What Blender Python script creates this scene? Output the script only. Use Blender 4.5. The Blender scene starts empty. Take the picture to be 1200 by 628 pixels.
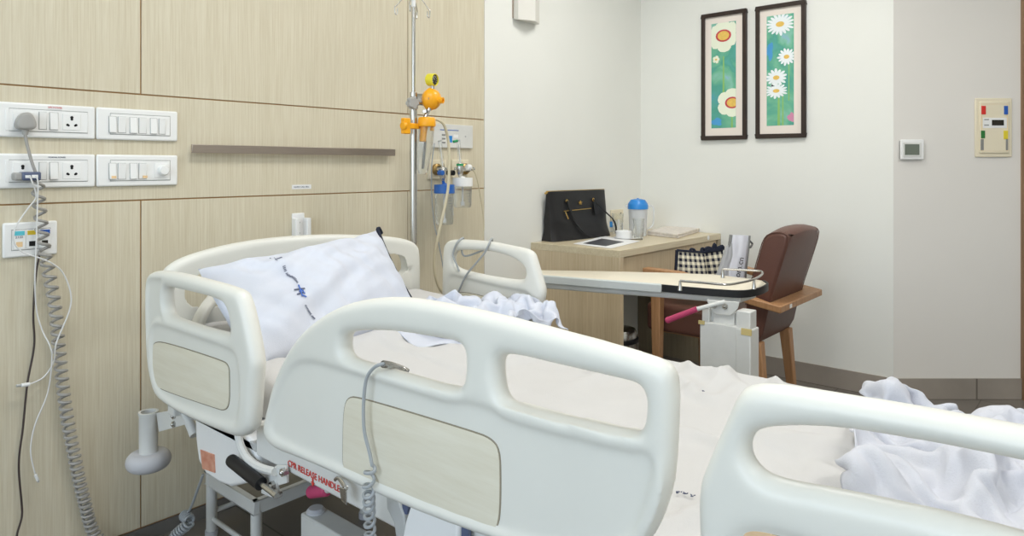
import bpy, bmesh, math, random
from mathutils import Vector, Matrix, noise
random.seed(7)
PI = math.pi
C = bpy.context.scene.collection

# ---------------------------------------------------------------- camera geometry (used to measure real positions)
F = 815.0; CH = 1.18; CY = -2.31; TH = math.radians(40.9); HY = 195.0
cs, sn = math.cos(TH), math.sin(TH)
def P(px, py, X=None, Y=None, Z=None, T=None):
    a = (px-600)/F; b = (HY-py)/F
    d = (cs+a*sn, sn-a*cs, b)
    if X is not None: t = X/d[0]
    elif Y is not None: t = (Y-CY)/d[1]
    elif Z is not None: t = (Z-CH)/d[2]
    else: t = T
    return Vector((t*d[0], CY+t*d[1], CH+t*d[2]))

# ---------------------------------------------------------------- materials
def lin(h):
    h = h.lstrip('#'); r = []
    for i in (0, 2, 4):
        c = int(h[i:i+2], 16)/255
        r.append(c/12.92 if c <= .04045 else ((c+.055)/1.055)**2.4)
    return (r[0], r[1], r[2], 1)
def newmat(name):
    m = bpy.data.materials.new(name); m.use_nodes = True
    return m, m.node_tree, m.node_tree.nodes['Principled BSDF']
def mat(name, col, rough=.5, metal=0, var=.06, vscale=6, bump=0, bscale=60, trans=0, ior=1.45, spec=.5, coord='Object', stretch=(1,1,1), alpha=1, sss=0, col2=None, thresh=(.3,.7), sheen=0):
    m, nt, b = newmat(name); N = nt.nodes; L = nt.links
    c = lin(col)
    b.inputs['Roughness'].default_value = rough; b.inputs['Metallic'].default_value = metal
    b.inputs['IOR'].default_value = ior; b.inputs['Transmission Weight'].default_value = trans
    b.inputs['Specular IOR Level'].default_value = spec; b.inputs['Alpha'].default_value = alpha
    if sheen: b.inputs['Sheen Weight'].default_value = sheen
    tc = N.new('ShaderNodeTexCoord'); mp = N.new('ShaderNodeMapping'); mp.inputs['Scale'].default_value = stretch
    L.new(tc.outputs[coord], mp.inputs['Vector'])
    nz = N.new('ShaderNodeTexNoise'); nz.inputs['Scale'].default_value = vscale; nz.inputs['Detail'].default_value = 5
    L.new(mp.outputs[0], nz.inputs['Vector'])
    rp = N.new('ShaderNodeValToRGB'); rp.color_ramp.elements[0].position = thresh[0]; rp.color_ramp.elements[1].position = thresh[1]
    if col2: c0, c1 = lin(col2), c
    else: c0 = tuple(x*(1-var) for x in c[:3])+(1,); c1 = tuple(min(1, x*(1+var*.6)) for x in c[:3])+(1,)
    rp.color_ramp.elements[0].color = c0; rp.color_ramp.elements[1].color = c1
    L.new(nz.outputs['Fac'], rp.inputs[0]); L.new(rp.outputs[0], b.inputs['Base Color'])
    if bump:
        n2 = N.new('ShaderNodeTexNoise'); n2.inputs['Scale'].default_value = bscale; n2.inputs['Detail'].default_value = 4
        L.new(mp.outputs[0], n2.inputs['Vector'])
        bp = N.new('ShaderNodeBump'); bp.inputs['Strength'].default_value = bump; bp.inputs['Distance'].default_value = .003
        L.new(n2.outputs['Fac'], bp.inputs['Height']); L.new(bp.outputs[0], b.inputs['Normal'])
    return m
def wood(name, base, dark, sc=(90, 90, 2.2), rough=.5, amt=.5):
    m, nt, b = newmat(name); N = nt.nodes; L = nt.links
    tc = N.new('ShaderNodeTexCoord'); mp = N.new('ShaderNodeMapping'); mp.inputs['Scale'].default_value = sc
    L.new(tc.outputs['Object'], mp.inputs[0])
    n1 = N.new('ShaderNodeTexNoise'); n1.inputs['Scale'].default_value = 1; n1.inputs['Detail'].default_value = 8; n1.inputs['Roughness'].default_value = .65
    L.new(mp.outputs[0], n1.inputs[0])
    m2 = N.new('ShaderNodeMapping'); m2.inputs['Scale'].default_value = tuple(s*.09+.2 for s in sc); L.new(tc.outputs['Object'], m2.inputs[0])
    n2 = N.new('ShaderNodeTexNoise'); n2.inputs['Scale'].default_value = 1; n2.inputs['Detail'].default_value = 3; L.new(m2.outputs[0], n2.inputs[0])
    r1 = N.new('ShaderNodeValToRGB'); r1.color_ramp.elements[0].position = .3; r1.color_ramp.elements[1].position = .62
    r1.color_ramp.elements[0].color = lin(dark); r1.color_ramp.elements[1].color = lin(base); L.new(n1.outputs['Fac'], r1.inputs[0])
    r2 = N.new('ShaderNodeValToRGB'); r2.color_ramp.elements[0].position = .3; r2.color_ramp.elements[1].position = .7
    r2.color_ramp.elements[0].color = (.86,.84,.80,1); r2.color_ramp.elements[1].color = (1,1,1,1); L.new(n2.outputs['Fac'], r2.inputs[0])
    mx = N.new('ShaderNodeMix'); mx.data_type = 'RGBA'; mx.blend_type = 'MULTIPLY'; mx.inputs[0].default_value = amt
    L.new(r1.outputs[0], mx.inputs[6]); L.new(r2.outputs[0], mx.inputs[7]); L.new(mx.outputs[2], b.inputs['Base Color'])
    b.inputs['Roughness'].default_value = rough
    bp = N.new('ShaderNodeBump'); bp.inputs['Strength'].default_value = .12; bp.inputs['Distance'].default_value = .001
    L.new(n1.outputs['Fac'], bp.inputs['Height']); L.new(bp.outputs[0], b.inputs['Normal'])
    return m
def tiles(name, base, grout, sx, sy, plane='XY', rough=.35, mort=.004):
    m, nt, b = newmat(name); N = nt.nodes; L = nt.links
    tc = N.new('ShaderNodeTexCoord'); mp = N.new('ShaderNodeMapping')
    if plane == 'XZ': mp.inputs['Rotation'].default_value = (PI/2, 0, 0)
    if plane == 'YZ': mp.inputs['Rotation'].default_value = (PI/2, 0, PI/2)
    L.new(tc.outputs['Object'], mp.inputs[0])
    br = N.new('ShaderNodeTexBrick'); br.offset = 0; br.inputs['Scale'].default_value = 1
    br.inputs['Brick Width'].default_value = sx; br.inputs['Row Height'].default_value = sy; br.inputs['Mortar Size'].default_value = mort
    br.inputs['Color1'].default_value = lin(base); br.inputs['Color2'].default_value = tuple(x*.93 for x in lin(base)[:3])+(1,); br.inputs['Mortar'].default_value = lin(grout)
    L.new(mp.outputs[0], br.inputs[0])
    nz = N.new('ShaderNodeTexNoise'); nz.inputs['Scale'].default_value = 3; nz.inputs['Detail'].default_value = 6; L.new(tc.outputs['Object'], nz.inputs[0])
    mx = N.new('ShaderNodeMix'); mx.data_type = 'RGBA'; mx.blend_type = 'OVERLAY'; mx.inputs[0].default_value = .3
    L.new(br.outputs['Color'], mx.inputs[6]); L.new(nz.outputs['Fac'], mx.inputs[7]); L.new(mx.outputs[2], b.inputs['Base Color'])
    b.inputs['Roughness'].default_value = rough
    return m
def gingham(name, a, bcol, n):
    m, nt, b = newmat(name); N = nt.nodes; L = nt.links
    tc = N.new('ShaderNodeTexCoord'); sp = N.new('ShaderNodeSeparateXYZ'); L.new(tc.outputs['UV'], sp.inputs[0])
    outs = []
    for i in (0, 1):
        m1 = N.new('ShaderNodeMath'); m1.operation = 'MULTIPLY'; m1.inputs[1].default_value = n; L.new(sp.outputs[i], m1.inputs[0])
        m2 = N.new('ShaderNodeMath'); m2.operation = 'FRACT'; L.new(m1.outputs[0], m2.inputs[0])
        m3 = N.new('ShaderNodeMath'); m3.operation = 'GREATER_THAN'; m3.inputs[1].default_value = .5; L.new(m2.outputs[0], m3.inputs[0])
        outs.append(m3)
    ad = N.new('ShaderNodeMath'); ad.operation = 'ADD'; L.new(outs[0].outputs[0], ad.inputs[0]); L.new(outs[1].outputs[0], ad.inputs[1])
    hf = N.new('ShaderNodeMath'); hf.operation = 'MULTIPLY'; hf.inputs[1].default_value = .5; L.new(ad.outputs[0], hf.inputs[0])
    mx = N.new('ShaderNodeMix'); mx.data_type = 'RGBA'; L.new(hf.outputs[0], mx.inputs[0])
    mx.inputs[6].default_value = lin(a); mx.inputs[7].default_value = lin(bcol); L.new(mx.outputs[2], b.inputs['Base Color'])
    b.inputs['Roughness'].default_value = .85
    return m
def emit(name, col, s):
    m, nt, b = newmat(name); b.inputs['Base Color'].default_value = lin(col)
    b.inputs['Emission Color'].default_value = lin(col); b.inputs['Emission Strength'].default_value = s
    return m

M = {}
M['panel'] = wood('oak_veneer', '#e0d8c2', '#cfc3a8', (230, 230, 4.5), .42, .4)
M['groove'] = mat('groove_brown', '#b48c5e', .8)
M['edge'] = mat('panel_edge', '#cbb48a', .6)
M['wall'] = mat('white_wall_paint', '#ecece6', .7, var=.02, vscale=2, bump=.05, bscale=200)
M['ceil'] = mat('ceiling_white', '#f2f2ee', .8, var=.01)
M['wallr'] = mat('white_wall_paint_shaded', '#e6e2dc', .7, var=.02, vscale=2, bump=.05, bscale=200)  # wall paint copy with the angled wall's dimmer, warmer light put into its colour
M['floor'] = tiles('grey_floor_tiles', '#77716a', '#4d4843', .6, .6, 'XY', .3, .003)
M['skirt'] = tiles('skirting_tiles', '#a39a90', '#6f675f', .6, 2, 'XZ', .4, .003)
M['skirty'] = tiles('skirting_tiles_long', '#a39a90', '#6f675f', .6, 2, 'YZ', .4, .003)
M['skirtd'] = mat('grey_skirting', '#77736e', .5)
M['brown'] = wood('door_frame_wood', '#9a7a5c', '#7d5f44', (60, 60, 2), .5)
M['plastic'] = mat('ivory_moulded_plastic', '#e3e2da', .36, var=.03, vscale=4, spec=.5)
M['whitepl'] = mat('white_plastic', '#efefee', .3, var=.01)
M['whitepl2'] = mat('white_switch_plastic', '#f4f4f2', .25, var=.01)
M['groovel'] = mat('outline_and_trim_grey', '#8d8d8a', .7)  # plain grey for outlines, buttons, slots, marks and bag trim
M['inset'] = wood('pale_birch_laminate', '#e8e3d2', '#dfd8c4', (5, 5, 60), .45, .5)
M['inset2'] = wood('warm_beech_laminate', '#e6c8a4', '#dbb88e', (5, 5, 60), .45, .5)
M['insetline'] = mat('panel_seam', '#8f8674', .7)
M['metal'] = mat('white_painted_steel', '#dcdcd8', .4, var=.06, vscale=12, bump=.05)
M['metald'] = mat('grey_painted_steel', '#b9bab8', .45, var=.06, vscale=12)
M['chrome'] = mat('brushed_steel', '#c8c6c2', .25, 1, var=.08, vscale=30)
M['steel'] = mat('satin_nickel_rail', '#b8aca2', .35, 1, var=.05, vscale=20, stretch=(1,1,20))
M['black'] = mat('black_plastic', '#17171a', .4)
M['rubber'] = mat('grey_rubber', '#c6c6ca', .55)
M['greypl'] = mat('grey_plug_plastic', '#a9a7a3', .45)
M['coil'] = mat('grey_coiled_flex', '#a5a29d', .45)
M['whcable'] = mat('white_cable', '#e3e2e0', .4)
M['blcable'] = mat('dark_cable', '#4a3f3b', .5)
M['pink'] = mat('pink_rubber_grip', '#c2476f', .5)
M['linen'] = mat('white_cotton', '#d5d9e4', .9, var=.015, vscale=30, bump=.25, bscale=400, spec=.2)
M['linen2'] = mat('white_sheet', '#d1d0cf', .9, var=.02, vscale=10, bump=.25, bscale=400, spec=.2)
M['linen3'] = mat('white_blanket', '#d2d4dc', .9, var=.02, vscale=10, bump=.3, bscale=300, spec=.2)
M['mattside'] = mat('grey_mattress_vinyl', '#c3c3cb', .6)
M['navy'] = mat('navy_fabric', '#1d2233', .8, bump=.2, bscale=300)
M['ink'] = mat('printed_dark_ink', '#5a6078', .9)
M['inkblue'] = mat('printed_blue_ink', '#4a6fc0', .9)
M['inkred'] = mat('printed_red_ink', '#d8433a', .6)
M['orange'] = mat('orange_plastic', '#f8ad1e', .35, var=.03)
M['yellow'] = mat('yellow_plastic', '#e9dc3c', .35, var=.03)
M['blue'] = mat('bright_blue_plastic', '#2f8ad8', .35, var=.03)
M['blued'] = mat('royal_blue_plastic', '#2b66b8', .35, var=.03)
M['green'] = mat('green_plastic', '#2f9a63', .4)
M['clear'] = mat('clear_plastic', '#f2f5f5', .08, trans=.95, ior=1.25, var=.005, alpha=.55)
M['glass'] = mat('drinking_glass', '#f6f8f6', .03, trans=1, ior=1.3, var=.005, alpha=.6)
M['frost'] = mat('frosted_jug_plastic', '#eef0f3', .3, trans=.35, ior=1.1, var=.01, alpha=.62)
M['tube'] = mat('cloudy_rubber_tube', '#d8cdb0', .35, var=.03, alpha=.95)
M['greytube'] = mat('grey_tubing', '#a6aaad', .4)
M['brass'] = mat('aged_brass', '#a78c5c', .35, .9)
M['gold'] = mat('gold_hardware', '#d9b56d', .3, 1)
M['desk'] = wood('desk_laminate', '#d8c6a8', '#c7b28f', (110, 110, 4), .45, .6)
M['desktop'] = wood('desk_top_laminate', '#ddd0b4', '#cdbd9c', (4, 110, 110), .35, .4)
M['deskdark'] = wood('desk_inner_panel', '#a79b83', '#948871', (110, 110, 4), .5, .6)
M['leather'] = mat('brown_leatherette', '#66443a', .42, var=.12, vscale=5, bump=.25, bscale=120)
M['bagleather'] = mat('black_pebbled_leather', '#1b1a1c', .42, var=.2, vscale=40, bump=.3, bscale=250)
M['beech'] = wood('beech_wood', '#c0936a', '#a87a52', (60, 60, 6), .45, .6)
M['gingham'] = gingham('navy_cream_gingham', '#e8e0c8', '#181a30', 1.0)
M['tabletop'] = mat('cream_laminate', '#e9e0cb', .3, var=.02, vscale=3)
M['tableedge'] = mat('grey_edge_strip', '#ccd0ce', .4)
M['paper'] = mat('white_paper', '#eeeeee', .7)
M['greybag'] = mat('silver_grey_bag', '#b5b6b8', .5, var=.05)
M['whitebag'] = mat('white_woven_bag', '#e2e3ea', .5, var=.03, bump=.2, bscale=80)
M['frame'] = mat('dark_wood_frame', '#33261f', .4, var=.2, vscale=10)
M['mount'] = mat('cream_picture_mount', '#ece2d8', .8, var=.01)
M['teal'] = mat('painted_teal_wash', '#58b09c', .7, col2='#3f8f86', vscale=7, thresh=(.35,.65))
M['petal'] = mat('painted_white_petal', '#edf2dc', .7, var=.05)
M['petalw'] = mat('painted_bluewhite_petal', '#eef4f6', .7, var=.05)
M['paintyel'] = mat('painted_yellow', '#e9c262', .7, var=.1, vscale=60)
M['paintred'] = mat('painted_crimson', '#c94a50', .7, var=.1)
M['paintgrn'] = mat('painted_green_stem', '#8fbf6d', .7, var=.1)
M['paintblue'] = mat('painted_blue_patch', '#4e9bd0', .7, var=.1)
M['paintlil'] = mat('painted_lilac_patch', '#a9b8df', .7, var=.1)
M['paintpink'] = mat('painted_pink_patch', '#d48fae', .7, var=.1)
M['cream'] = mat('cream_panel_plastic', '#e9dfc6', .45, var=.02)
M['lcd'] = mat('lcd_grey_green', '#6f776c', .25)
M['lcddark'] = mat('dark_display', '#28251f', .25)
M['red'] = mat('red_plastic', '#d8342f', .4)
M['bluebtn'] = mat('blue_button', '#2a5fb8', .4)
M['grnbtn'] = mat('green_button', '#2f7a3a', .4)
M['yelbtn'] = mat('yellow_button', '#e3cf3a', .4)
M['cyanlab'] = mat('cyan_label', '#5fc6d6', .6)
M['yellab'] = mat('yellow_label', '#e6c93b', .6)
M['beigelab'] = mat('beige_socket', '#f0cf9f', .6)
M['pearl'] = mat('pearly_lamp_plastic', '#e3e0d8', .4, var=.01)
M['news'] = mat('newsprint', '#e4dcd3', .85, var=.14, vscale=40)
M['newsred'] = mat('newsprint_photo_edge', '#8a2f26', .8, col2='#d8b040', vscale=45)
M['photo'] = mat('printed_photo_grey', '#4a4b50', .5, var=.4, vscale=30)
M['rockgap'] = mat('gap_shade_grey', '#b4b4b2', .6)  # shade of the gaps round the switches, as a colour
M['tape'] = mat('yellowed_tape', '#d8c384', .6)
def watercolour(name):
    m, nt, b = newmat(name); N = nt.nodes; L = nt.links
    tc = N.new('ShaderNodeTexCoord'); nz = N.new('ShaderNodeTexNoise'); nz.inputs['Scale'].default_value = 7; nz.inputs['Detail'].default_value = 3; nz.inputs['Distortion'].default_value = .6
    L.new(tc.outputs['Object'], nz.inputs[0]); rp = N.new('ShaderNodeValToRGB'); L.new(nz.outputs['Fac'], rp.inputs[0]); e = rp.color_ramp.elements
    e[0].position = .25; e[0].color = lin('#4c9bc4'); e[1].position = .78; e[1].color = lin('#b7b9de')
    for p_, c_ in ((.36,'#58a79c'),(.46,'#4fa18f'),(.56,'#6fb795'),(.64,'#86c0ae'),(.70,'#8fb3d6')): k = e.new(p_); k.color = lin(c_)
    L.new(rp.outputs[0], b.inputs['Base Color']); b.inputs['Roughness'].default_value = .6; return m
M['teal'] = watercolour('painted_teal_wash')
M['lampglow'] = emit('lamp_glow', '#ffffff', 1.5)
M['sticker'] = mat('salmon_warning_sticker', '#dca58c', .6, col2='#c97f66', vscale=40)
M['bluegrey'] = mat('blue_grey_charger', '#56607c', .3)
M['mat'] = mat('worn_rubber_mat', '#837d70', .8, var=.2, vscale=14)

# ---------------------------------------------------------------- mesh builder
def catmull(pts, n=8, closed=False):
    pts = [Vector(p) for p in pts]
    if len(pts) < 3: return pts
    out = []; N = len(pts); rng = N if closed else N-1
    for i in range(rng):
        g = lambda k: pts[k % N] if closed else pts[max(0, min(N-1, k))]
        p0, p1, p2, p3 = g(i-1), g(i), g(i+1), g(i+2)
        for k in range(n):
            t = k/n; t2 = t*t; t3 = t2*t
            out.append(.5*((2*p1)+(-p0+p2)*t+(2*p0-5*p1+4*p2-p3)*t2+(-p0+3*p1-3*p2+p3)*t3))
    if not closed: out.append(pts[-1])
    return out
class MB:
    def __init__(s): s.v = []; s.f = []; s.m = []; s.uv = {}
    def add(s, vs, fs, mi=0, uvs=None):
        o = len(s.v); s.v += [Vector(v) for v in vs]
        for f in fs: s.f.append([o+i for i in f]); s.m.append(mi)
        if uvs:
            for i, u in enumerate(uvs): s.uv[o+i] = u
        return s
    def box(s, lo, hi, mi=0, R=None):
        x0,y0,z0 = lo; x1,y1,z1 = hi
        v = [Vector(p) for p in ((x0,y0,z0),(x1,y0,z0),(x1,y1,z0),(x0,y1,z0),(x0,y0,z1),(x1,y0,z1),(x1,y1,z1),(x0,y1,z1))]
        if R: v = [R @ p for p in v]
        return s.add(v, [(3,2,1,0),(4,5,6,7),(0,1,5,4),(1,2,6,5),(2,3,7,6),(3,0,4,7)], mi)
    def tube(s, pts, r, seg=10, mi=0, smooth=0, closed=False, cap=True):
        pts = catmull(pts, smooth, closed) if smooth else [Vector(p) for p in pts]
        n = len(pts); rs = r if isinstance(r, (list, tuple)) else None
        vs = []; up = None
        for i, p in enumerate(pts):
            a = pts[(i-1) % n] if (closed or i > 0) else pts[i]; b = pts[(i+1) % n] if (closed or i < n-1) else pts[i]
            d = (b-a); d = d.normalized() if d.length > 1e-9 else Vector((0,0,1))
            if up is None:
                up = Vector((0,0,1)) if abs(d.z) < .9 else Vector((1,0,0))
            x = (up - d*up.dot(d)); x = x.normalized() if x.length > 1e-6 else d.orthogonal().normalized()
            up = x; y = d.cross(x)
            rr = (rs[0]+(rs[-1]-rs[0])*i/(n-1)) if rs else r
            for k in range(seg):
                q = 2*PI*k/seg; vs.append(p + x*math.cos(q)*rr + y*math.sin(q)*rr)
        fs = []
        for i in range(n if closed else n-1):
            for k in range(seg):
                a = i*seg+k; b = i*seg+(k+1) % seg; j = ((i+1) % n)*seg
                fs.append((a, b, j+(k+1) % seg, j+k))
        if cap and not closed:
            fs.append(tuple(reversed(range(seg)))); fs.append(tuple((n-1)*seg+k for k in range(seg)))
        return s.add(vs, fs, mi)
    def cyl(s, a, b, r0, r1=None, seg=20, mi=0): return s.tube([a, b], [r0, r0 if r1 is None else r1], seg, mi)
    def lathe(s, prof, org, axis=(0,0,1), seg=32, mi=0):
        ax = Vector(axis).normalized(); x = ax.orthogonal().normalized(); y = ax.cross(x); o = Vector(org)
        vs = []; n = len(prof)
        for r, h in prof:
            for k in range(seg):
                q = 2*PI*k/seg; vs.append(o+ax*h+(x*math.cos(q)+y*math.sin(q))*max(r, 1e-5))
        fs = [(i*seg+k, i*seg+(k+1) % seg, (i+1)*seg+(k+1) % seg, (i+1)*seg+k) for i in range(n-1) for k in range(seg)]
        return s.add(vs, fs, mi)
    def prism(s, poly, ex, mi=0):          # poly: 3-D loop, ex: extrusion vector
        n = len(poly); ex = Vector(ex); vs = [Vector(p) for p in poly]+[Vector(p)+ex for p in poly]
        fs = [tuple(range(n)), tuple(reversed(range(n, 2*n)))]+[(i, (i+1) % n, n+(i+1) % n, n+i)[::-1] for i in range(n)]
        return s.add(vs, fs, mi)
    def sheet(s, fn, nu, nv, mi=0, closed_u=False):
        vs = []; uv = []
        for j in range(nv+1):
            for i in range(nu+1):
                u, v = i/nu, j/nv; vs.append(fn(u, v)); uv.append((u, v))
        w = nu+1
        return s.add(vs, [(j*w+i, j*w+i+1, (j+1)*w+i+1, (j+1)*w+i) for j in range(nv) for i in range(nu)], mi, uv)
    def ball(s, c, r, seg=16, mi=0, sc=(1,1,1)):
        prof = [(math.sin(PI*i/(seg//2)), -math.cos(PI*i/(seg//2))) for i in range(seg//2+1)]
        o = len(s.v); s.lathe(prof, (0,0,0), seg=seg, mi=mi)
        c = Vector(c)
        for i in range(o, len(s.v)): s.v[i] = c+Vector((s.v[i].x*r*sc[0], s.v[i].y*r*sc[1], s.v[i].z*r*sc[2]))
        return s
    def build(s, name, mats, parent=None, bevel=0, smooth=True, angle=40, sub=0, weld=True, solid=0, bseg=2):
        me = bpy.data.meshes.new(name)
        me.from_pydata([tuple(v) for v in s.v], [], s.f)
        for m_ in (mats if isinstance(mats, (list, tuple)) else [mats]): me.materials.append(M[m_])
        for p, mi in zip(me.polygons, s.m): p.material_index = mi
        if s.uv:
            ul = me.uv_layers.new(name='UVMap')
            for lp in me.loops: ul.data[lp.index].uv = s.uv.get(lp.vertex_index, (0, 0))
        bm = bmesh.new(); bm.from_mesh(me)
        if weld: bmesh.ops.remove_doubles(bm, verts=bm.verts, dist=2e-5)
        bmesh.ops.recalc_face_normals(bm, faces=bm.faces); bm.to_mesh(me); bm.free()
        if smooth:
            me.shade_smooth(); me.set_sharp_from_angle(angle=math.radians(angle))
        o = bpy.data.objects.new(name, me); C.objects.link(o)
        if solid:
            md = o.modifiers.new('solid', 'SOLIDIFY'); md.thickness = solid; md.offset = 0
        if bevel:
            md = o.modifiers.new('bevel', 'BEVEL'); md.width = bevel; md.segments = bseg; md.limit_method = 'ANGLE'; md.angle_limit = math.radians(35)
            md.harden_normals = False
        if sub:
            md = o.modifiers.new('sub', 'SUBSURF'); md.levels = sub; md.render_levels = sub
        attach(o, parent)
        return o
def attach(o, parent):
    if parent is not None:
        o.parent = parent
        if parent.type == 'EMPTY': o.matrix_parent_inverse = Matrix.Translation(parent.location).inverted()
def chaikin(poly, it=2):
    for _ in range(it):
        q = []
        for i in range(len(poly)):
            a = Vector(poly[i]); b = Vector(poly[(i+1) % len(poly)])
            q += [a*.75+b*.25, a*.25+b*.75]
        poly = q
    return poly
def rrect(x0, y0, x1, y1, r, n=5):
    out = []
    for cx, cy, a0 in ((x1-r, y0+r, -90), (x1-r, y1-r, 0), (x0+r, y1-r, 90), (x0+r, y0+r, 180)):
        for k in range(n+1):
            a = math.radians(a0+90*k/n); out.append((cx+r*math.cos(a), cy+r*math.sin(a)))
    return out
def slab_mesh(polys, half, bev, mtx, off=True):      # polys: first outline then holes (2-D); returns mesh transformed by mtx
    cu = bpy.data.curves.new('tmp', 'CURVE'); cu.dimensions = '2D'; cu.fill_mode = 'BOTH'
    cu.extrude = max(half-bev, 0); cu.bevel_depth = bev; cu.bevel_resolution = 4; cu.offset = -bev if off else 0
    for pl in polys:
        sp = cu.splines.new('POLY'); sp.points.add(len(pl)-1); sp.use_cyclic_u = True
        for i, p in enumerate(pl): sp.points[i].co = (p[0], p[1], 0, 1)
    ob = bpy.data.objects.new('tmp', cu); C.objects.link(ob)
    dg = bpy.context.evaluated_depsgraph_get()
    me = bpy.data.meshes.new_from_object(ob.evaluated_get(dg)); bpy.data.objects.remove(ob); bpy.data.curves.remove(cu)
    me.transform(mtx); return me
YZ = lambda X: Matrix(((0,0,1,X),(1,0,0,0),(0,1,0,0),(0,0,0,1)))    # local (x,y,z) -> world (z+X, x, y)
XZ = lambda Y: Matrix(((1,0,0,0),(0,0,-1,Y),(0,1,0,0),(0,0,0,1)))   # local (x,y,z) -> world (x, Y-z, y)
XY = lambda Z: Matrix(((1,0,0,0),(0,1,0,0),(0,0,1,Z),(0,0,0,1)))
def from_meshes(name, meshes, mats, parent=None, voxel=0, smooth_it=0, angle=35):
    bm = bmesh.new()
    for i, me in enumerate(meshes):
        n0 = len(bm.faces); bm.from_mesh(me); bm.faces.ensure_lookup_table()
        for f in bm.faces[n0:]: f.material_index = i if (not voxel and len(mats) > 1) else 0
        bpy.data.meshes.remove(me)
    bmesh.ops.remove_doubles(bm, verts=bm.verts, dist=1e-5)
    bmesh.ops.recalc_face_normals(bm, faces=bm.faces)
    me = bpy.data.meshes.new(name); bm.to_mesh(me); bm.free()
    o = bpy.data.objects.new(name, me); C.objects.link(o)
    if voxel:
        md = o.modifiers.new('r', 'REMESH'); md.mode = 'VOXEL'; md.voxel_size = voxel; md.use_smooth_shade = True
        if smooth_it:
            m2 = o.modifiers.new('s', 'SMOOTH'); m2.factor = .5; m2.iterations = smooth_it
        dg = bpy.context.evaluated_depsgraph_get(); me2 = bpy.data.meshes.new_from_object(o.evaluated_get(dg))
        o.modifiers.clear(); o.data = me2; me2.name = name
    for m_ in mats: o.data.materials.append(M[m_])
    o.data.shade_smooth()
    if not voxel: o.data.set_sharp_from_angle(angle=math.radians(angle))
    attach(o, parent); return o
def text_mesh(s, size, mtx, ext=.0004):
    cu = bpy.data.curves.new('t', 'FONT'); cu.body = s; cu.size = size; cu.extrude = ext; cu.align_x = 'CENTER'; cu.align_y = 'CENTER'; cu.resolution_u = 2
    ob = bpy.data.objects.new('t', cu); C.objects.link(ob); dg = bpy.context.evaluated_depsgraph_get()
    me = bpy.data.meshes.new_from_object(ob.evaluated_get(dg)); bpy.data.objects.remove(ob); bpy.data.curves.remove(cu)
    me.transform(mtx); return me
def text_obj(name, s, size, mtx, m_, parent): return from_meshes(name, [text_mesh(s, size, mtx)], [m_], parent)
def basis(o, x, y):
    x = Vector(x).normalized(); y = Vector(y); y = (y-x*y.dot(x)).normalized(); z = x.cross(y); o = Vector(o)
    return Matrix(((x.x,y.x,z.x,o.x),(x.y,y.y,z.y,o.y),(x.z,y.z,z.z,o.z),(0,0,0,1)))
def tag(o, label, cat, group=None):
    o['label'] = label; o['category'] = cat
    if group: o['group'] = group
    return o
def thing(name, label, cat, loc, group=None):
    o = bpy.data.objects.new(name, None); o.empty_display_size = .1; C.objects.link(o); o.location = loc
    return tag(o, label, cat, group)
def struct(o): o['kind'] = 'structure'; return o

# ---------------------------------------------------------------- room
WX = 3.933; EX = 2.463; CZ = 2.75
XL = -1.9; YF = -4.6
c1 = Vector((WX, -1.463)); c2 = c1+Vector((sn, -cs))*.645; c3 = c2+Vector((sn, -cs))*.1
mb = MB(); mb.add([(XL,YF,0),(6,YF,0),(6,.1,0),(XL,.1,0)], [(0,1,2,3)]); mb.add([(XL,YF,-.1),(6,YF,-.1),(6,.1,-.1),(XL,.1,-.1)], [(3,2,1,0)]); struct(mb.build('floor', 'floor'))
mb = MB(); mb.box((XL, YF, CZ), (6, .1, CZ+.1)); struct(mb.build('ceiling', 'ceil'))
mb = MB(); mb.box((EX, 0, 0), (WX+.1, .12, CZ)); mb.box((XL-.1, .0055, 0), (EX, .12, CZ), 1); wl = struct(mb.build('wall_left', ['wall', 'groove']))
def panel(x0, x1, z0, z1):
    g = .0022; m_ = MB(); m_.box((x0+g, 0, z0+g), (x1-g, .0052, z1-g)); m_.build('oak_panel', 'panel', wl, bevel=.0008)
G1, G2 = .8875, 1.979
for a, b in ((XL, -.22), (-.22, G1), (G1, G2), (G2, EX)):
    panel(a, b, .045, 1.074); panel(a, b, 1.406, CZ)
panel(XL, EX, 1.074, 1.406)
mb = MB(); mb.box((XL, -.004, 0), (EX, .005, .042)); struct(mb.build('baseboard_left', 'skirtd'))
mb = MB(); mb.box((EX, -.008, 0), (WX, 0, .106)); struct(mb.build('baseboard_left_corner', 'skirt'))
mb = MB(); mb.box((WX, c1.y, 0), (WX+.12, .12, CZ)); struct(mb.build('wall_back', 'wall'))
mb = MB(); mb.box((WX-.008, c1.y-.004, 0), (WX, -.008, .106)); struct(mb.build('baseboard_back', 'skirty'))
def wallseg(name, a, b, z0, z1, th, m_):
    a = Vector((a[0], a[1])); b = Vector((b[0], b[1])); d = (b-a).normalized(); n = Vector((-d.y, d.x))*th
    mb = MB(); mb.prism([(a.x,a.y,z0),(b.x,b.y,z0),(b.x+n.x,b.y+n.y,z0),(a.x+n.x,a.y+n.y,z0)], (0,0,z1-z0)); return struct(mb.build(name, m_))
wallseg('wall_right', c1, c2, 0, CZ, .12, 'wallr')
dd = Vector((sn, -cs)); nn = Vector((-cs, -sn))
bb = wallseg('baseboard_right', c1+nn*.008, c2+nn*.008, 0, .106, .008, 'skirt')
wallseg('trim_1', c2+nn*.02, c3+nn*.02, 0, 2.15, .15, 'brown')
wallseg('wall_right_upper', c2, c2+dd*1.05, 2.15, CZ, .12, 'wallr')
dr = struct(thing('door_1', 'brown wooden door at the far right edge', 'door', (c3.x, c3.y, 0))); 
for k in ('label', 'category'): del dr[k]
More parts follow.
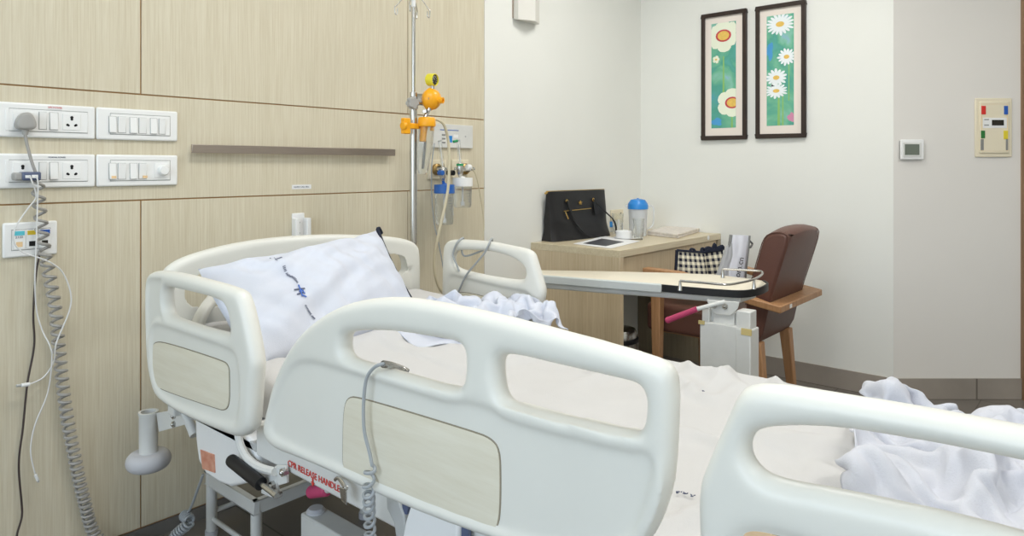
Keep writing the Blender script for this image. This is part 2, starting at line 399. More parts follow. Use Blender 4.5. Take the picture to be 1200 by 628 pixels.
mb = MB(); a = c3; b = c3+dd*.85; mb.prism([(a.x,a.y,0),(b.x,b.y,0),(b.x-nn.x*.04,b.y-nn.y*.04,0),(a.x-nn.x*.04,a.y-nn.y*.04,0)], (0,0,2.1)); mb.build('door_leaf', 'brown', dr)
mb = MB(); q = c3+dd*.75+nn*.05; mb.cyl((q.x,q.y,1.0),(q.x-dd.x*.12,q.y-dd.y*.12,1.0), .01); mb.cyl((q.x-nn.x*.05,q.y-nn.y*.05,1.0),(q.x,q.y,1.0), .01); mb.build('door_handle', 'chrome', dr)
c4 = c3+dd*.85
wallseg('wall_right_far', c4, (6, c4.y-.3), 0, CZ, .12, 'wallr')
wallseg('wall_right_end', (6, c4.y-.3), (6, YF), 0, CZ, .12, 'wallr')
wallseg('wall_front', (6, YF), (XL, YF), 0, CZ, .12, 'wall')
# wall behind the camera's left with a wide daylight window
W0, W1, WZ0, WZ1 = -3.7, -.5, .85, 2.35
for nm, y0, y1, z0, z1 in (('wall_window', YF, W0, 0, CZ), ('wall_window_near', W1, .12, 0, CZ), ('wall_window_sill', W0, W1, 0, WZ0), ('wall_window_head', W0, W1, WZ1, CZ)):
    mb = MB(); mb.box((XL-.12, y0, z0), (XL, y1, z1)); struct(mb.build(nm, 'wall'))
wf = MB()
for k in range(4):
    y = W0+(W1-W0)*k/3; wf.box((XL-.08, y-.025, WZ0), (XL-.03, y+.025, WZ1))
wf.box((XL-.08, W0, WZ0), (XL-.03, W1, WZ0+.05)); wf.box((XL-.08, W0, WZ1-.05), (XL-.03, W1, WZ1))
struct(wf.build('window_1', 'whitepl'))

# ---------------------------------------------------------------- light
w = bpy.data.worlds.new('w'); bpy.context.scene.world = w; w.use_nodes = True
bg = w.node_tree.nodes['Background']; sky = w.node_tree.nodes.new('ShaderNodeTexSky'); sky.sky_type = 'NISHITA'; sky.sun_disc = False; sky.sun_elevation = math.radians(45)
w.node_tree.links.new(sky.outputs[0], bg.inputs[0]); bg.inputs[1].default_value = .12
def area(name, loc, rot, sx, sy, e, col):
    l = bpy.data.lights.new(name, 'AREA'); l.shape = 'RECTANGLE'; l.size = sx; l.size_y = sy; l.energy = e; l.color = col
    o = bpy.data.objects.new(name, l); C.objects.link(o); o.location = loc; o.rotation_euler = rot; return o
area('window_daylight', (XL-.14, (W0+W1)/2, (WZ0+WZ1)/2), (0, -PI/2, 0), WZ1-WZ0-.05, W1-W0-.05, 33, (.74, .87, 1))
for (x, y) in ((.9, -1.4), (2.7, -1.1), (2.9, -3.0), (.3, -3.4)):
    t = thing('ceiling_panel_lamp', 'square white ceiling lamp', 'ceiling lamp', (x, y, CZ)); t['kind'] = 'structure'
    for k in ('label', 'category'): del t[k]
    mb = MB(); mb.box((x-.32, y-.32, CZ-.02), (x+.32, y+.32, CZ)); mb.build('lamp_frame', 'whitepl', t)
    mb = MB(); mb.box((x-.29, y-.29, CZ-.024), (x+.29, y+.29, CZ-.02)); mb.build('diffuser', 'lampglow', t)
    area('lamp_light', (x, y, CZ-.04), (0, 0, 0), .56, .56, 9, (1, .98, .94))

# ---------------------------------------------------------------- camera
cam = bpy.data.cameras.new('camera'); co = bpy.data.objects.new('camera', cam); C.objects.link(co)
cam.sensor_width = 36; cam.lens = F/1200*36; cam.shift_x = 0; cam.shift_y = (HY-314)/1200; cam.clip_start = .02
co.location = (0, CY, CH); co.rotation_euler = (PI/2, 0, TH-PI/2)
sc = bpy.context.scene; sc.camera = co
sc.view_settings.view_transform = 'Standard'; sc.view_settings.look = 'None'; sc.view_settings.gamma = 1; sc.view_settings.use_curve_mapping = False
sc.view_settings.exposure = .78
BLANKET_FOLDS = [[-437,11,25,-25,-19,5,16,14,22,24,30,30,22,11,15,14,14,14,12,13,13,20,16,14,15,19,18,13,13,14,4,-5,11,10,11,13,2,9,13,22,26,13,13,11,14,13,26,30,26,22,22,22,20,12,14,10,13,6,17,0,
16,10,12,13,5,2,-872,8,20,-19,-19,3,12,17,21,23,26,29,27,16,8,14,14,14,14,14,6,20,18,12,16,18,17,13,12,12,12,-1,13,5,12,9,10,8,10,11,29,20,8,14,11,18,21,26,30,23,21,20,18,16,
16,9,17,12,12,11,13,18,5,7,10,8,-893,12,21,-16,-12,0,12,19,19,16,22,26,28,20,11,15,12,14,13,13,12,10,18,13,15,18,16,12,13,12,15,6,12,7,9,10,8,12,0,14,20,26,17,7,16,18,18,28,
29,21,18,20,20,19,13,16,18,14,12,14,20,11,9,4,3,13,-904,15,17,4,-8,-10,12,16,18,14,18,22,28,22,14,13,13,13,13,13,11,12,11,13,16,16,15,14,12,13,15,17,12,14,6,0,15,9,2,12,16,20,
23,17,14,12,18,24,28,20,20,20,22,20,16,12,24,16,6,16,18,16,7,0,5,14,-911,15,16,10,-8,1,7,14,18,13,21,20,24,22,14,14,13,11,12,12,6,12,15,15,11,17,16,14,12,14,12,15,15,15,13,0,
14,15,3,11,15,22,16,24,16,16,0,21,28,27,16,24,22,18,14,16,16,12,16,15,19,14,6,-2,2,8,-900,12,16,4,18,4,2,15,13,14,22,18,20,20,13,14,14,13,11,3,14,14,12,14,6,18,18,10,14,15,
13,14,16,15,18,2,15,12,12,12,15,25,23,11,18,14,1,11,26,30,14,20,23,14,6,17,20,10,20,20,18,13,1,-3,3,13,-892,9,17,3,12,10,16,10,12,18,19,17,15,18,15,14,14,12,4,13,12,13,14,12,
-3,22,19,16,8,18,14,12,14,18,20,5,15,12,16,16,22,15,21,22,2,17,9,5,20,29,22,-1,23,12,16,14,16,17,23,16,17,9,-2,3,17,12,-902,16,18,1,13,11,13,16,18,10,19,15,15,15,16,16,16,11,
7,13,13,7,12,15,1,13,16,18,12,18,16,14,9,15,20,16,13,15,14,22,26,22,16,2,14,6,18,12,9,21,26,-6,22,14,12,14,10,24,30,12,12,5,2,15,15,11,-894,7,10,13,12,11,14,15,16,11,19,17,
10,17,16,18,22,8,8,11,13,13,7,16,10,4,16,12,16,18,14,16,15,9,16,22,14,16,20,19,21,16,16,13,-1,17,15,14,16,16,20,-6,20,10,13,5,14,26,28,12,8,7,13,17,15,15,-896,9,3,9,15,14,
13,16,10,21,12,17,15,16,14,22,15,16,10,10,14,12,16,12,14,0,14,7,17,16,12,17,19,14,12,19,15,18,24,18,19,17,10,7,19,12,12,8,12,21,14,-5,12,14,12,14,14,15,23,22,10,2,18,20,20,16,
-904,12,11,7,8,12,10,19,9,16,18,16,12,18,18,21,17,14,14,16,15,15,13,7,18,0,14,2,15,19,7,17,18,16,12,20,18,18,20,18,16,12,12,20,20,16,8,13,13,4,6,6,11,11,12,14,11,17,22,13,
15,2,18,22,23,19,-904,14,12,9,16,-5,15,13,18,13,17,18,16,10,16,22,20,16,17,19,18,14,10,8,16,3,13,-1,16,9,11,19,18,14,18,21,12,18,20,17,16,13,17,24,17,14,9,5,11,-6,7,15,12,10,
12,14,15,16,13,18,11,3,14,18,23,21,-886,14,8,12,12,-6,14,13,19,20,12,19,17,13,14,19,18,21,19,20,18,12,12,10,0,15,1,13,9,16,8,16,18,20,17,13,16,17,19,16,16,17,21,20,16,14,-2,9,
5,10,12,8,4,14,17,14,7,11,19,18,3,11,15,3,18,18,-861,-2,13,22,13,-5,12,16,18,18,20,11,19,15,13,17,21,18,23,18,14,11,10,6,12,7,14,3,15,12,14,11,22,22,8,16,16,17,15,16,17,23,
26,12,10,4,5,9,10,6,12,15,13,7,16,13,10,8,20,16,12,4,10,5,11,10,-853,-3,20,16,18,12,1,16,15,14,22,17,19,16,12,14,20,15,22,15,11,12,13,8,10,13,17,1,13,15,13,16,26,9,13,16,
16,15,13,14,17,19,28,2,10,12,12,8,8,13,15,16,2,16,15,4,13,20,14,19,13,4,6,12,10,9,-851,-9,11,22,8,12,13,16,8,17,22,20,17,13,12,17,9,24,16,12,14,14,14,16,3,10,13,14,12,10,
16,22,18,10,16,16,14,14,14,14,14,18,20,16,10,11,3,12,15,17,14,18,14,0,6,14,16,20,16,14,14,10,5,13,11,10,-845,-12,-6,15,13,17,15,8,14,14,24,22,14,14,12,9,17,20,13,13,15,17,14,10,
14,14,12,14,13,1,16,20,16,15,16,15,15,14,10,13,14,14,14,8,14,18,15,12,15,13,20,19,18,8,5,16,19,9,12,5,14,12,13,13,3,15,-853,5,-6,3,19,14,15,5,14,19,19,24,14,12,12,9,20,17,
10,12,16,18,14,8,14,16,14,13,15,13,5,18,14,16,18,14,14,11,13,10,11,14,5,8,14,24,18,13,15,18,18,20,20,6,14,20,19,11,10,-3,5,12,12,14,6,10,-854,16,4,-3,13,16,14,4,12,17,31,17,
12,12,11,16,16,15,11,12,14,16,16,10,13,10,15,14,12,13,13,17,15,15,18,15,14,12,12,4,12,10,10,8,15,21,18,14,18,18,17,18,21,18,13,15,14,15,9,-4,10,2,5,10,7,9,-835,6,14,1,15,6,
14,6,15,21,27,13,12,14,13,13,14,15,13,10,12,14,16,14,12,12,14,12,12,12,14,14,17,19,18,16,13,11,13,-1,14,12,12,12,19,18,15,14,14,17,16,15,20,20,20,14,10,8,10,12,11,6,3,0,12,2,
-820,-4,3,14,14,10,7,14,15,22,23,10,10,13,13,12,13,15,14,7,11,12,16,14,13,15,17,13,12,9,15,15,13,19,18,19,12,12,14,0,13,13,6,18,23,19,14,12,13,9,17,16,17,18,18,16,15,7,14,12,
4,10,10,5,-3,12,-824,6,-6,16,14,12,14,10,14,22,20,12,8,12,12,16,6,14,14,14,2,15,15,14,15,20,9,11,11,14,14,16,16,16,19,13,14,14,16,16,-1,11,14,5,25,23,19,8,15,9,16,17,14,14,
15,15,15,15,12,7,10,8,5,9,-2,16,-832,10,0,12,14,12,12,13,14,19,18,13,15,12,4,14,16,10,12,12,10,15,15,14,18,18,6,7,9,15,13,14,17,16,13,20,16,14,15,16,13,10,1,12,19,25,19,8,
16,15,11,18,16,15,12,16,17,11,10,11,4,9,-1,8,12,16,-844,10,14,10,10,2,14,14,19,17,18,15,15,13,11,6,10,14,11,11,15,16,18,17,16,14,10,3,5,14,12,14,15,15,18,20,16,14,15,15,12,10,
8,6,17,25,16,16,16,12,16,14,16,18,20,14,16,9,6,11,4,6,12,-2,14,16,-848,11,13,13,5,12,6,22,16,11,16,17,16,12,8,12,18,2,16,10,12,18,18,18,16,16,12,4,4,16,12,9,14,17,16,18,
18,15,13,15,6,11,9,12,13,26,14,20,14,12,16,12,17,21,16,14,15,8,10,11,13,-1,11,9,18,0,-848,12,12,10,13,17,0,22,14,9,12,16,15,14,10,14,14,16,4,18,10,16,14,18,22,14,20,4,1,17,
12,10,10,15,17,18,17,14,15,16,17,9,0,8,16,14,25,23,5,16,15,16,15,13,16,14,16,12,10,12,13,9,6,16,13,5,-858,14,9,13,14,21,-7,16,14,10,14,13,14,13,14,14,22,10,10,14,18,12,18,16,
24,10,15,13,-6,16,14,13,13,13,11,22,19,14,13,18,12,14,13,5,4,17,22,13,12,15,15,15,15,13,9,14,14,14,10,16,10,12,12,15,16,7,-858,8,13,13,16,16,-5,13,10,14,14,14,12,13,13,16,22,22,
6,10,18,17,18,22,15,15,13,1,-3,16,12,12,13,13,20,25,19,12,16,10,12,14,8,12,5,17,19,16,13,13,12,15,16,12,4,12,14,14,12,18,9,11,13,19,13,9,-845,-1,12,14,17,6,9,4,13,15,14,12,
14,13,13,12,20,24,18,6,16,12,24,17,17,13,15,-6,6,16,8,14,16,18,18,21,18,13,15,15,10,0,12,14,14,12,17,15,12,14,16,14,13,9,2,16,13,13,15,17,8,13,15,18,9,13,-844,10,8,12,15,17,
6,5,4,13,14,11,13,14,12,10,20,22,18,16,14,15,17,13,17,14,18,-6,10,16,12,10,17,18,18,19,17,15,12,12,12,-1,8,16,15,14,16,14,11,17,16,14,6,4,14,14,14,16,15,9,14,14,16,18,6,6,
-826,11,10,3,13,10,16,8,3,10,12,12,12,9,11,13,18,22,17,14,16,14,20,14,15,13,20,-3,12,11,14,14,16,12,24,18,18,13,12,13,10,9,-5,14,18,15,14,15,10,17,17,8,15,11,12,12,12,16,10,16,
14,12,17,16,5,5,-811,0,12,12,-9,15,14,14,11,3,9,14,13,12,10,10,14,18,20,16,16,19,13,18,9,13,19,9,8,10,14,16,14,14,18,26,16,8,8,12,10,5,11,7,15,18,16,13,15,12,17,10,11,16,
14,14,14,10,14,14,12,15,13,12,2,13,-820,9,10,6,6,4,14,13,15,10,5,11,14,14,13,13,12,16,13,16,17,18,14,14,10,12,17,15,12,14,14,20,13,13,18,21,17,11,11,4,6,10,4,12,15,18,15,17,
6,17,16,14,10,18,12,14,10,10,14,12,12,14,12,8,8,13,-820,9,2,10,0,12,11,13,17,14,9,7,15,10,16,11,17,19,11,14,17,15,15,7,10,13,19,18,16,16,18,20,14,14,16,20,11,18,9,8,8,-2,
11,7,17,14,19,16,9,15,14,16,10,18,14,12,12,12,5,8,11,14,11,7,13,13,-826,6,8,6,14,8,6,14,14,12,12,14,8,14,14,16,18,15,19,10,15,14,13,8,12,13,19,19,17,16,18,17,17,14,18,16,
23,1,9,7,11,11,6,10,14,9,17,12,13,17,14,12,16,15,15,15,9,16,-2,14,6,12,8,11,13,14,-808,-10,-1,10,11,13,11,9,11,14,16,20,8,15,9,18,14,16,16,14,15,10,12,13,9,15,17,17,17,17,
18,16,12,16,26,14,23,0,13,16,1,8,13,14,10,11,11,4,13,21,14,16,12,14,14,18,10,14,4,10,2,12,12,8,14,12,-810,10,-9,1,12,10,14,10,12,14,20,16,16,10,13,17,12,15,15,15,12,9,12,13,
15,12,14,16,17,16,17,13,16,17,24,25,6,13,13,14,18,-2,13,12,13,13,-2,14,7,18,17,15,17,8,11,13,20,10,12,-1,11,8,13,5,12,14,-822,14,17,-7,3,11,12,16,16,8,17,19,14,10,18,11,16,16,
15,13,14,14,6,17,6,14,13,14,15,16,14,16,19,19,20,22,22,12,4,11,25,12,2,14,14,10,-5,10,11,15,17,16,12,14,3,17,18,16,2,10,10,10,0,8,11,17,-826,14,14,18,-2,2,12,16,18,13,5,19,
17,18,11,19,12,17,16,15,12,14,14,0,12,6,14,13,15,16,16,18,19,19,22,21,19,16,4,12,24,8,12,8,16,14,-6,6,13,20,11,14,14,3,10,15,15,17,8,6,10,1,3,8,13,11,-815,14,11,18,16,-2,
5,17,20,16,8,12,19,12,16,19,15,13,20,14,16,10,11,-5,8,10,9,14,15,16,19,19,20,18,22,20,18,16,16,8,22,12,14,6,8,14,8,-1,13,10,22,9,11,4,6,11,13,20,6,9,11,9,-3,5,9,12,
-804,16,10,14,12,14,12,8,14,12,14,17,9,18,16,18,13,15,20,18,7,11,10,8,6,8,4,10,14,16,18,18,20,18,23,21,19,15,14,13,23,21,10,13,-9,13,16,1,13,8,10,16,10,-2,10,10,16,12,11,12,
6,7,5,11,12,-4,-794,14,12,12,12,16,14,17,9,11,15,8,16,16,20,16,10,14,16,14,12,12,9,13,10,-3,8,11,14,14,18,22,19,18,17,22,18,18,15,17,16,20,16,14,-3,1,15,9,9,-1,13,16,10,0,
13,8,18,4,11,7,10,12,12,11,13,1,-801,14,12,13,10,16,19,14,14,14,4,14,11,17,20,15,13,12,14,13,12,11,11,10,11,-6,16,12,16,13,17,20,12,20,24,16,20,18,16,16,19,19,16,12,-8,2,13,15,
8,-4,10,16,9,5,14,10,11,14,5,14,3,17,12,12,4,12,-802,12,13,13,11,19,21,11,9,11,20,8,12,9,19,17,12,13,12,12,11,11,11,11,1,10,13,14,18,14,16,19,5,22,24,20,16,17,17,20,16,16,
14,10,-9,5,14,13,11,-6,4,17,9,12,12,14,10,12,12,20,-2,16,6,4,16,4,-790,12,11,13,13,19,24,14,7,15,-1,17,10,14,14,19,15,10,11,11,14,5,11,10,11,10,13,16,18,17,17,10,14,14,22,20,
20,13,14,18,16,13,13,5,-6,9,13,10,12,4,-3,15,12,11,13,16,18,14,10,13,9,8,20,-2,0,20,-788,6,10,14,16,20,22,15,11,9,3,17,14,11,14,14,20,14,-1,10,5,14,14,8,11,13,12,16,20,14,
12,20,10,21,14,24,13,6,16,18,14,12,12,0,-2,12,10,10,10,10,6,16,4,15,15,16,18,14,10,14,19,8,17,-2,-6,16,-779,1,10,16,18,16,20,8,12,15,15,14,16,13,13,9,17,14,2,6,8,8,14,9,
13,10,14,18,14,13,15,14,16,20,26,8,18,12,2,19,13,12,10,8,-10,14,17,0,10,13,14,16,10,7,18,19,18,14,15,11,14,17,13,3,-13,6,-764,0,10,15,17,15,12,14,15,16,15,17,16,13,9,12,6,14,
10,6,3,12,5,14,10,17,15,17,19,12,15,15,16,15,10,19,15,15,-4,19,13,7,11,12,-11,13,8,12,13,14,13,12,15,9,18,20,19,7,14,10,16,14,12,10,0,-13,-753,6,10,12,12,20,10,10,19,17,15,19,
18,8,10,2,12,6,10,8,6,8,15,9,14,18,14,12,24,17,15,11,7,12,23,9,14,18,8,-2,13,11,10,12,-4,14,13,9,10,14,12,14,14,14,15,14,17,8,14,15,11,13,12,11,10,-16,-754,12,12,12,12,18,
10,6,16,18,17,17,17,13,9,8,-4,11,8,13,13,5,11,16,12,16,12,16,20,16,16,4,13,15,19,11,12,11,15,1,3,10,14,4,14,8,14,12,10,6,16,14,13,17,8,17,9,9,12,11,15,15,13,11,12,-3,
-763,16,14,11,14,19,10,8,7,19,14,16,18,12,6,11,4,5,8,12,13,15,12,8,20,17,12,15,15,13,14,14,9,14,16,14,8,11,14,10,-7,19,5,12,13,7,4,13,5,15,16,16,15,13,16,13,15,2,-3,11,
18,20,10,12,8,2,-760,16,18,13,14,15,14,11,5,16,14,10,15,12,11,5,4,13,8,14,12,15,17,5,21,19,13,14,14,12,14,13,15,8,14,14,14,10,3,12,3,18,0,10,13,7,7,11,16,8,14,16,12,17,
17,14,14,-13,6,4,18,23,12,10,2,18,-766,18,18,16,12,18,11,14,11,4,14,15,13,6,14,10,0,8,14,14,14,12,16,10,20,20,14,14,10,18,13,7,15,11,11,13,13,13,2,10,14,5,13,10,6,14,11,12,
4,11,15,15,13,13,16,14,10,-8,-7,9,16,22,20,15,13,12,-776,20,18,16,17,15,10,10,17,8,7,16,4,12,6,12,16,8,5,15,16,16,18,6,18,18,16,8,19,9,14,14,12,17,4,16,5,12,14,12,2,16,
8,17,15,10,6,8,6,10,14,13,14,13,13,-2,10,-7,5,11,15,17,20,16,14,0,-759,19,21,17,18,14,6,8,11,14,15,9,12,-1,15,14,13,12,10,6,16,16,9,17,16,13,18,7,14,14,14,14,9,23,4,16,
-2,14,16,12,10,20,8,16,18,8,7,8,14,6,5,13,13,12,5,9,-10,10,10,8,12,17,16,15,14,14,-766,16,21,19,18,13,13,-5,14,13,12,15,15,-4,16,12,4,14,14,16,12,14,12,15,11,16,18,10,15,9,
14,8,16,19,9,16,3,15,14,14,12,17,19,10,12,12,10,11,9,12,-8,17,11,12,10,-2,-3,13,10,10,5,15,18,16,12,16,-765,13,20,20,18,10,8,9,15,6,13,15,1,15,14,-4,10,15,15,14,14,14,15,13,
10,12,18,16,14,10,14,13,9,18,14,10,13,12,15,14,14,17,19,11,9,12,4,12,9,11,4,19,13,11,10,3,0,-4,8,18,5,8,17,15,16,15,-763,9,20,21,15,10,10,14,8,12,9,14,9,13,-3,12,0,16,
16,14,10,14,14,16,12,17,19,15,11,12,14,8,14,14,11,17,16,13,17,13,13,12,13,15,16,14,0,12,10,15,15,19,18,7,7,8,-4,-13,4,14,17,1,12,14,15,17,-758,9,17,20,13,9,10,8,16,4,16,16,
17,10,-3,6,10,4,13,11,14,14,15,15,15,17,14,20,15,7,14,12,3,14,15,19,15,20,16,12,12,5,17,14,19,9,12,2,16,19,25,26,15,7,4,8,-7,-15,-9,16,9,18,2,16,13,15,-748,12,16,15,9,7,
11,10,10,12,17,10,7,12,14,10,6,8,-2,14,11,15,14,14,17,12,24,15,13,11,9,11,1,16,19,20,18,16,12,12,2,15,17,16,18,16,15,13,14,18,30,28,12,8,4,-3,-5,-18,-15,17,8,4,14,17,7,18],
[-342,-6,-6,-1,3,-16,-8,-8,-2,0,2,0,-1,0,-3,-1,-2,1,4,7,5,4,6,3,3,2,1,0,3,4,8,8,-1,-11,-10,-10,-2,-4,-1,-1,-2,6,-1,1,-5,5,0,-4,-2,-1,-2,1,8,-4,-2,3,5,-4,-4,6,
3,10,-5,-2,-3,-2,39,-4,-6,-8,0,-16,-10,-6,-2,0,4,4,2,-2,-2,-2,-2,0,3,3,8,6,4,4,2,-1,1,4,4,3,5,9,-3,-16,0,-8,-6,-4,-6,7,-3,0,8,-2,-2,2,0,2,-4,0,0,2,2,2,
2,2,-4,-2,-4,4,14,-2,2,-6,-6,-6,46,-2,-6,-8,-8,-16,-8,0,-4,-6,0,5,7,2,-3,-2,-3,0,1,-1,6,10,5,5,-1,2,1,2,4,6,0,8,-1,-14,-11,-8,9,-7,-12,0,12,-4,-4,10,2,2,0,2,
0,0,0,2,2,2,4,-8,1,-1,-2,8,7,5,-4,-8,-6,-4,46,-2,-5,-11,-11,-8,-9,-3,-5,-8,1,5,6,4,-2,-2,-4,-2,-3,0,5,10,8,5,1,-2,-1,5,7,5,2,-1,-4,-2,-9,-8,-10,8,-14,-6,4,14,
-8,9,-7,12,4,-2,-2,10,-2,4,4,3,-1,-5,-4,-2,5,6,7,5,-6,-8,-8,-4,50,-2,-3,-7,-11,-13,-11,-7,-3,-3,4,3,5,2,-3,-4,-3,-6,-2,-2,4,8,6,-2,12,-4,-2,8,9,4,-7,4,2,-2,-10,-8,
-10,-6,2,-4,-6,1,11,-10,7,1,16,0,0,2,10,4,10,4,-4,-6,-5,-5,4,8,6,3,-6,-11,-10,-12,65,3,-4,-15,-9,-13,-5,-4,-4,0,1,-1,2,2,0,-6,-5,-5,-4,-4,-1,3,8,-1,14,1,-3,9,7,1,
-7,-1,0,8,-8,-8,-10,-4,-8,0,2,4,0,-10,-9,7,16,18,3,-2,12,5,14,-3,-16,2,3,-6,0,8,8,0,-9,-11,-9,-8,55,10,-4,-16,-12,-4,2,-4,-2,0,0,-2,0,-2,-4,-4,-4,-6,-6,-4,0,-4,2,2,
14,3,2,3,11,1,-3,-3,-3,3,0,-8,-12,-2,-6,6,2,-8,-3,-9,-5,0,15,24,10,-1,6,7,0,1,1,0,2,-5,1,6,6,-4,-11,-8,-1,-6,46,0,3,-15,-5,-2,0,1,-4,2,0,-5,-1,-1,-3,-8,-5,-5,
-7,-7,-4,4,0,-3,15,7,1,1,11,4,-2,-4,-4,-4,6,-12,-8,-9,5,-4,0,-2,-10,0,-4,8,12,10,16,2,8,6,1,2,1,-2,-12,11,3,4,1,-7,-8,-3,-2,-5,42,1,-7,-2,-4,-2,0,-1,-1,2,-5,-1,
1,-3,-4,-7,-6,-5,-6,-8,-2,-2,6,0,6,12,-2,2,10,4,-2,-5,-9,2,-2,-6,-8,-8,-2,4,-2,-8,-3,0,10,13,9,4,1,8,11,5,0,3,-3,-12,-5,5,14,5,-5,-6,-2,-2,-3,-5,40,-8,2,2,-4,-2,
-1,0,0,1,-4,0,-2,-2,-5,-7,-10,0,-8,-4,-2,-2,2,10,-2,12,-3,3,2,4,-6,-4,-1,-7,6,-6,-14,-2,-3,-5,-6,-2,4,16,-1,17,-6,10,8,7,8,3,2,-4,-4,-4,-2,-5,17,8,-4,-6,-2,0,-2,-2,
30,-4,-8,-8,16,-2,4,-2,0,0,-2,-2,-4,-2,-4,-8,-10,0,-4,-2,-2,1,-3,10,0,6,-2,5,0,3,-6,-1,-5,-4,-9,-7,-6,2,-6,-2,-2,0,10,2,16,-4,2,-6,10,18,9,7,-7,3,-2,-4,-8,2,12,1,
5,-5,-1,0,-2,-2,21,-4,-5,-8,8,12,4,2,-8,3,-1,-3,-9,-1,-7,-8,-6,0,-4,-2,-2,0,4,7,3,6,-2,6,0,0,-4,-8,-2,-6,-7,-8,-6,1,-3,-1,1,3,-1,15,2,0,2,6,6,10,7,-3,4,2,
-5,-3,-2,6,2,5,7,-5,-6,2,0,-3,22,-5,-7,-7,9,13,5,6,-8,-7,4,-4,-11,-4,-5,-5,-6,-2,-2,-2,0,0,1,5,10,0,1,-3,11,-1,-4,-7,-3,-7,-7,-8,-6,-2,-1,-1,2,2,6,10,5,-1,2,9,
-1,3,3,7,3,-2,2,2,-4,-4,8,6,6,-1,-4,-1,-6,-5,24,-17,-7,11,8,12,7,-1,-1,-7,-6,4,-12,-16,-8,-4,2,2,0,-1,-1,-4,-2,11,5,8,-2,0,4,6,-2,-8,-6,-5,-9,-5,-6,-3,-3,-1,2,3,
9,11,0,-11,10,9,1,-5,9,10,-4,9,3,-2,-8,-2,11,5,3,3,-5,-1,-6,-9,14,-19,0,14,17,3,12,-2,-3,-5,-8,1,-10,-16,-9,-4,2,5,-1,-2,-4,-2,-1,11,7,5,4,2,-2,1,6,-7,-6,-8,-6,-5,
-6,-3,-4,-1,0,5,3,8,-5,2,6,10,-1,-1,4,4,12,6,2,-9,-1,4,8,5,-3,3,-3,-8,-8,-9,15,-16,8,20,3,9,10,-2,-5,-3,-10,-4,-4,-17,-9,2,-5,7,1,-3,-2,-2,1,1,11,8,5,4,-2,-4,
0,3,-7,-8,-5,-5,-6,-3,-3,-2,2,3,5,4,6,-2,-2,5,7,5,5,3,3,10,-6,-2,3,4,1,4,-3,-1,1,-9,-6,-8,-2,3,17,2,11,7,-8,12,-3,-1,-12,-6,-4,-10,-8,-4,3,5,-2,-2,0,-2,1,2,
3,0,2,2,0,10,4,2,-8,-8,-6,-3,-5,-4,-2,-2,2,0,6,10,7,-1,-4,2,8,0,8,6,0,-1,-3,-8,2,12,6,-13,1,10,-6,-2,-6,-6,-1,1,17,1,1,8,-5,12,3,-3,-14,-4,-6,-6,-5,-3,6,2,
-2,-1,-1,-1,1,2,2,0,2,1,-1,-2,14,1,-6,-7,-6,-6,-4,-2,-4,2,2,2,2,10,2,-2,2,4,3,5,4,6,0,-2,-6,-4,-2,6,4,-2,-2,4,1,3,-4,-7,-10,9,6,8,0,-4,3,13,2,-14,4,-6,
-3,-3,-5,1,3,0,-1,-1,0,-1,0,2,2,-3,1,2,2,0,5,3,-6,-7,-6,-5,-4,-6,0,4,2,4,5,8,2,0,-1,2,6,3,2,2,1,-2,-10,1,-3,6,5,-2,-7,8,1,-2,3,-3,-15,7,11,6,-5,0,
-3,11,3,-13,7,-2,-2,-2,-2,0,2,0,0,0,0,0,1,0,2,-5,1,1,0,-2,6,0,-4,-5,-9,-4,-4,-4,1,3,4,6,6,2,1,1,-3,4,7,4,-1,-5,-2,6,-6,-10,11,-5,10,-3,-5,4,2,6,-2,4,
-27,11,10,10,-4,-4,0,-7,9,-8,3,2,2,-1,-2,2,3,1,1,-1,0,2,-1,0,0,-1,0,0,0,-1,2,-1,-1,-5,-8,-6,-4,-2,2,2,3,9,8,-2,0,-2,1,-7,9,11,-6,-4,-6,-5,-3,0,2,12,1,-5,
8,2,2,2,-2,2,-25,9,10,5,-5,8,0,-7,-4,2,1,-1,7,-5,1,-2,8,4,2,2,-2,3,-1,0,-2,-1,-2,-2,-1,3,1,-2,-2,-3,-7,-16,-2,4,6,2,6,6,-2,8,-2,-1,-1,-9,3,12,3,-7,-4,-5,
-4,-3,0,2,4,6,-2,4,8,6,-4,0,-25,9,10,-6,-2,8,6,-2,-6,2,-1,1,2,1,3,-2,-2,11,-5,12,0,2,-2,1,-1,-2,-2,-2,-2,2,-2,-4,-1,-2,-13,-6,-2,2,0,9,-1,7,5,6,-6,1,0,-9,
2,9,9,-5,-6,-5,-2,-2,-2,4,3,3,0,0,7,1,5,-5,-20,10,5,0,-3,5,1,0,0,0,-1,2,1,1,-1,2,0,6,10,2,2,0,0,-2,1,-2,-1,-3,-3,0,-4,-3,-3,-2,-4,-8,-2,-4,4,0,7,7,
6,-4,4,2,-8,-2,2,8,7,-8,-5,2,-6,0,1,3,2,4,2,-2,0,6,-2,-2,-12,8,6,3,-6,-1,5,1,-2,-8,4,4,0,-1,-6,9,1,9,5,12,-2,-1,-5,3,0,0,-4,-2,-2,-3,-3,0,-3,-3,-7,-4,
-3,-2,-2,2,0,4,4,8,4,2,-8,-2,2,8,2,-8,-2,2,-2,1,1,2,3,2,1,0,-4,6,1,-3,-8,6,6,-2,0,-4,8,0,-4,-6,-6,-1,3,1,-5,2,10,6,12,4,6,-7,4,0,-1,-2,0,-2,-1,-3,
-2,-2,0,-8,-2,-5,-3,-4,0,0,-4,4,8,6,2,2,-3,-6,3,2,2,0,0,0,2,6,0,-2,2,1,1,-2,-2,-2,8,-16,3,-1,10,6,0,-4,6,-6,1,-7,-4,-3,-3,-2,1,1,2,14,13,5,-2,0,-6,10,
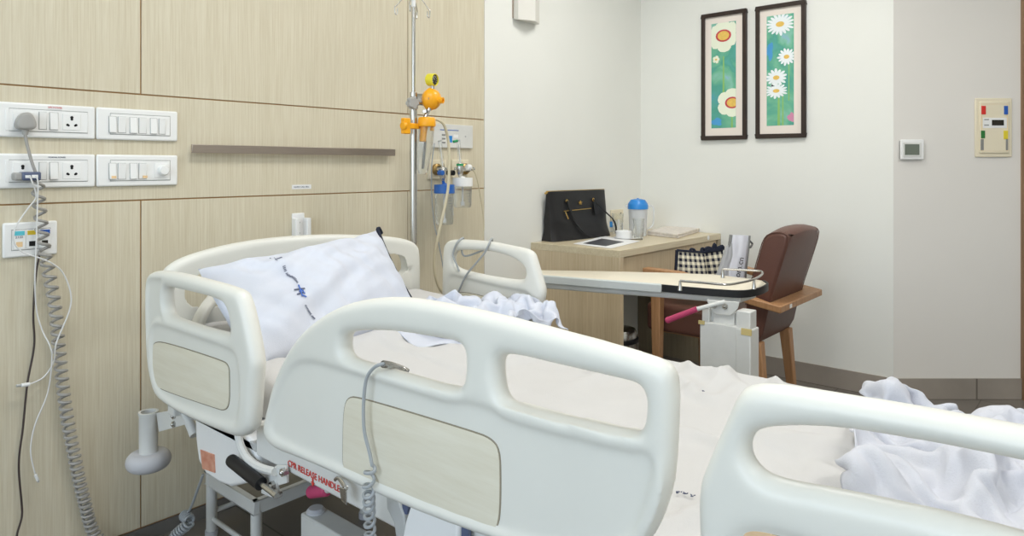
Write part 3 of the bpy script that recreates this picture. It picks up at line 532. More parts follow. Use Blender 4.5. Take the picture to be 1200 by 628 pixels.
0,0,0,-2,1,-3,-2,0,-3,-7,-10,1,-1,-4,-7,-7,8,3,1,6,10,-4,-2,0,2,4,2,3,1,-1,-6,-3,5,9,-2,4,-4,0,-2,-4,0,-6,5,-9,0,4,2,12,6,0,-4,-5,-5,-3,-3,-2,0,-2,2,4,
16,9,1,-9,4,-3,13,-6,3,4,2,-6,-3,-3,-5,-6,-1,2,0,-8,-12,-3,-4,8,8,2,9,-1,-2,-3,2,8,9,5,2,-4,-9,-4,1,5,5,2,-6,-3,-1,0,-2,-3,3,-5,-6,-2,4,17,5,5,-8,-4,-3,-2,
-5,-4,-2,2,0,3,5,13,-6,7,-2,0,6,5,2,4,3,-4,-5,-3,-2,-3,-2,-3,0,-4,-10,-9,0,9,6,0,1,4,-1,0,3,13,2,2,1,2,-9,-4,0,2,2,6,-7,-1,-1,-1,-4,-1,10,-5,-7,-7,4,6,
7,2,5,-9,-2,-1,-4,-4,-2,1,1,2,6,6,-2,1,5,2,4,6,3,4,2,-4,-5,-2,-2,-2,-5,-1,2,-1,-5,-6,-2,3,3,0,0,2,1,2,3,8,5,2,-1,-2,-3,-3,0,3,3,-4,0,-3,0,-1,-6,-6,
-5,-5,0,10,9,1,6,-2,5,-3,-7,-4,-3,0,-1,1,-6,-2,4,10,4,-4,12,1,1,9,3,4,1,-8,1,-3,-1,-8,0,0,-2,-3,2,-3,-1,1,6,-4,-2,0,4,2,4,6,6,-6,6,-10,-4,0,6,3,-1,-1,
-1,-1,-1,-2,-6,-6,4,2,-4,2,9,6,1,-2,-3,1,-3,-5,-4,-3,0,3,-8,-4,0,3,6,11,4,7,-1,6,4,4,3,-9,0,-1,-5,-6,1,2,0,-7,-4,0,4,2,0,6,0,-2,-2,6,-4,10,4,-6,-6,3,
-1,-3,1,6,1,0,-1,-2,0,1,-7,-5,3,1,9,2,6,3,-1,-2,-6,-4,1,-3,-4,-4,-4,-2,-1,-2,1,0,9,10,3,4,2,2,5,3,4,-9,2,1,-7,-8,-7,2,-1,3,-6,8,4,-2,4,3,1,-2,-2,0,
0,1,11,-5,-9,-2,4,0,-2,8,2,2,-3,0,1,1,-5,-2,-1,7,0,10,2,0,-6,-2,-2,-2,0,-2,-4,-6,0,-4,0,-4,1,3,8,4,4,-3,4,6,5,2,2,-4,0,0,-8,-8,-10,2,5,-1,6,-2,4,5,
-3,8,0,-1,-1,0,-2,-4,12,-4,-9,-3,3,4,-1,6,7,-3,0,0,-2,0,2,2,-6,0,10,6,-6,6,-9,-1,0,-4,1,0,-11,0,-2,0,0,-4,0,7,1,5,2,-5,4,7,4,5,-4,0,1,-4,-5,-7,-13,8,
4,-2,2,2,6,6,-3,7,2,-4,-1,-1,-1,-5,8,-8,0,1,2,-1,0,6,8,-1,-2,1,-6,2,5,6,-11,6,6,-1,-1,-4,4,-6,2,-5,0,0,-9,-3,3,0,-5,-1,2,6,0,-2,-2,4,6,2,2,1,1,0,
-2,-3,-14,-7,-2,12,6,-3,2,4,9,-2,8,-2,6,-6,0,0,-7,-1,4,-2,-9,-6,7,8,-3,5,8,2,-2,2,-4,-6,5,13,-16,2,8,4,-6,1,1,-6,2,-8,4,-10,1,2,3,-2,-6,0,0,1,5,-2,2,6,
5,-3,0,0,2,-2,-4,-12,-8,-2,2,2,14,2,2,3,3,11,-2,9,1,-7,-3,-1,-7,-1,3,-3,-8,-8,10,-6,11,5,3,7,4,2,-7,-9,0,19,-9,-2,-4,6,-2,-8,4,-2,-2,0,-11,-1,8,4,2,-8,1,-1,
0,1,1,2,-4,2,12,-1,-2,-2,-2,-3,-11,-7,-2,1,3,4,4,5,7,0,6,10,4,-2,2,-3,-2,-5,-3,-1,-8,0,-9,3,-4,8,8,2,7,7,5,2,-18,-5,0,20,3,-3,-8,-4,2,-8,6,-1,-1,-6,-4,2,
4,2,1,-3,2,-2,-3,0,5,3,-2,-5,6,-11,-3,-2,0,4,-9,-2,1,2,3,3,5,5,7,-3,8,10,4,-6,3,-2,-3,-5,-1,-3,-9,-7,0,1,0,4,-2,12,12,7,3,-14,-16,-4,8,20,12,-4,-10,-4,-2,-6,
-5,0,5,-2,-15,12,5,4,2,-2,-6,6,-4,1,-3,8,0,-6,-7,-7,-8,1,1,0,0,3,1,1,1,5,5,6,6,0,6,9,3,-7,-9,11,-6,-3,1,-9,-2,-10,2,1,1,-6,-1,15,10,11,-2,-9,-14,-6,5,15,
26,-6,-12,-10,-4,4,-3,1,-3,-10,1,0,14,3,3,-2,-8,-4,7,5,-4,-2,8,-7,-7,-6,-8,2,0,1,1,-3,-1,2,3,6,6,9,0,5,7,-6,9,-8,-1,-6,10,-4,0,-8,-12,1,2,-3,4,-7,1,10,12,2,
-11,3,0,-2,3,9,30,-10,-12,-10,-2,6,0,2,-9,-7,0,6,7,3,-6,-11,7,0,4,1,-1,0,2,-3,-6,-8,-5,2,0,1,0,-3,0,2,2,5,5,4,6,6,-9,10,3,-6,-4,-3,13,-2,-4,-12,-9,3,1,-3,
5,-7,4,2,6,-10,7,10,1,3,3,3,34,-11,-12,-8,-3,4,4,-2,-6,-2,9,4,-4,-5,-5,-6,3,5,-1,0,-1,1,-2,-7,1,-9,5,-7,-8,8,2,-4,-6,8,1,6,5,4,4,-6,4,2,2,5,-7,1,7,4,
-4,-14,-10,2,2,0,1,-6,2,3,-6,-3,12,15,0,-1,4,-1,44,-10,-10,-10,-3,3,4,-7,-9,12,4,8,-8,-8,-8,0,4,0,-2,-2,-2,0,6,-2,-10,-2,-2,-4,-13,6,3,0,-8,4,7,1,8,0,2,4,0,2,
4,3,-8,3,6,4,-2,-12,-12,4,-2,2,-4,-1,2,-4,1,-1,19,13,6,-11,4,-9,51,-10,-9,-7,-3,1,2,-8,-8,4,14,0,-4,-4,-7,-4,-2,5,0,-4,4,-1,1,-4,-2,1,-5,-14,-8,-6,0,12,-12,12,0,6,
6,1,3,2,2,4,5,-1,-8,5,3,-5,7,-9,-11,2,0,-4,0,0,2,-3,-7,14,15,17,-4,-2,-8,-8,54,-10,-9,-4,-3,-10,8,-6,-8,6,10,0,-8,-8,-4,2,-2,5,7,-4,-2,6,2,-8,0,-2,-3,-15,-11,-3,
0,0,-4,4,10,8,-7,12,0,3,2,6,6,-6,-6,6,-4,-2,8,-6,-10,-1,3,-2,-2,-4,-4,-2,12,11,6,15,1,-6,-5,-18,62,-9,-9,-7,-1,-14,8,-11,4,6,1,-8,4,-5,-6,5,-2,0,6,2,-10,10,3,-7,
-1,3,-6,-14,-10,-4,1,-3,0,3,11,-9,6,3,8,3,3,4,7,-2,-8,4,3,-6,0,-1,-4,-3,-1,1,-4,-2,0,-2,3,13,12,5,5,-13,0,-19,62,-3,-7,-9,-7,-10,4,-7,3,-6,-2,2,-1,1,4,-4,4,0,
0,1,-1,-5,13,-6,3,1,-4,-13,-19,-2,-6,0,2,13,-7,5,5,2,6,0,4,8,6,2,-8,-4,7,0,1,-4,-6,5,-5,-1,-3,-2,-2,-6,6,14,7,8,-3,-6,-14,-3,61,-2,-6,-10,-10,-8,4,-5,-3,-2,0,1,
4,3,-8,3,-5,7,2,1,2,-2,-8,12,-2,-12,6,-15,-8,-9,-1,5,2,-3,0,7,0,4,-2,10,5,1,8,5,-7,-4,2,5,3,-6,-8,3,3,-7,-1,0,-6,-8,2,6,13,1,2,-2,-10,0,60,-10,-2,-7,-10,-8,
-13,10,2,-2,0,-1,8,-1,-2,-2,-6,-2,10,10,-2,0,-6,-8,8,-4,-10,-7,-5,-5,0,5,-2,-4,0,5,3,0,-2,10,10,-3,2,11,-4,-2,1,1,6,-12,-3,2,4,-3,-2,0,-11,-6,-1,8,-7,1,-2,6,8,-7,
63,-10,-7,-3,-8,-10,-14,4,14,0,-2,-1,1,5,-6,5,-2,-4,16,-4,6,-1,-5,-5,-8,-5,0,-6,-6,0,-2,-4,4,-3,-1,1,6,-1,0,5,13,-4,2,4,7,-1,-2,7,-9,0,-4,-2,0,6,-6,0,-10,-2,-4,-2,
-4,-4,8,6,6,-6,52,2,-7,-5,-9,-13,-12,2,16,6,-2,0,0,1,5,2,-1,6,-2,3,2,3,-5,-4,-8,-8,-2,-6,-4,0,-1,-5,-2,2,-2,0,-2,4,4,3,12,-1,2,2,4,4,2,-6,-2,2,-2,-3,1,-3,
-5,6,-9,-3,2,-4,-6,-10,9,-7,14,4,52,-2,-6,-8,-12,-11,-11,0,14,12,0,-2,2,1,7,2,0,2,2,1,3,4,-2,-5,-9,-8,-4,-6,-5,-1,-4,1,-3,1,-1,-2,-2,5,6,3,-2,8,-4,4,15,8,-4,-9,
6,1,-3,-6,-2,-12,-5,6,3,-4,-2,3,-4,-9,-6,0,6,10,62,-14,-4,-9,-13,-12,-6,-2,11,6,11,-2,0,3,2,5,2,2,5,2,0,-3,0,-7,-3,-1,-7,-10,0,-10,2,2,-3,-3,4,-4,-4,4,2,2,2,0,
8,4,12,6,0,-12,11,7,-8,-8,-6,-12,-3,-3,10,-4,2,3,-1,-8,-4,1,5,-10,79,-15,-16,-6,-9,-11,-5,-2,7,4,10,7,-3,4,0,3,7,2,1,7,2,-2,-6,-5,-2,0,-9,-12,-10,-1,-1,0,5,-1,6,-4,
-7,-4,4,3,2,0,12,12,-1,1,2,-10,3,14,3,-14,-8,-10,-2,-4,6,1,-11,10,4,-4,-9,-4,-1,1,82,-13,-16,-16,-10,-9,3,-3,4,9,8,6,-2,4,-2,6,0,2,10,2,4,-2,-6,-6,-1,-2,-9,-13,-7,-2,
-1,3,-1,5,6,-4,-6,-4,0,-2,-2,10,5,16,3,-8,4,-6,-8,5,14,-5,-8,-12,-14,8,7,-9,-10,2,16,2,-6,-4,0,-2,80,-8,-16,-18,-14,-5,7,0,0,10,4,1,-1,-4,10,2,5,4,5,3,4,-3,-4,-6,
-1,-7,-8,-8,-6,-2,0,-4,6,4,0,1,-5,-8,8,-2,-1,2,0,3,11,2,-17,0,8,-2,11,-8,-3,-12,-14,-5,13,10,-14,-13,15,13,-1,-5,1,-2,78,-4,-16,-18,-14,-3,1,2,5,-5,8,6,-3,-3,12,4,3,5,
4,0,-4,-2,0,-2,-1,-7,-10,-8,-2,-7,-2,5,-2,5,5,-1,-3,-8,2,1,-1,1,3,2,-2,-2,0,-3,9,-3,5,-1,-11,-12,-10,-12,0,22,0,-10,-7,19,11,-7,3,1,76,-5,-15,-17,-11,-4,-1,3,-8,6,6,2,
3,1,12,1,-11,17,5,-4,0,-2,-1,-1,-4,-8,-12,-4,-6,-1,-3,3,1,6,4,0,-5,-2,-2,-3,-1,5,8,0,-6,-4,-8,10,6,0,-10,1,-19,2,-12,-10,-12,15,23,-8,-12,8,19,-2,-9,8,80,-8,-14,-15,-7,-4,
-4,-4,2,2,2,10,-5,11,6,-6,-14,11,17,2,-2,-1,-3,-1,-7,-14,-4,-12,5,-9,5,3,2,0,0,5,3,-4,-4,-2,-7,16,6,-1,-3,-5,-5,-1,-2,-1,-1,-16,1,-9,-7,-10,-19,22,20,-1,-14,9,13,5,-12,2],
[14,-7,1,10,6,3,-1,-2,-4,-4,-5,-3,4,12,4,2,9,12,7,5,5,0,-5,-5,0,5,8,3,3,-10,-17,-17,-14,-5,-4,0,13,7,7,1,-8,-16,5,9,-2,-8,-8,-2,0,4,0,0,9,23,20,14,8,-18,-8,12,
2,-10,0,0,-12,-14,-20,-10,6,16,8,6,-2,-3,-5,-3,-6,-6,-5,6,10,4,-2,6,4,4,12,14,0,-8,4,9,5,-1,-3,2,-10,-24,-18,-1,-9,-10,8,8,1,11,-2,-6,-11,-2,13,-1,-4,-13,0,2,2,6,11,10,
10,16,3,-4,-9,9,13,1,-10,-8,-6,-10,-31,-7,4,19,18,7,-3,-7,-4,4,-2,-6,-11,-3,9,-1,-7,3,5,1,10,21,11,-6,6,4,0,-4,4,6,0,-20,-15,-1,-10,-14,-10,6,-8,6,15,2,-5,-8,-2,7,2,-12,
-10,5,9,5,3,1,12,6,11,5,2,-6,10,14,-8,-13,-11,-6,-38,0,4,18,16,13,0,-6,-1,6,-3,-6,-11,-8,3,-5,-6,0,-2,4,10,16,16,6,-2,-1,-3,4,12,10,-4,-4,-7,-8,-19,-22,0,-14,-9,1,11,10,
13,-8,6,2,0,-4,-8,-8,8,0,-5,-3,6,18,4,4,12,6,9,5,-9,-15,-12,-4,-37,3,4,13,16,15,8,0,-2,-17,-3,-2,-4,-3,-5,4,0,2,-11,-7,14,10,8,6,8,-4,-2,9,16,3,-8,-1,-3,-3,-17,-24,
-6,4,-16,-7,0,13,26,8,5,-1,4,-1,-9,-10,-21,-9,-4,0,13,17,18,-10,8,14,10,2,-11,-17,-14,-1,-19,-4,5,15,14,10,12,-2,-12,-20,-8,-3,-2,1,6,10,8,2,-14,-18,2,9,9,6,10,1,-3,13,13,1,
-7,-3,-3,1,-13,-24,-8,11,-6,-7,-8,10,25,27,6,0,0,-8,-18,0,-26,-20,3,9,10,16,3,-10,3,14,16,-2,-15,-21,-18,-2,17,-8,5,18,14,7,-1,-19,-12,-11,-1,5,-8,-8,2,14,16,8,-18,-11,-6,0,3,6,
15,2,1,8,17,3,1,-7,-7,-3,-4,-22,-11,11,6,-9,3,20,22,10,18,1,-13,-6,-21,-2,-19,-28,10,10,0,10,0,-8,4,21,4,-9,-16,-22,-8,7,21,2,2,16,7,2,-13,-12,-2,-16,4,-7,5,-11,-5,10,18,11,
-13,0,-4,-12,-7,3,18,18,-8,1,19,12,0,-4,-14,-8,0,-9,-17,0,17,9,6,5,11,21,1,11,-3,-16,-16,-15,-9,-26,2,6,6,-4,-2,10,0,22,-7,-14,-18,-11,3,9,10,14,8,9,-5,4,-4,-6,-6,-22,-12,0,
12,-2,-2,8,8,14,-14,-6,4,-4,-12,-4,20,18,2,-11,15,12,0,0,-6,-17,-9,0,-16,-2,14,18,14,9,7,2,12,-4,-2,-2,-9,-18,-19,-24,-4,10,0,-6,-4,7,9,21,-11,-16,-13,-1,6,3,9,6,12,12,4,3,
1,-6,-16,-13,-19,-2,9,9,-8,10,18,4,-10,-10,-2,8,-4,-8,12,14,6,-14,4,12,-4,0,6,-6,-14,-6,-2,-6,6,9,11,8,10,8,-16,-2,-3,6,1,-6,-18,-20,-10,-2,0,0,4,20,2,8,-8,-17,-9,0,0,6,
22,-3,1,10,14,16,-8,-8,-18,-16,-8,-8,16,-6,3,17,16,-7,-3,0,0,-2,5,-10,3,16,1,-13,0,7,11,-10,-4,3,7,-10,-6,-8,8,-2,6,12,6,-17,-7,-6,9,-1,-1,-2,3,-10,-2,-9,-2,7,10,8,4,-18,
1,-16,-7,0,0,3,38,-3,-2,-10,17,23,0,-14,-8,-21,-13,-10,8,14,6,16,11,-6,0,5,4,-3,-5,-10,-4,14,1,-12,1,18,7,-5,-10,6,-1,-11,-16,6,-1,-1,-2,8,-8,-10,-14,4,10,8,-12,8,8,9,-1,-7,
3,8,4,-4,-19,7,-10,-16,8,0,-3,3,31,-5,-10,-12,20,23,14,-9,-6,-20,-23,-14,0,11,8,18,19,1,4,4,2,-5,-7,-6,-11,0,15,2,-5,6,11,2,-8,0,-10,-18,-12,2,6,0,-6,-7,-11,-9,3,7,14,-7,
-14,6,12,16,12,6,4,-4,-12,-10,-7,11,-14,-11,-2,15,6,3,-1,-2,-11,-2,19,24,20,4,-11,-19,-18,-25,-10,1,5,15,26,22,2,-1,-6,-9,-11,11,-2,-9,6,20,1,-3,3,10,-8,-14,-16,-10,-4,-2,10,2,-8,-8,
-9,-15,10,8,-7,-3,4,13,5,4,4,15,6,-9,-10,-13,1,16,-12,-15,-11,14,12,9,-21,-3,-10,22,11,21,21,4,-16,-19,-5,-24,-17,-6,1,12,26,28,0,-5,-9,-8,-8,12,8,2,0,22,9,-2,-4,5,-15,-27,-11,-1,
-6,1,11,5,-4,-11,-2,-19,11,8,-2,-2,10,12,8,2,-6,-2,4,-12,-10,-2,16,5,-8,-19,-17,6,9,8,-22,-4,18,16,26,12,6,3,-17,-11,-3,-18,-20,-1,1,7,27,8,2,-8,-8,-5,-5,-2,10,10,12,16,16,10,
-2,-10,-30,-28,-7,2,-5,4,4,6,0,0,-6,-4,-12,10,13,5,6,0,15,9,-8,-10,-11,-6,-5,-2,2,13,-9,-14,-19,1,10,8,-24,12,17,25,15,2,-3,8,-4,-12,-6,-13,-17,-5,0,19,22,0,-7,-9,-4,0,-6,-9,
-3,10,12,12,20,16,4,-12,-30,-26,-11,3,2,0,9,3,0,-6,-1,1,0,0,3,6,9,15,4,13,-2,-14,-15,7,-4,-5,-9,-3,-9,0,-9,-9,16,-4,-12,15,14,23,-2,2,-2,10,6,-8,-19,-4,-7,-4,2,20,18,0,
-15,-11,-1,-1,-6,-10,-4,8,10,8,12,12,8,-6,-24,-24,-16,-3,3,10,2,11,-4,-1,12,8,3,-2,-3,0,14,3,4,7,0,-17,1,4,0,-10,-10,-14,-12,-6,-4,0,14,-6,1,5,22,18,-12,-2,2,9,5,-12,-6,-7,
3,6,5,11,18,0,-15,-14,-7,-2,-3,-9,-4,12,8,8,6,11,-6,-1,-18,-21,-15,-4,-1,3,6,15,-4,5,1,9,6,4,4,4,6,4,-2,-2,0,-6,-8,14,-10,-4,-9,-15,2,-12,-10,-6,12,8,-10,14,18,19,-5,-15,
-3,8,2,-13,-3,4,8,5,5,13,15,2,-11,-17,-16,-4,2,-2,-4,-8,12,14,12,12,-4,-11,-17,-12,-8,-6,-2,-8,2,16,0,0,0,4,6,6,1,6,10,7,-6,-8,-1,-1,0,-2,0,-10,2,-3,-3,-10,-10,-8,-4,11,
-3,12,25,11,2,-11,-17,-1,-1,-10,0,6,11,3,5,15,17,5,-10,-22,-20,-9,-2,-1,-4,1,16,20,19,18,1,-12,-21,-8,-14,-9,-11,-7,2,17,10,4,-10,-5,1,6,8,-6,6,16,-6,-8,-4,-4,-4,-3,-5,-2,-2,0,
7,-3,0,-8,-12,-3,6,11,22,6,-2,-2,-6,-13,-9,-2,0,4,10,-2,8,14,18,5,-11,-16,-22,-6,-4,-2,1,7,26,22,18,13,1,-10,-15,-13,-22,-20,-12,0,10,12,15,7,0,-16,2,0,4,-16,2,17,13,-4,-11,-11,
-8,-6,-4,-4,-2,10,-2,-4,7,2,-11,-2,1,5,16,0,-2,-1,1,-6,-10,1,9,-8,-2,5,18,14,-3,3,-11,-5,-13,2,-2,-6,-1,8,27,24,17,3,-4,-10,-12,-10,-20,-18,-10,8,16,6,-5,7,12,-6,6,-2,-18,-18,
2,17,17,0,-1,-9,-12,-4,-1,-8,-7,0,13,4,-11,-4,-3,11,-2,-4,6,12,7,-13,-6,-5,-1,4,8,-10,-7,7,16,14,-12,-8,7,-13,4,-4,3,0,-5,2,21,27,21,-5,-6,-10,-10,-8,-6,-5,-11,4,0,-6,4,10,
8,13,-2,-4,-26,-17,2,18,10,-5,-1,9,1,-6,-5,-9,-12,-4,14,12,-8,-12,10,11,-9,0,3,10,12,-11,-20,-3,1,8,-4,-4,-4,7,14,3,0,-15,-9,10,-11,-3,-1,9,2,-2,20,28,24,2,-6,-14,-11,-5,1,-5,
-9,-11,-10,-2,18,16,9,5,-11,-3,-26,-16,-4,16,2,-6,0,10,14,-6,-4,-11,-7,-6,8,12,5,-7,-6,20,-1,-1,3,11,5,-11,-26,0,2,10,6,0,-4,3,11,4,-10,-12,-19,-5,13,3,-12,-5,3,18,18,25,23,6,
-4,-15,-15,2,-8,-11,-9,-14,-4,2,10,12,10,10,2,-16,-16,-12,-16,2,0,2,8,14,4,-2,-2,-8,-8,-8,6,8,12,5,-12,1,28,6,-1,-1,-6,-5,-22,5,1,10,5,5,3,4,7,2,-11,-20,-21,-12,3,14,-2,-8,
-1,23,18,16,19,5,-4,-10,-10,-10,-17,-13,-6,5,7,9,-7,1,6,10,11,-5,-13,-21,-9,-3,-1,8,10,7,-14,-9,0,5,-9,-2,14,2,8,13,-5,-10,40,15,0,-5,-8,-11,-21,-10,12,4,4,2,8,7,7,2,-13,-19,
-18,-13,-3,1,15,-2,-4,6,16,18,18,0,-5,-13,-12,-10,-9,-7,2,6,-2,19,5,0,-12,3,10,4,-8,-9,-6,-2,-4,5,1,6,-18,-12,-4,0,0,8,16,6,6,2,-8,-10,52,20,6,-4,-10,-16,-20,-16,-8,6,6,9,
3,4,6,10,-7,-15,-14,-10,-4,-10,1,17,0,-7,13,20,18,0,-12,-15,-16,-5,0,7,-3,-4,0,0,6,11,1,-6,1,7,-4,-4,6,-1,9,3,-5,-12,-18,-12,0,9,3,2,13,-2,5,2,-10,-9,59,13,10,5,-12,-15,
-19,-15,-17,-8,8,10,8,2,8,11,-4,-13,-8,-5,-9,-8,-12,20,4,-8,10,20,15,-1,-8,-20,-16,3,7,-14,0,0,-1,-4,5,11,10,-3,-2,0,1,1,14,8,6,-2,-15,-16,-13,-11,1,10,2,12,-2,-2,6,1,-13,-13,
44,9,11,11,2,-19,-1,-14,-17,-17,-6,8,10,12,9,9,-14,-16,-8,0,-4,-10,4,18,-9,4,3,19,13,-8,-2,-14,-12,11,-5,-22,-8,0,6,5,5,8,10,8,2,-1,-3,-2,14,8,4,-12,-6,-4,-9,-11,-6,2,11,5,
2,-6,-2,4,-13,-13,35,15,-6,4,8,0,-3,-3,-12,-16,-16,-1,9,9,10,11,-13,-17,-12,-4,-2,2,20,4,-12,-2,3,19,20,-12,-9,-9,8,8,-18,-16,-8,8,10,6,2,-10,-3,12,11,6,6,-8,0,11,4,-11,-11,4,
3,-4,-6,-4,6,-2,8,-3,-5,-7,-13,-6,46,-10,6,-12,10,12,-3,-4,-3,-10,-16,-12,6,7,7,8,12,-18,-24,-6,2,12,14,-4,-10,-10,6,20,22,-4,-16,-6,10,6,-9,-12,-7,-10,1,11,8,1,-12,-3,10,16,18,-4,
-15,1,10,-6,-15,-1,8,1,-9,6,4,-3,-5,3,-5,-13,-11,4,44,-4,-18,-5,15,8,-6,-3,7,-6,-14,-14,6,14,4,10,4,-9,-23,-6,6,12,0,-12,-10,-5,7,16,18,4,-8,-8,6,8,0,-12,-14,3,-10,-9,10,13,
4,-9,5,19,13,-7,-13,-9,11,-5,-14,-2,6,5,-12,4,9,-10,-4,4,-6,-12,2,1,29,-12,-6,6,2,12,-9,-3,10,-8,-10,-6,16,13,7,3,-6,-10,-3,-10,10,-4,-7,-12,7,-6,10,7,7,4,3,3,8,5,-1,-24,
-4,-16,-10,13,7,5,13,-4,-2,18,-2,-11,-9,-10,8,-6,0,2,3,5,-19,0,11,1,-11,0,-7,-3,0,0,28,-4,-12,-4,11,-1,2,-9,13,-8,0,2,14,-6,13,-1,-10,-5,0,3,-2,-10,-9,-4,15,4,6,6,4,3,
11,8,6,4,-4,-31,-15,-18,1,10,17,12,2,6,-6,9,-11,-16,-10,6,-8,4,12,12,0,-12,-22,-3,9,6,-12,-5,1,8,2,-2,26,-6,-11,-14,-1,8,0,-7,15,6,-4,10,4,-14,10,-4,-13,-1,-1,0,5,-8,-6,2,
6,4,5,9,9,11,14,6,6,2,-6,-22,-26,-18,-4,12,14,21,13,-6,-4,2,-19,-13,-14,14,-4,4,12,14,-10,-21,-3,-10,-2,11,-2,-9,6,10,6,-4,22,0,-11,-17,-12,0,0,-2,12,17,5,10,-5,-17,4,-12,6,-1,
-5,-4,-1,2,15,8,-2,-4,0,12,13,13,8,8,4,0,-10,-16,-14,-20,-14,11,3,27,19,-2,-6,-12,-20,-18,-11,20,9,6,8,-5,-19,-8,0,2,-12,-5,3,7,9,12,6,-2,12,2,-16,-8,-14,-11,1,4,9,7,17,7,
-8,-6,-16,-5,11,3,3,0,-4,2,12,19,3,-4,0,10,10,6,5,5,0,-5,-13,-14,-11,-9,-18,-6,10,31,14,-11,-5,-9,-19,-19,-7,19,25,11,-1,-17,-14,0,6,-6,-12,-11,8,11,14,9,5,-14,16,2,-20,-10,-7,-11,
11,7,4,0,0,10,9,-14,-13,-9,2,9,4,18,6,-4,6,16,8,0,2,10,6,4,2,-2,-7,-9,-18,-12,-8,-3,-9,-14,10,30,13,-15,-10,0,-17,-22,-3,25,23,16,-6,-18,-15,8,6,-12,-19,-2,11,12,13,9,-15,-16,
32,-9,-21,-14,-5,-4,15,18,8,-3,-9,-6,19,-1,-14,-14,-13,3,14,23,19,2,-2,11,9,-4,-7,11,10,7,3,-14,-10,-10,-16,-12,-6,-1,-11,-4,11,21,15,-5,-16,-8,-11,-19,4,24,26,12,-8,-18,-11,9,4,-17,-9,5,
3,11,13,-4,-11,-18,39,-22,-20,-10,1,9,21,6,9,-6,-4,-14,9,8,-4,-11,-14,-6,14,22,12,4,10,5,-1,-14,-10,11,17,14,4,-4,-12,-12,-20,-16,-9,-5,-2,8,16,8,4,4,-19,-19,-8,-10,10,23,25,8,-6,-18,
-6,10,-1,-16,5,1,3,0,-3,2,-2,-14,37,-23,-19,-8,10,18,18,4,-4,-6,-14,-5,13,-7,-1,-8,8,-8,8,10,4,2,4,1,-3,-16,-2,5,21,24,7,-3,-18,-2,-12,-19,-9,-3,5,14,12,7,3,-8,-22,-25,-12,1,
11,21,26,5,-9,-14,3,10,-12,-3,12,-2,-18,-5,-5,3,13,-1,25,-20,-16,-8,10,16,12,-10,-6,8,1,-13,8,-16,-2,-3,9,6,4,0,-5,-5,-2,0,-5,-9,-1,13,18,24,10,3,-19,-6,0,-8,-12,1,7,7,11,6,
0,-12,-22,-22,-8,3,9,16,22,2,-9,-3,7,6,-13,6,6,-6,-24,-16,10,12,0,12,8,-18,-10,-2,8,14,2,-8,-12,7,12,3,-14,-10,-8,2,3,9,4,-5,-1,-17,-9,-2,2,8,4,-1,18,15,12,11,1,-16,-9,3,
-4,-10,12,11,4,1,0,-15,-17,-16,2,10,3,11,16,-5,-7,8,6,-3,-6,-3,-8,9,-21,-20,-4,18,23,5,-7,-21,-6,8,9,-1,6,-8,-10,10,10,4,-2,-6,-10,-14,0,7,9,5,-13,-13,-5,8,-6,-2,9,-2,15,16,
17,3,16,-11,-20,-3,-16,6,16,8,2,0,0,-12,-16,-8,12,14,2,7,11,-4,-13,-1,0,-11,-9,-4,9,5,-9,-19,-12,17,28,17,-21,-23,-7,5,10,-7,7,-10,8,2,3,-1,2,1,-3,-16,-8,2,11,11,2,-14,-6,6,
-3,-11,-1,1,24,18,13,11,6,-11,-15,-28,-10,8,24,8,0,-2,5,-11,-10,0,2,22,12,4,2,-4,-11,-16,-11,-13,-7,3,4,5,4,-11,-13,14,28,23,-22,-21,-10,-4,4,12,-16,-4,4,-2,2,-1,-2,5,8,-2,-14,-4,
5,11,12,6,-10,0,-12,-7,-5,0,10,19,7,8,8,2,-28,-22,-4,9,22,3,0,7,1,-7,-13,-9,15,20,16,-2,-6,8,-4,-14,-18,-14,2,11,-3,-8,-4,1,3,9,19,28,-22,-16,-12,-7,8,8,-15,-13,-4,0,2,-2,
1,10,-6,12,2,-12,-2,13,15,10,4,-12,-14,0,-8,4,-5,3,8,12,16,-12,-12,-22,4,1,15,11,0,-8,5,-2,-17,-9,8,20,15,-5,-8,10,17,-5,-18,-19,8,11,2,-5,-7,3,3,6,11,21,-22,-8,-14,-9,5,12,
-6,-15,-15,0,0,8,-9,-1,6,8,11,0,-7,4,10,14,10,2,-17,-20,10,-3,-6,2,-6,16,12,-2,-12,-17,-7,11,-3,10,9,-13,-4,8,-8,-15,3,10,10,-7,-1,12,18,10,-18,-12,12,11,7,-4,0,-1,-1,6,1,20,
-36,3,-8,-13,1,6,10,-14,-20,-6,6,6,1,-4,9,0,12,10,-7,12,-1,-1,9,14,-8,-21,-17,4,4,-8,-8,7,13,8,-4,-10,-12,-5,-3,4,13,-3,-14,2,4,-12,14,2,-11,-3,0,9,15,16,7,-14,1,18,16,6,
-2,-5,-11,-4,9,19,-56,12,-1,-9,2,12,8,-13,-21,-16,4,10,5,3,-3,13,14,2,17,5,-6,-10,2,14,-4,-18,-16,2,0,-11,-9,-2,6,14,6,-3,-7,-9,-12,-5,13,3,-14,-6,0,14,-8,-5,1,12,-8,1,15,6,
8,10,-4,18,22,14,-2,-5,-15,0,1,3,-64,13,11,-4,8,12,6,-12,-21,-17,-5,3,7,11,2,10,14,13,15,10,-4,-14,-10,14,-2,-14,-16,-2,-12,2,-4,-13,-2,13,13,-8,-9,2,-12,-8,2,13,0,-3,-2,-4,5,-2,
-13,8,2,-5,11,-1,7,10,13,23,24,14,2,-3,-3,-2,-2,-2,-90,4,18,13,9,12,-6,-17,-1,-15,-13,-6,13,5,14,8,3,13,20,18,6,-10,-16,-18,3,7,-16,-20,-10,-9,3,1,-11,11,17,0,-16,8,-6,-4,-14,2,
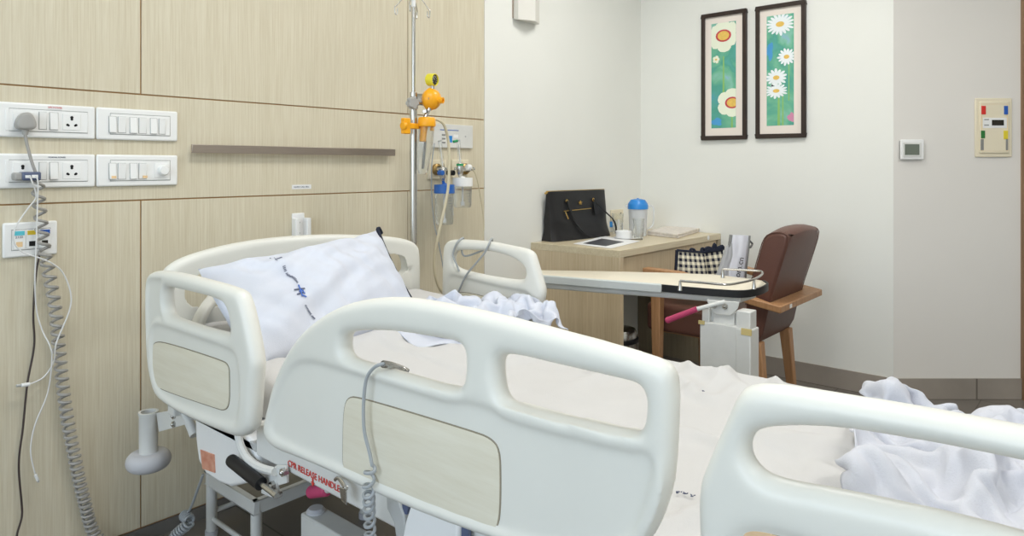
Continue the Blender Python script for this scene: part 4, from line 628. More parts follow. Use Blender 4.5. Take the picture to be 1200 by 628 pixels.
18,10,-4,-7,-11,9,-10,-6,1,-3,5,-1,11,16,15,23,18,14,5,-9,2,-3,-2,-11,-80,-2,8,18,18,12,-12,-16,8,-6,-13,-17,7,15,-2,8,14,12,16,23,9,-10,-26,-16,4,10,-18,-30,-15,-3,0,1,13,-2,20,2,
-18,-4,-2,-3,-8,1,20,21,5,-12,-16,8,-7,-1,-12,0,-6,0,16,14,18,14,9,15,12,1,-11,-7,-5,6,-74,-8,4,8,17,12,2,-18,3,5,-15,-12,0,14,-2,18,27,11,2,12,12,-12,-23,-17,12,-4,-21,-27,-8,11,
1,-11,-1,9,19,4,-16,-4,10,-2,-4,-10,14,16,12,-7,-15,2,12,-4,-11,-13,-10,4,-1,13,14,6,10,21,15,6,-4,-3,-9,-4,-60,-10,1,7,8,7,7,-13,-7,8,4,-4,-17,8,13,28,26,12,5,1,-4,-11,-17,-14,
12,-12,-22,-18,-4,10,4,0,-11,1,8,11,-9,12,-5,-4,-3,-2,2,10,4,7,1,4,-8,8,-16,-13,-13,-1,-1,14,9,15,14,1,13,11,3,-6,2,-6,-58,-12,0,6,2,2,3,5,-18,-2,11,5,-14,10,24,24,21,8,
4,-7,-12,-10,-10,-4,10,-8,-18,-14,-12,-2,2,12,6,-4,-8,6,13,17,-4,-8,-6,-9,-8,0,2,12,18,3,-9,4,-19,-22,9,3,-4,-4,14,6,26,-4,2,10,12,-8,4,4,-60,-10,4,2,-2,-4,6,8,-2,-10,-4,0,
1,15,26,21,7,4,7,-11,-10,-6,-4,-2,4,-7,-21,-4,-5,-12,-3,10,16,-4,2,11,18,9,-3,-9,-12,-20,0,-8,0,20,1,7,3,0,-16,-24,-1,12,-6,0,8,16,12,3,-9,14,10,1,-7,8,-45,-6,1,4,-9,-9,
2,2,12,2,-2,-8,14,8,18,13,-3,8,2,4,-12,-3,-1,-5,-5,-13,-15,-10,6,2,-12,10,16,10,13,13,8,-2,-10,-11,-21,-9,0,-3,-2,2,1,0,1,-1,-8,3,-13,1,8,7,4,4,6,8,-11,21,-1,4,-11,7]]
TOWEL_FOLDS = [[-289,19,35,19,16,-4,-26,-16,-6,-2,4,20,45,23,19,21,20,24,14,24,17,13,18,16,2,15,7,12,2,7,17,14,24,23,15,16,18,24,21,25,16,1,-1,24,21,9,-630,26,33,26,7,12,-25,-17,-5,5,3,16,41,27,
16,13,18,24,18,16,18,17,15,10,14,8,13,15,6,5,7,16,20,17,11,18,27,25,25,15,20,-10,10,24,16,14,-630,22,26,26,17,11,-12,-19,0,13,9,19,35,25,14,6,10,20,16,18,18,18,6,10,15,15,18,10,
12,8,4,20,8,10,18,21,28,27,14,14,24,2,10,20,6,15,-635,10,24,27,13,6,12,0,2,12,10,18,28,21,10,4,19,8,21,19,18,18,8,18,2,13,21,16,12,12,2,16,21,-3,14,28,28,26,10,10,20,22,
6,13,0,13,-642,8,20,25,8,13,22,17,9,9,-1,20,22,12,13,15,12,18,22,10,18,16,17,17,10,10,19,13,12,10,11,20,11,10,0,20,32,24,22,14,0,31,11,4,-2,16,-639,-3,4,26,22,20,18,16,2,8,
15,17,11,22,16,19,14,20,17,7,18,16,14,15,16,18,19,14,12,10,12,18,12,6,11,3,30,25,25,15,11,13,13,8,2,15,-661,14,-8,18,20,18,22,15,13,16,12,13,19,14,16,20,25,19,14,9,13,20,16,15,
17,18,20,14,12,14,10,8,0,8,19,8,29,24,24,10,4,16,18,16,4,14,-678,22,-7,17,23,19,18,14,14,12,15,17,21,21,20,19,15,16,10,16,12,25,17,14,16,18,18,10,14,18,-3,6,5,10,21,16,23,25,
23,3,7,12,18,17,19,15,-711,26,15,19,19,17,12,14,18,14,16,18,21,19,16,16,17,16,17,14,22,20,15,15,14,18,12,17,17,14,8,-2,10,10,18,22,16,22,24,15,-5,8,18,22,24,12,-712,12,21,18,19,10,
17,14,19,18,18,18,20,20,20,11,13,21,15,24,13,17,20,14,16,17,16,18,16,4,17,8,8,10,14,20,14,23,22,21,6,0,0,26,30,7,-721,20,20,18,0,20,26,22,17,17,18,14,20,18,15,19,18,22,20,22,
15,14,16,15,16,18,16,18,7,14,17,5,11,12,15,17,11,26,21,20,26,-4,3,-5,36,22,-732,24,13,11,12,20,25,18,21,13,11,20,21,16,26,15,24,19,22,23,19,11,12,15,17,16,18,21,-2,19,13,17,12,10,
15,3,22,24,20,16,32,6,-1,-15,20,27,-718,16,17,17,17,14,19,15,16,16,18,20,17,23,28,10,22,24,22,24,20,14,10,10,18,18,18,20,-2,17,17,16,12,14,9,3,19,22,20,23,20,14,8,-8,-7,13,-680,6,
18,18,17,15,16,11,13,16,20,20,20,25,25,14,21,20,23,24,28,12,14,10,10,18,21,19,14,4,11,17,6,12,11,10,15,18,28,14,21,9,12,4,-8,16,-671,-3,16,13,15,17,11,14,16,18,18,23,23,20,22,20,
22,17,21,27,17,17,13,8,16,20,19,19,23,1,10,13,10,9,8,12,14,18,21,21,7,9,14,4,8,4,-654,0,6,14,12,10,14,18,18,20,15,23,24,22,19,21,22,20,23,18,19,16,8,13,17,18,20,20,16,10,
12,4,16,12,9,11,16,4,18,24,11,21,-7,2,11,20,-651,9,-6,13,7,17,9,21,17,19,17,22,21,27,19,20,21,20,22,20,14,12,17,13,14,11,19,26,6,18,12,12,10,8,17,13,16,-6,20,18,21,3,8,17,
9,14,-674,24,2,13,14,7,17,15,18,20,12,20,25,25,21,16,20,21,18,17,13,12,10,22,12,18,16,18,19,17,10,10,5,20,11,18,14,-10,20,20,8,16,20,8,18,-6,-663,25,8,10,4,14,17,19,19,18,15,18,
26,20,20,20,11,20,17,13,13,10,19,20,17,12,22,10,26,14,16,2,13,6,19,20,16,-10,22,3,20,16,19,16,18,7,-673,22,-2,20,12,4,18,18,18,18,20,20,20,18,22,20,6,18,14,15,13,7,17,19,17,20,
20,12,28,18,0,14,4,17,15,20,24,-13,24,3,14,20,20,16,14,-8,-654,18,6,14,13,17,5,20,17,20,18,14,22,18,23,21,2,16,16,14,15,14,9,16,18,20,21,12,26,19,7,-1,16,11,20,23,16,-4,24,16,
2,26,12,19,3,14,-673,19,20,4,16,10,10,18,20,17,15,20,18,16,22,20,6,16,18,11,15,8,14,14,18,20,18,24,14,15,17,6,6,8,22,21,15,5,25,16,14,8,22,16,16,16,-693,23,20,13,9,16,15,7,
14,16,18,18,20,22,10,16,18,16,16,1,13,18,16,16,16,18,20,14,24,6,15,9,17,16,6,17,10,18,27,7,15,23,22,14,18,10,-688,18,19,21,6,12,16,16,12,11,15,17,18,21,20,16,16,15,9,18,5,14,
17,18,20,9,17,18,13,12,11,15,17,8,-1,17,20,24,26,18,8,24,23,19,12,-1,-683,21,22,14,15,12,14,18,15,13,11,12,19,16,22,24,16,13,15,16,6,14,14,20,18,10,13,7,12,10,17,17,17,-7,12,25,
22,23,14,26,6,28,21,12,13,0,-683,27,15,21,8,17,15,16,15,15,3,18,17,21,21,23,20,18,15,11,13,16,12,13,12,23,16,-2,0,20,18,16,6,-7,17,24,20,20,20,16,23,24,21,7,10,4,-683,22,26,14,
15,14,15,13,15,4,16,18,18,20,26,23,21,14,16,20,16,15,13,14,14,17,3,10,-4,16,18,16,-12,10,17,19,20,14,21,21,22,24,20,10,8,4,-678,22,20,16,15,14,15,14,14,10,17,17,20,21,27,22,22,18,
18,16,16,6,17,18,16,8,16,1,-2,8,17,13,-6,10,18,16,16,15,19,21,23,24,18,11,9,4,-671,19,19,18,14,13,12,16,16,18,8,22,24,23,25,20,22,20,19,11,16,12,16,15,15,18,12,5,-5,-4,18,6,
16,-1,13,14,18,16,16,21,23,16,14,11,13,10,-654,14,15,16,13,11,13,14,18,10,18,23,23,22,26,21,21,20,20,10,14,16,10,24,18,6,14,5,-11,5,16,12,17,2,10,14,14,12,16,21,19,10,13,11,17,11,
-640,15,11,16,8,15,9,12,14,20,20,18,23,23,24,21,20,21,18,18,9,7,16,23,17,6,13,8,4,-7,16,16,16,16,9,-7,14,16,17,19,14,8,16,14,16,6,-623,11,12,16,14,6,16,17,7,18,18,22,16,22,
23,19,18,20,17,19,21,13,-4,16,23,9,10,5,5,14,4,26,16,14,10,-6,9,17,14,13,13,10,14,18,16,0,-606,8,14,15,14,14,4,19,16,16,10,22,26,13,15,12,20,18,18,20,22,20,4,-2,26,6,8,10,
4,14,20,19,18,15,12,8,-6,12,17,15,2,12,18,18,11,5,-579,1,4,17,9,12,16,11,15,14,16,19,23,16,0,12,18,17,20,17,22,25,16,-3,9,9,4,10,10,15,20,19,16,15,13,4,16,2,14,19,-1,11,
19,16,6,11,-589,14,12,19,15,12,7,18,3,16,17,17,18,14,11,1,16,18,16,18,24,25,22,5,4,21,-6,-6,11,15,19,26,8,16,14,10,12,14,16,3,15,6,16,8,12,12,-600,22,27,22,7,4,13,10,11,12,
18,16,11,12,20,7,16,8,20,16,20,26,22,-5,24,20,11,-3,-19,14,22,26,6,14,20,10,18,15,11,6,4,22,13,19,-2,3,-596,23,30,18,2,8,16,8,14,8,16,15,14,20,20,15,12,6,17,19,8,23,21,4,
34,20,14,3,-30,3,23,23,9,13,18,17,17,10,14,2,21,12,18,17,16,-14,-610,22,34,15,15,0,13,15,1,14,22,13,20,22,20,20,6,18,8,4,19,17,20,10,41,27,14,10,-38,-14,20,26,12,9,19,14,16,13,
13,17,15,18,20,15,15,-7],
[-84,-32,24,-2,-6,-17,-19,-37,-28,-13,-14,-2,-8,7,-2,1,6,6,2,-10,0,12,12,20,20,19,14,-13,9,3,-6,-6,-10,-4,-13,10,13,6,-12,10,8,16,7,-9,-12,4,36,-26,16,11,-15,-12,-7,-39,-24,-14,-18,2,-4,-6,
10,8,6,6,0,-6,-1,5,18,22,14,17,9,-10,-2,10,0,-7,-10,-9,-10,12,4,-10,7,17,12,14,8,-8,-4,0,0,-12,2,10,-8,-13,-5,-30,-20,-14,-13,-9,-11,7,8,14,14,0,-6,4,6,7,15,22,14,7,1,-2,
-7,1,8,-4,-14,-14,0,10,-8,-2,17,16,11,13,7,-8,-2,0,-22,-10,-6,10,0,-4,-15,-18,-16,-12,-13,-12,0,6,12,12,4,-15,5,16,12,6,11,9,20,8,4,-3,-7,-5,9,-10,-12,-4,-6,8,-8,4,19,17,11,4,
10,-5,2,-2,-44,-16,-8,6,3,-9,-4,-2,-12,-14,-18,2,0,6,18,10,-18,-4,18,16,10,4,6,-4,12,14,-2,4,2,2,2,-10,-12,-13,13,-5,3,5,11,13,19,3,6,2,1,-4,-49,-27,-20,1,-7,5,17,-6,-16,-12,
-6,8,6,3,13,9,-17,6,19,14,5,-6,-8,10,6,-8,-5,1,2,4,6,1,5,-4,5,5,2,6,8,13,19,2,4,3,3,-6,-58,-29,-34,-3,21,-8,3,-2,0,-2,0,12,-6,10,13,-4,-7,12,18,8,-7,-4,-5,-5,
-1,0,3,3,6,0,10,8,2,4,5,4,-1,7,10,11,7,5,6,4,4,-5,-81,-10,-36,-2,16,3,4,1,2,0,2,0,-1,3,8,4,8,10,9,7,-13,3,-4,-6,-4,1,5,4,6,0,6,6,7,9,4,3,1,5,
11,4,6,2,5,6,5,-8,-89,-13,-6,10,4,0,-4,2,4,4,-2,0,2,6,-2,2,16,2,11,-1,-4,-5,4,-6,-7,-2,8,2,6,7,7,6,6,6,6,1,3,5,11,-1,5,0,4,6,-5,9,-80,-15,-3,14,4,-14,
-2,3,5,0,2,2,0,4,-4,4,4,10,10,0,-8,-3,3,-6,-4,0,-2,2,13,11,6,5,7,6,6,2,2,2,10,-3,2,9,2,-6,1,13,-93,5,4,12,-15,-5,1,1,7,3,-4,-10,12,0,-12,14,8,12,6,-2,
-4,-2,-4,-4,-2,0,-3,4,12,11,12,2,6,6,3,1,6,0,-10,12,2,14,-10,4,-4,10,-90,8,11,-7,-4,1,3,-2,1,6,-13,-4,10,-8,6,12,9,15,0,-1,-2,1,-5,-4,-5,-2,-2,8,13,5,12,2,-5,8,
1,9,-5,0,-14,18,6,10,-4,9,-7,4,-88,15,9,2,2,-6,0,0,-4,5,-8,4,-10,7,6,8,10,-4,2,12,-2,-5,7,-2,-6,-4,0,4,12,11,3,-2,-2,1,7,8,-8,-10,-2,18,5,13,-2,-4,12,-12,-73,21,
2,2,2,-4,-2,0,-1,-3,-3,3,-6,6,0,8,6,0,2,2,10,-6,1,1,3,-3,2,-4,6,14,4,-3,-6,1,12,6,-8,-18,8,16,4,6,6,-4,11,-5,-68,18,-5,7,2,-6,2,2,-6,-4,2,-6,2,1,-1,-4,
0,10,8,4,2,3,3,2,3,-1,-2,-2,-2,-4,16,5,-12,1,12,4,-12,-3,1,8,14,2,-7,11,15,-3,-64,12,2,1,5,8,0,-4,-6,-8,2,-3,-5,-10,10,-4,-2,-5,5,21,3,-2,14,-10,-7,-5,0,8,10,-10,
-6,18,-2,-7,9,7,-9,2,7,1,14,3,-3,11,10,1,-58,4,8,-2,8,-3,8,-2,-5,-8,-10,0,-10,-2,13,-2,-1,-4,2,16,7,-7,8,6,-9,-5,-6,7,8,-5,-6,-4,9,1,0,2,4,4,9,1,2,16,2,-1,
12,23,-74,8,7,-2,1,0,2,6,-3,-7,-14,-14,-4,9,5,-10,2,-2,10,8,-2,8,12,-4,4,-11,-3,-5,19,-5,-10,-7,6,4,6,0,4,4,12,4,4,12,6,-6,9,32,-75,6,4,-2,0,2,2,2,2,-6,-13,-14,
-3,2,-6,4,-7,3,8,0,7,13,6,4,0,-10,-2,-10,18,-12,2,-10,0,10,6,2,8,9,2,8,-1,13,7,-3,1,25,-51,0,-1,1,-12,12,2,4,-2,-4,-8,-10,-12,0,0,0,-8,2,10,6,2,12,2,-1,2,-3,
-2,-8,0,0,6,0,-6,-3,11,8,13,7,4,5,-5,-2,11,-6,12,21,-50,4,-2,-8,7,-5,13,1,-2,-2,-9,-15,-6,-1,-1,2,-8,0,8,7,7,6,6,1,-1,-2,-1,-8,-3,-4,6,8,-4,-4,2,4,26,4,4,-2,
2,-2,-4,7,16,15,-55,7,-4,-2,-10,12,12,-2,2,-6,-10,-6,-11,0,0,2,-5,2,8,3,9,6,3,-3,-10,3,3,-6,2,-4,1,6,9,-10,8,5,15,4,4,0,-3,-9,11,7,4,3,-32,-1,-2,-8,-6,6,5,17,
-2,-11,-5,-6,-8,-6,5,6,-5,2,-4,16,5,5,4,-4,-14,-12,0,11,9,-3,-1,4,0,6,-11,19,6,14,0,-10,0,6,6,11,5,4,-64,14,4,-4,-9,7,-5,3,16,0,-1,-12,-9,-6,-7,5,8,3,-9,4,14,-9,
11,5,-13,-11,3,-2,20,2,-2,4,2,0,-14,16,12,10,6,-8,3,7,3,9,9,-3,-65,-3,-1,11,-4,6,-5,1,0,4,5,4,-7,-13,-5,-2,5,11,-6,-4,13,-15,1,19,-6,-10,-8,9,7,16,4,3,1,-10,-2,0,
6,6,21,5,2,6,4,7,8,-4,-63,-5,-14,-2,16,-2,5,2,0,1,7,2,-12,-4,-2,-3,1,2,7,-5,-4,-10,0,3,11,0,-8,10,4,6,6,0,16,-10,1,-1,6,8,7,16,5,8,6,4,4,-4,-88,4,0,-7,
7,8,10,0,4,-6,6,2,-11,5,-7,-5,-2,12,4,-4,-6,-12,-10,-5,4,11,13,3,6,2,6,5,1,6,0,2,6,10,11,10,3,6,18,2,-2,-8,-96,-2,6,-2,7,7,9,-1,6,-2,-8,10,-10,-7,3,0,4,4,
4,-10,2,-12,0,-5,-1,17,5,10,6,2,7,3,-2,5,2,2,9,11,1,5,4,17,14,2,-2,-7,-92,-7,-1,4,5,5,3,12,3,-3,-10,2,0,-3,4,1,2,3,1,-10,-3,-9,-2,3,3,8,14,8,6,4,5,-3,
-4,10,-2,6,9,9,-2,6,10,14,0,5,5,-3,-100,3,0,0,5,1,6,12,2,-11,0,5,2,-4,5,1,0,1,-3,-8,-11,1,-6,7,5,8,10,6,2,6,7,-3,-2,7,1,-6,12,15,3,8,10,-3,10,7,6,-4,
-96,0,3,1,0,4,8,12,8,-11,-3,2,2,0,3,-1,0,-5,-8,-1,-11,-1,-7,5,8,6,11,8,2,3,8,1,-3,0,2,0,9,13,8,10,5,-1,10,8,4,-10,-86,2,3,0,-1,6,4,10,12,-6,-2,3,1,-3,
3,-4,-5,-8,-11,1,2,-5,-6,0,4,10,8,-1,5,9,11,5,3,4,0,-2,8,10,8,-4,0,15,1,10,6,-12,-79,4,3,0,-2,0,11,7,0,-2,10,11,9,-8,-12,-15,1,-11,-9,4,4,-2,-3,-3,2,6,11,4,
1,7,15,15,5,3,-3,-18,13,9,8,-4,-4,6,14,10,2,-12,-78,6,9,-1,-10,12,-2,18,2,4,2,16,17,-13,-29,-17,3,-13,-4,4,4,2,0,-2,-4,6,6,5,11,4,16,13,2,1,-7,-17,16,12,-6,8,-4,8,
18,0,-10,0,-81,17,9,-5,4,2,2,8,16,10,12,11,1,-22,-27,-23,4,-5,-6,5,6,4,2,-2,-2,0,5,2,11,6,14,14,-16,-6,-6,2,16,11,1,-1,5,14,-16,10,4,1,-75,12,2,8,4,2,4,2,16,15,
9,2,-23,-24,-7,-22,-3,11,-2,2,10,8,1,-11,10,-2,-4,0,12,8,16,12,-20,-14,8,3,13,10,8,-5,1,3,-19,-4,8,18,-72,14,8,10,4,6,4,0,3,15,-13,0,-22,-13,-4,-16,0,13,5,6,-6,11,11,-8,
14,-2,-8,-5,7,12,14,6,-18,-14,16,10,14,5,9,-8,-2,-18,-11,-9,8,18,-56,15,9,8,12,8,2,2,0,-3,-12,-10,-13,-10,-14,6,2,1,15,-5,10,9,10,-6,16,2,-2,-22,6,10,12,4,-14,-16,16,17,13,10,
5,-9,-12,-12,-6,-12,-10,26],
[16,35,7,-14,-14,-13,-4,9,-8,11,8,8,-1,8,6,4,12,20,-11,-11,-4,14,16,9,-3,2,-8,6,14,16,10,6,-16,-18,-20,-10,-1,-8,13,8,-18,-24,-23,-12,4,-13,13,21,18,-6,-14,-14,-16,6,9,-7,3,9,2,2,
7,13,20,18,-5,-17,-8,8,22,27,5,-4,-14,-8,14,16,20,0,-20,-24,-17,-3,-18,-7,14,19,-14,-24,-22,-10,-8,-6,13,5,13,23,-13,-15,-26,-1,5,-2,6,-2,0,5,9,17,23,1,-8,-1,5,8,25,27,11,2,-18,-20,
4,13,17,-2,-25,-21,-14,-8,-25,-5,28,24,0,-24,-22,-10,-16,-4,12,12,6,22,-18,-18,-6,-10,6,-2,3,7,-18,6,13,17,1,-9,2,15,14,11,21,15,14,2,-16,-6,0,0,15,-9,-8,-22,-26,-20,-26,6,30,22,18,-13,
-21,-16,-20,-6,18,4,9,21,-20,-12,-6,-2,2,1,7,-2,-22,16,8,6,-12,-7,15,29,14,7,4,4,2,-4,-12,2,6,6,12,-6,-8,-8,-30,-33,1,-9,13,20,30,12,-20,-22,-20,-4,22,0,-2,-1,9,5,-7,-2,-4,0,
6,-6,-22,-5,5,6,-12,4,22,26,7,-3,0,1,-6,-5,-8,2,3,8,11,-4,2,14,-26,-38,-10,-4,4,24,32,29,-17,-20,-19,-6,6,15,0,8,0,6,0,4,6,-8,-18,-4,4,-22,-11,-12,-1,10,21,19,-8,-14,-2,2,
0,-6,-8,0,2,10,18,10,23,15,-20,-46,-26,0,8,30,36,18,-10,-14,-18,-13,-8,29,2,9,5,2,-4,2,6,-10,-10,8,4,-13,-15,-19,-19,18,22,-2,-20,-12,-6,2,2,-6,1,11,1,0,25,18,28,14,-12,-42,-34,-2,
3,31,28,19,-11,-8,-8,-9,-37,32,26,-2,-7,-4,-11,14,16,2,14,2,-9,-13,-32,-23,5,17,-1,-18,2,-2,-16,1,5,0,-12,-5,-2,1,17,25,26,14,2,-21,-35,-7,5,21,23,18,6,0,2,-13,-83,42,20,-13,-6,-6,
1,26,30,16,18,-6,-18,-16,-35,-23,24,5,-20,-1,6,-2,-16,2,2,-8,5,-4,-9,-12,3,19,24,16,12,-7,-30,-3,-3,9,18,16,20,12,5,-14,-95,28,9,-13,-15,-5,16,22,38,28,3,-11,-6,-20,-33,-7,16,2,-12,6,
-14,7,-2,1,-4,-2,8,-9,-29,8,-2,18,16,12,12,7,-25,-4,1,-7,14,8,18,32,12,-9,-105,6,10,-14,-14,0,18,10,26,31,-7,-6,4,-26,-21,13,0,8,3,-5,-22,11,3,4,4,6,3,-23,-34,4,16,2,2,16,
16,18,-9,-5,3,-11,-8,16,18,23,33,-2,-132,22,-8,-4,0,14,12,-4,1,14,-3,11,-13,-24,-9,21,8,-2,2,2,-21,1,9,13,8,6,0,-20,-24,-2,2,-6,4,16,22,22,4,-3,-1,-8,-18,11,17,25,27,-12,-111,25,
-4,-2,14,16,3,-11,-10,-9,-1,18,-11,-23,-4,17,7,12,4,-18,-4,-14,6,16,20,2,-5,-1,-8,-9,-17,-6,20,12,10,22,16,-4,-6,-19,-9,14,14,23,19,3,-110,14,9,-10,11,5,11,-9,-2,-4,-16,3,6,-20,-8,8,
9,12,4,-3,-19,-4,6,17,5,-2,0,14,6,-18,-16,-14,11,12,11,16,12,16,2,-12,-18,16,10,18,10,17,-118,15,16,-2,-13,9,6,-1,2,0,-16,-5,0,0,-12,0,4,6,4,-1,-5,4,-8,-4,0,-2,8,18,15,-11,
-8,-6,-2,1,9,15,14,27,10,-4,-23,-1,20,20,10,-2,-110,16,16,8,-22,-11,15,10,-8,-4,16,-6,-1,-7,-15,-2,1,3,-2,-8,13,12,-4,-16,8,-16,0,18,20,-7,7,0,-3,-17,0,14,21,31,8,-8,8,-14,19,-5,
8,1,-91,6,13,9,-17,-19,13,15,-9,5,24,3,-6,-19,-8,3,2,-1,-10,2,18,11,-9,-7,-15,0,-13,27,2,0,9,6,-9,-8,-20,6,30,39,7,-3,19,2,-6,-18,4,0,-85,4,13,14,-22,-9,12,1,2,10,20,8,
-5,-15,2,-4,21,-5,-14,13,13,-4,-4,-16,-12,-17,0,35,11,-1,-16,12,2,-14,-22,0,42,48,14,-22,-6,6,-6,-12,-6,10,-84,0,20,11,-2,-11,2,-2,7,11,6,-2,-6,16,-4,2,25,3,-11,5,12,-12,-20,-20,-11,-10,
17,43,19,-4,-24,-2,12,2,-20,-4,34,46,8,-26,-24,-6,-6,-14,-2,20,-66,-10,22,28,-3,-9,-14,2,8,2,-9,-9,-4,25,17,2,26,8,-8,-4,2,3,-20,-18,-15,-6,14,37,27,4,-20,-18,1,13,4,-4,8,38,10,-18,
-32,-17,-21,-6,12,18,-78,8,14,40,10,-17,-9,2,-6,-20,-11,-3,-8,32,24,4,24,6,-7,-10,11,18,-1,-7,-18,-10,-6,8,34,10,-4,-11,-13,14,-4,-12,19,30,3,-16,-26,-32,-5,-12,5,10,-58,-2,20,38,21,-10,-7,2,
-28,-26,-4,-4,0,20,22,12,18,3,-19,2,19,15,14,6,-14,-8,-10,-6,16,20,-10,12,-2,-12,-20,12,30,14,-8,-25,-35,-24,-4,10,-4,15,-47,2,16,24,22,-12,9,-3,-20,-24,-10,-2,3,-3,5,10,20,7,-23,-3,12,15,
25,21,-1,-18,3,3,-1,19,-16,5,14,-21,-21,19,20,8,2,-24,-45,-23,-2,12,10,22,-52,17,17,20,10,-11,15,0,-14,-14,-16,-23,3,8,-18,-5,11,12,-13,-7,14,20,34,16,7,-19,-6,14,16,-8,-4,1,9,-23,-22,5,
16,12,4,-10,-34,-16,-14,20,12,20,-60,14,38,18,0,1,5,-8,-8,4,-21,-21,5,-3,-24,-12,0,9,7,-16,7,25,33,25,-6,-8,-8,14,26,4,0,2,-18,-34,-12,4,18,11,-13,9,-20,-29,-18,26,19,24,-59,12,28,28,
6,-4,0,-13,-4,19,-14,-22,4,-14,-23,-4,-1,-7,-7,-6,2,18,14,24,2,-8,8,17,28,17,2,-10,-28,-32,-8,-2,9,17,-2,-5,-25,-33,-3,28,26,30,-35,5,12,22,4,-6,-1,-14,4,21,3,-18,-1,-9,-23,-7,-2,-15,
-6,-1,-7,18,-2,2,6,0,-2,16,28,28,4,-14,-22,-26,-1,-9,2,11,-15,-8,-21,-7,8,26,23,25,-8,10,6,-2,6,-12,-10,-5,8,23,17,-11,-14,-15,-26,-15,3,-7,4,10,-6,10,-7,-14,-9,-10,2,12,26,36,9,-19,
-6,-27,-11,12,0,-6,-22,-7,-5,14,23,26,10,12,-30,19,12,4,-3,-19,2,-5,9,28,12,-22,-19,-19,-26,-11,5,8,14,14,4,-6,-24,-6,-8,-20,-1,17,29,33,9,-17,-6,-20,-14,-8,-2,0,-16,-2,12,26,25,24,2,-11,
-36,20,17,3,-16,-19,9,1,8,21,10,-27,-17,-10,-22,-5,8,19,19,5,14,-20,-33,-11,6,-18,-6,14,32,26,14,-10,-10,-7,-17,-23,-9,-3,-7,3,23,28,22,16,-9,-18,-31,20,16,5,-9,-26,-6,-2,10,23,15,-18,-24,-14,
-11,10,12,23,20,8,13,-18,-41,-22,11,-17,-6,21,27,8,26,9,-11,-10,-19,-27,-14,1,-14,15,30,22,19,-7,-8,-16,-36,24,14,8,2,-19,-21,-13,5,14,14,-6,-18,-16,11,11,8,24,20,2,11,-5,-33,-33,-10,15,-8,19,
24,-5,19,34,-10,-13,-21,-28,-20,-11,3,13,35,24,4,-5,-21,-20,-44,30,20,2,-8,6,-9,-18,-7,6,-9,-7,-6,12,16,12,3,25,20,-10,2,12,-18,-36,-30,14,14,24,18,-5,17,26,-16,-15,-23,-24,-8,-16,13,7,29,18,
1,-12,-26,-20,-24,18,14,-8,2,6,10,-10,-14,-10,0,-8,2,18,14,20,2,8,22,-2,-2,13,-9,-38,-48,6,15,29,20,2,21,13,-18,-20,-22,-24,4,0,-6,20,16,18,-9,-17,-18,-13,-7,4,0,-1,12,13,1,9,-19,-20,
0,4,13,18,13,25,-2,-12,10,16,-5,-3,-11,-35,-40,0,12,22,18,10,22,8,-22,-28,-7,-25,-5,5,12,20,20,-14,-6,-7,-15,-4,-16,4,3,7,20,10,-1,11,4,-14,-8,5,19,18,14,18,-10,-16,-2,2,-20,-4,-4,-34,
-22,2,-2,22,12,18,18,-1,-25,-25,-1,-18,2,16,6,21,-4,-21,-10,-4,8,-8,-6,0,0,18,12,13,9,4,16,5,-16,3,20,19,24,5,-22,-10,-8,-23,-6,-15,-11,-27,0,-1,-10,5,16,16,12,2,-21,-23,-6,2,8,8,
13,-1,-14,-15,-1,-1,3,0]]
# ---------------------------------------------------------------- bed
RX = .745; FX = 1.82
def yz(pts, X): return [(P(a, b, X=X).y, P(a, b, X=X).z) for a, b in pts]
def chk(pl, it=2): return [tuple(v) for v in chaikin([Vector(p) for p in pl], it)]
def shrink(poly, d):
    c = [Vector(p) for p in poly]; n = len(c)
    A = sum(c[i].x*c[(i+1) % n].y-c[(i+1) % n].x*c[i].y for i in range(n)); s = 1 if A > 0 else -1; out = []
    for i in range(n):
        e1 = (c[i]-c[i-1]); e2 = (c[(i+1) % n]-c[i]); e1 = e1.normalized() if e1.length > 1e-9 else e2.normalized(); e2 = e2.normalized() if e2.length > 1e-9 else e1
        t = (e1+e2); t = t.normalized() if t.length > 1e-6 else e1
        out.append(tuple(c[i]+Vector((-t.y, t.x))*d*s))
    return out
bed = thing('hospital_bed', 'ivory plastic hospital bed with moulded side rails and arched headboard against the panelled wall', 'hospital bed', (1.28, -1.35, 0))
def rail(name, X, outer, holes, recess, inset, side, insetmat='inset', th=.020, thin=.013, voxel=.0042, label=None):
    o = chk(outer); hs = [chk(h) for h in holes]
    A = slab_mesh([o]+hs+[chk(recess, 3)], th, th*.93, YZ(X)); B = slab_mesh([o]+hs, thin, thin*.8, YZ(X))
    r = from_meshes(name, [A, B], ['plastic'], bed, voxel, 14)
    if label: r['label'] = label
    if inset:
        i0 = chk(inset, 2); xf = X+side*(thin)
        b1 = slab_mesh([i0], .0012, .0004, YZ(xf)); b2 = slab_mesh([shrink(i0, .0022)], .0014, .0006, YZ(xf+side*.0008))
        from_meshes('laminate_panel', [b1, b2], ['insetline', insetmat], r)
    return r
# near head rail
o1 = yz([(176.5,325),(183,316),(210,318),(280,336),(291,345),(307,422),(305,439),(302,490),(300,504),(289,512),(274,509),(220,486),(191,468),(184,452),(178,420),(176.5,370)], RX)
h1 = yz([(198,335),(208,337),(262,350),(273,360),(278,385),(274,392),(210,373),(199,366)], RX)
rc1 = yz([(185,380),(205,386),(278,410),(286,420),(287,485),(278,492),(215,470),(192,452),(187,430)], RX)
in1 = yz([(185.7,408),(187,399),(200,399),(264,419),(276,425),(276.5,445),(276.5,472),(271,480),(260,477),(200,457),(187,450),(185.7,435)], RX)
rail('side_rail', RX, o1, [h1], rc1, in1, -1)
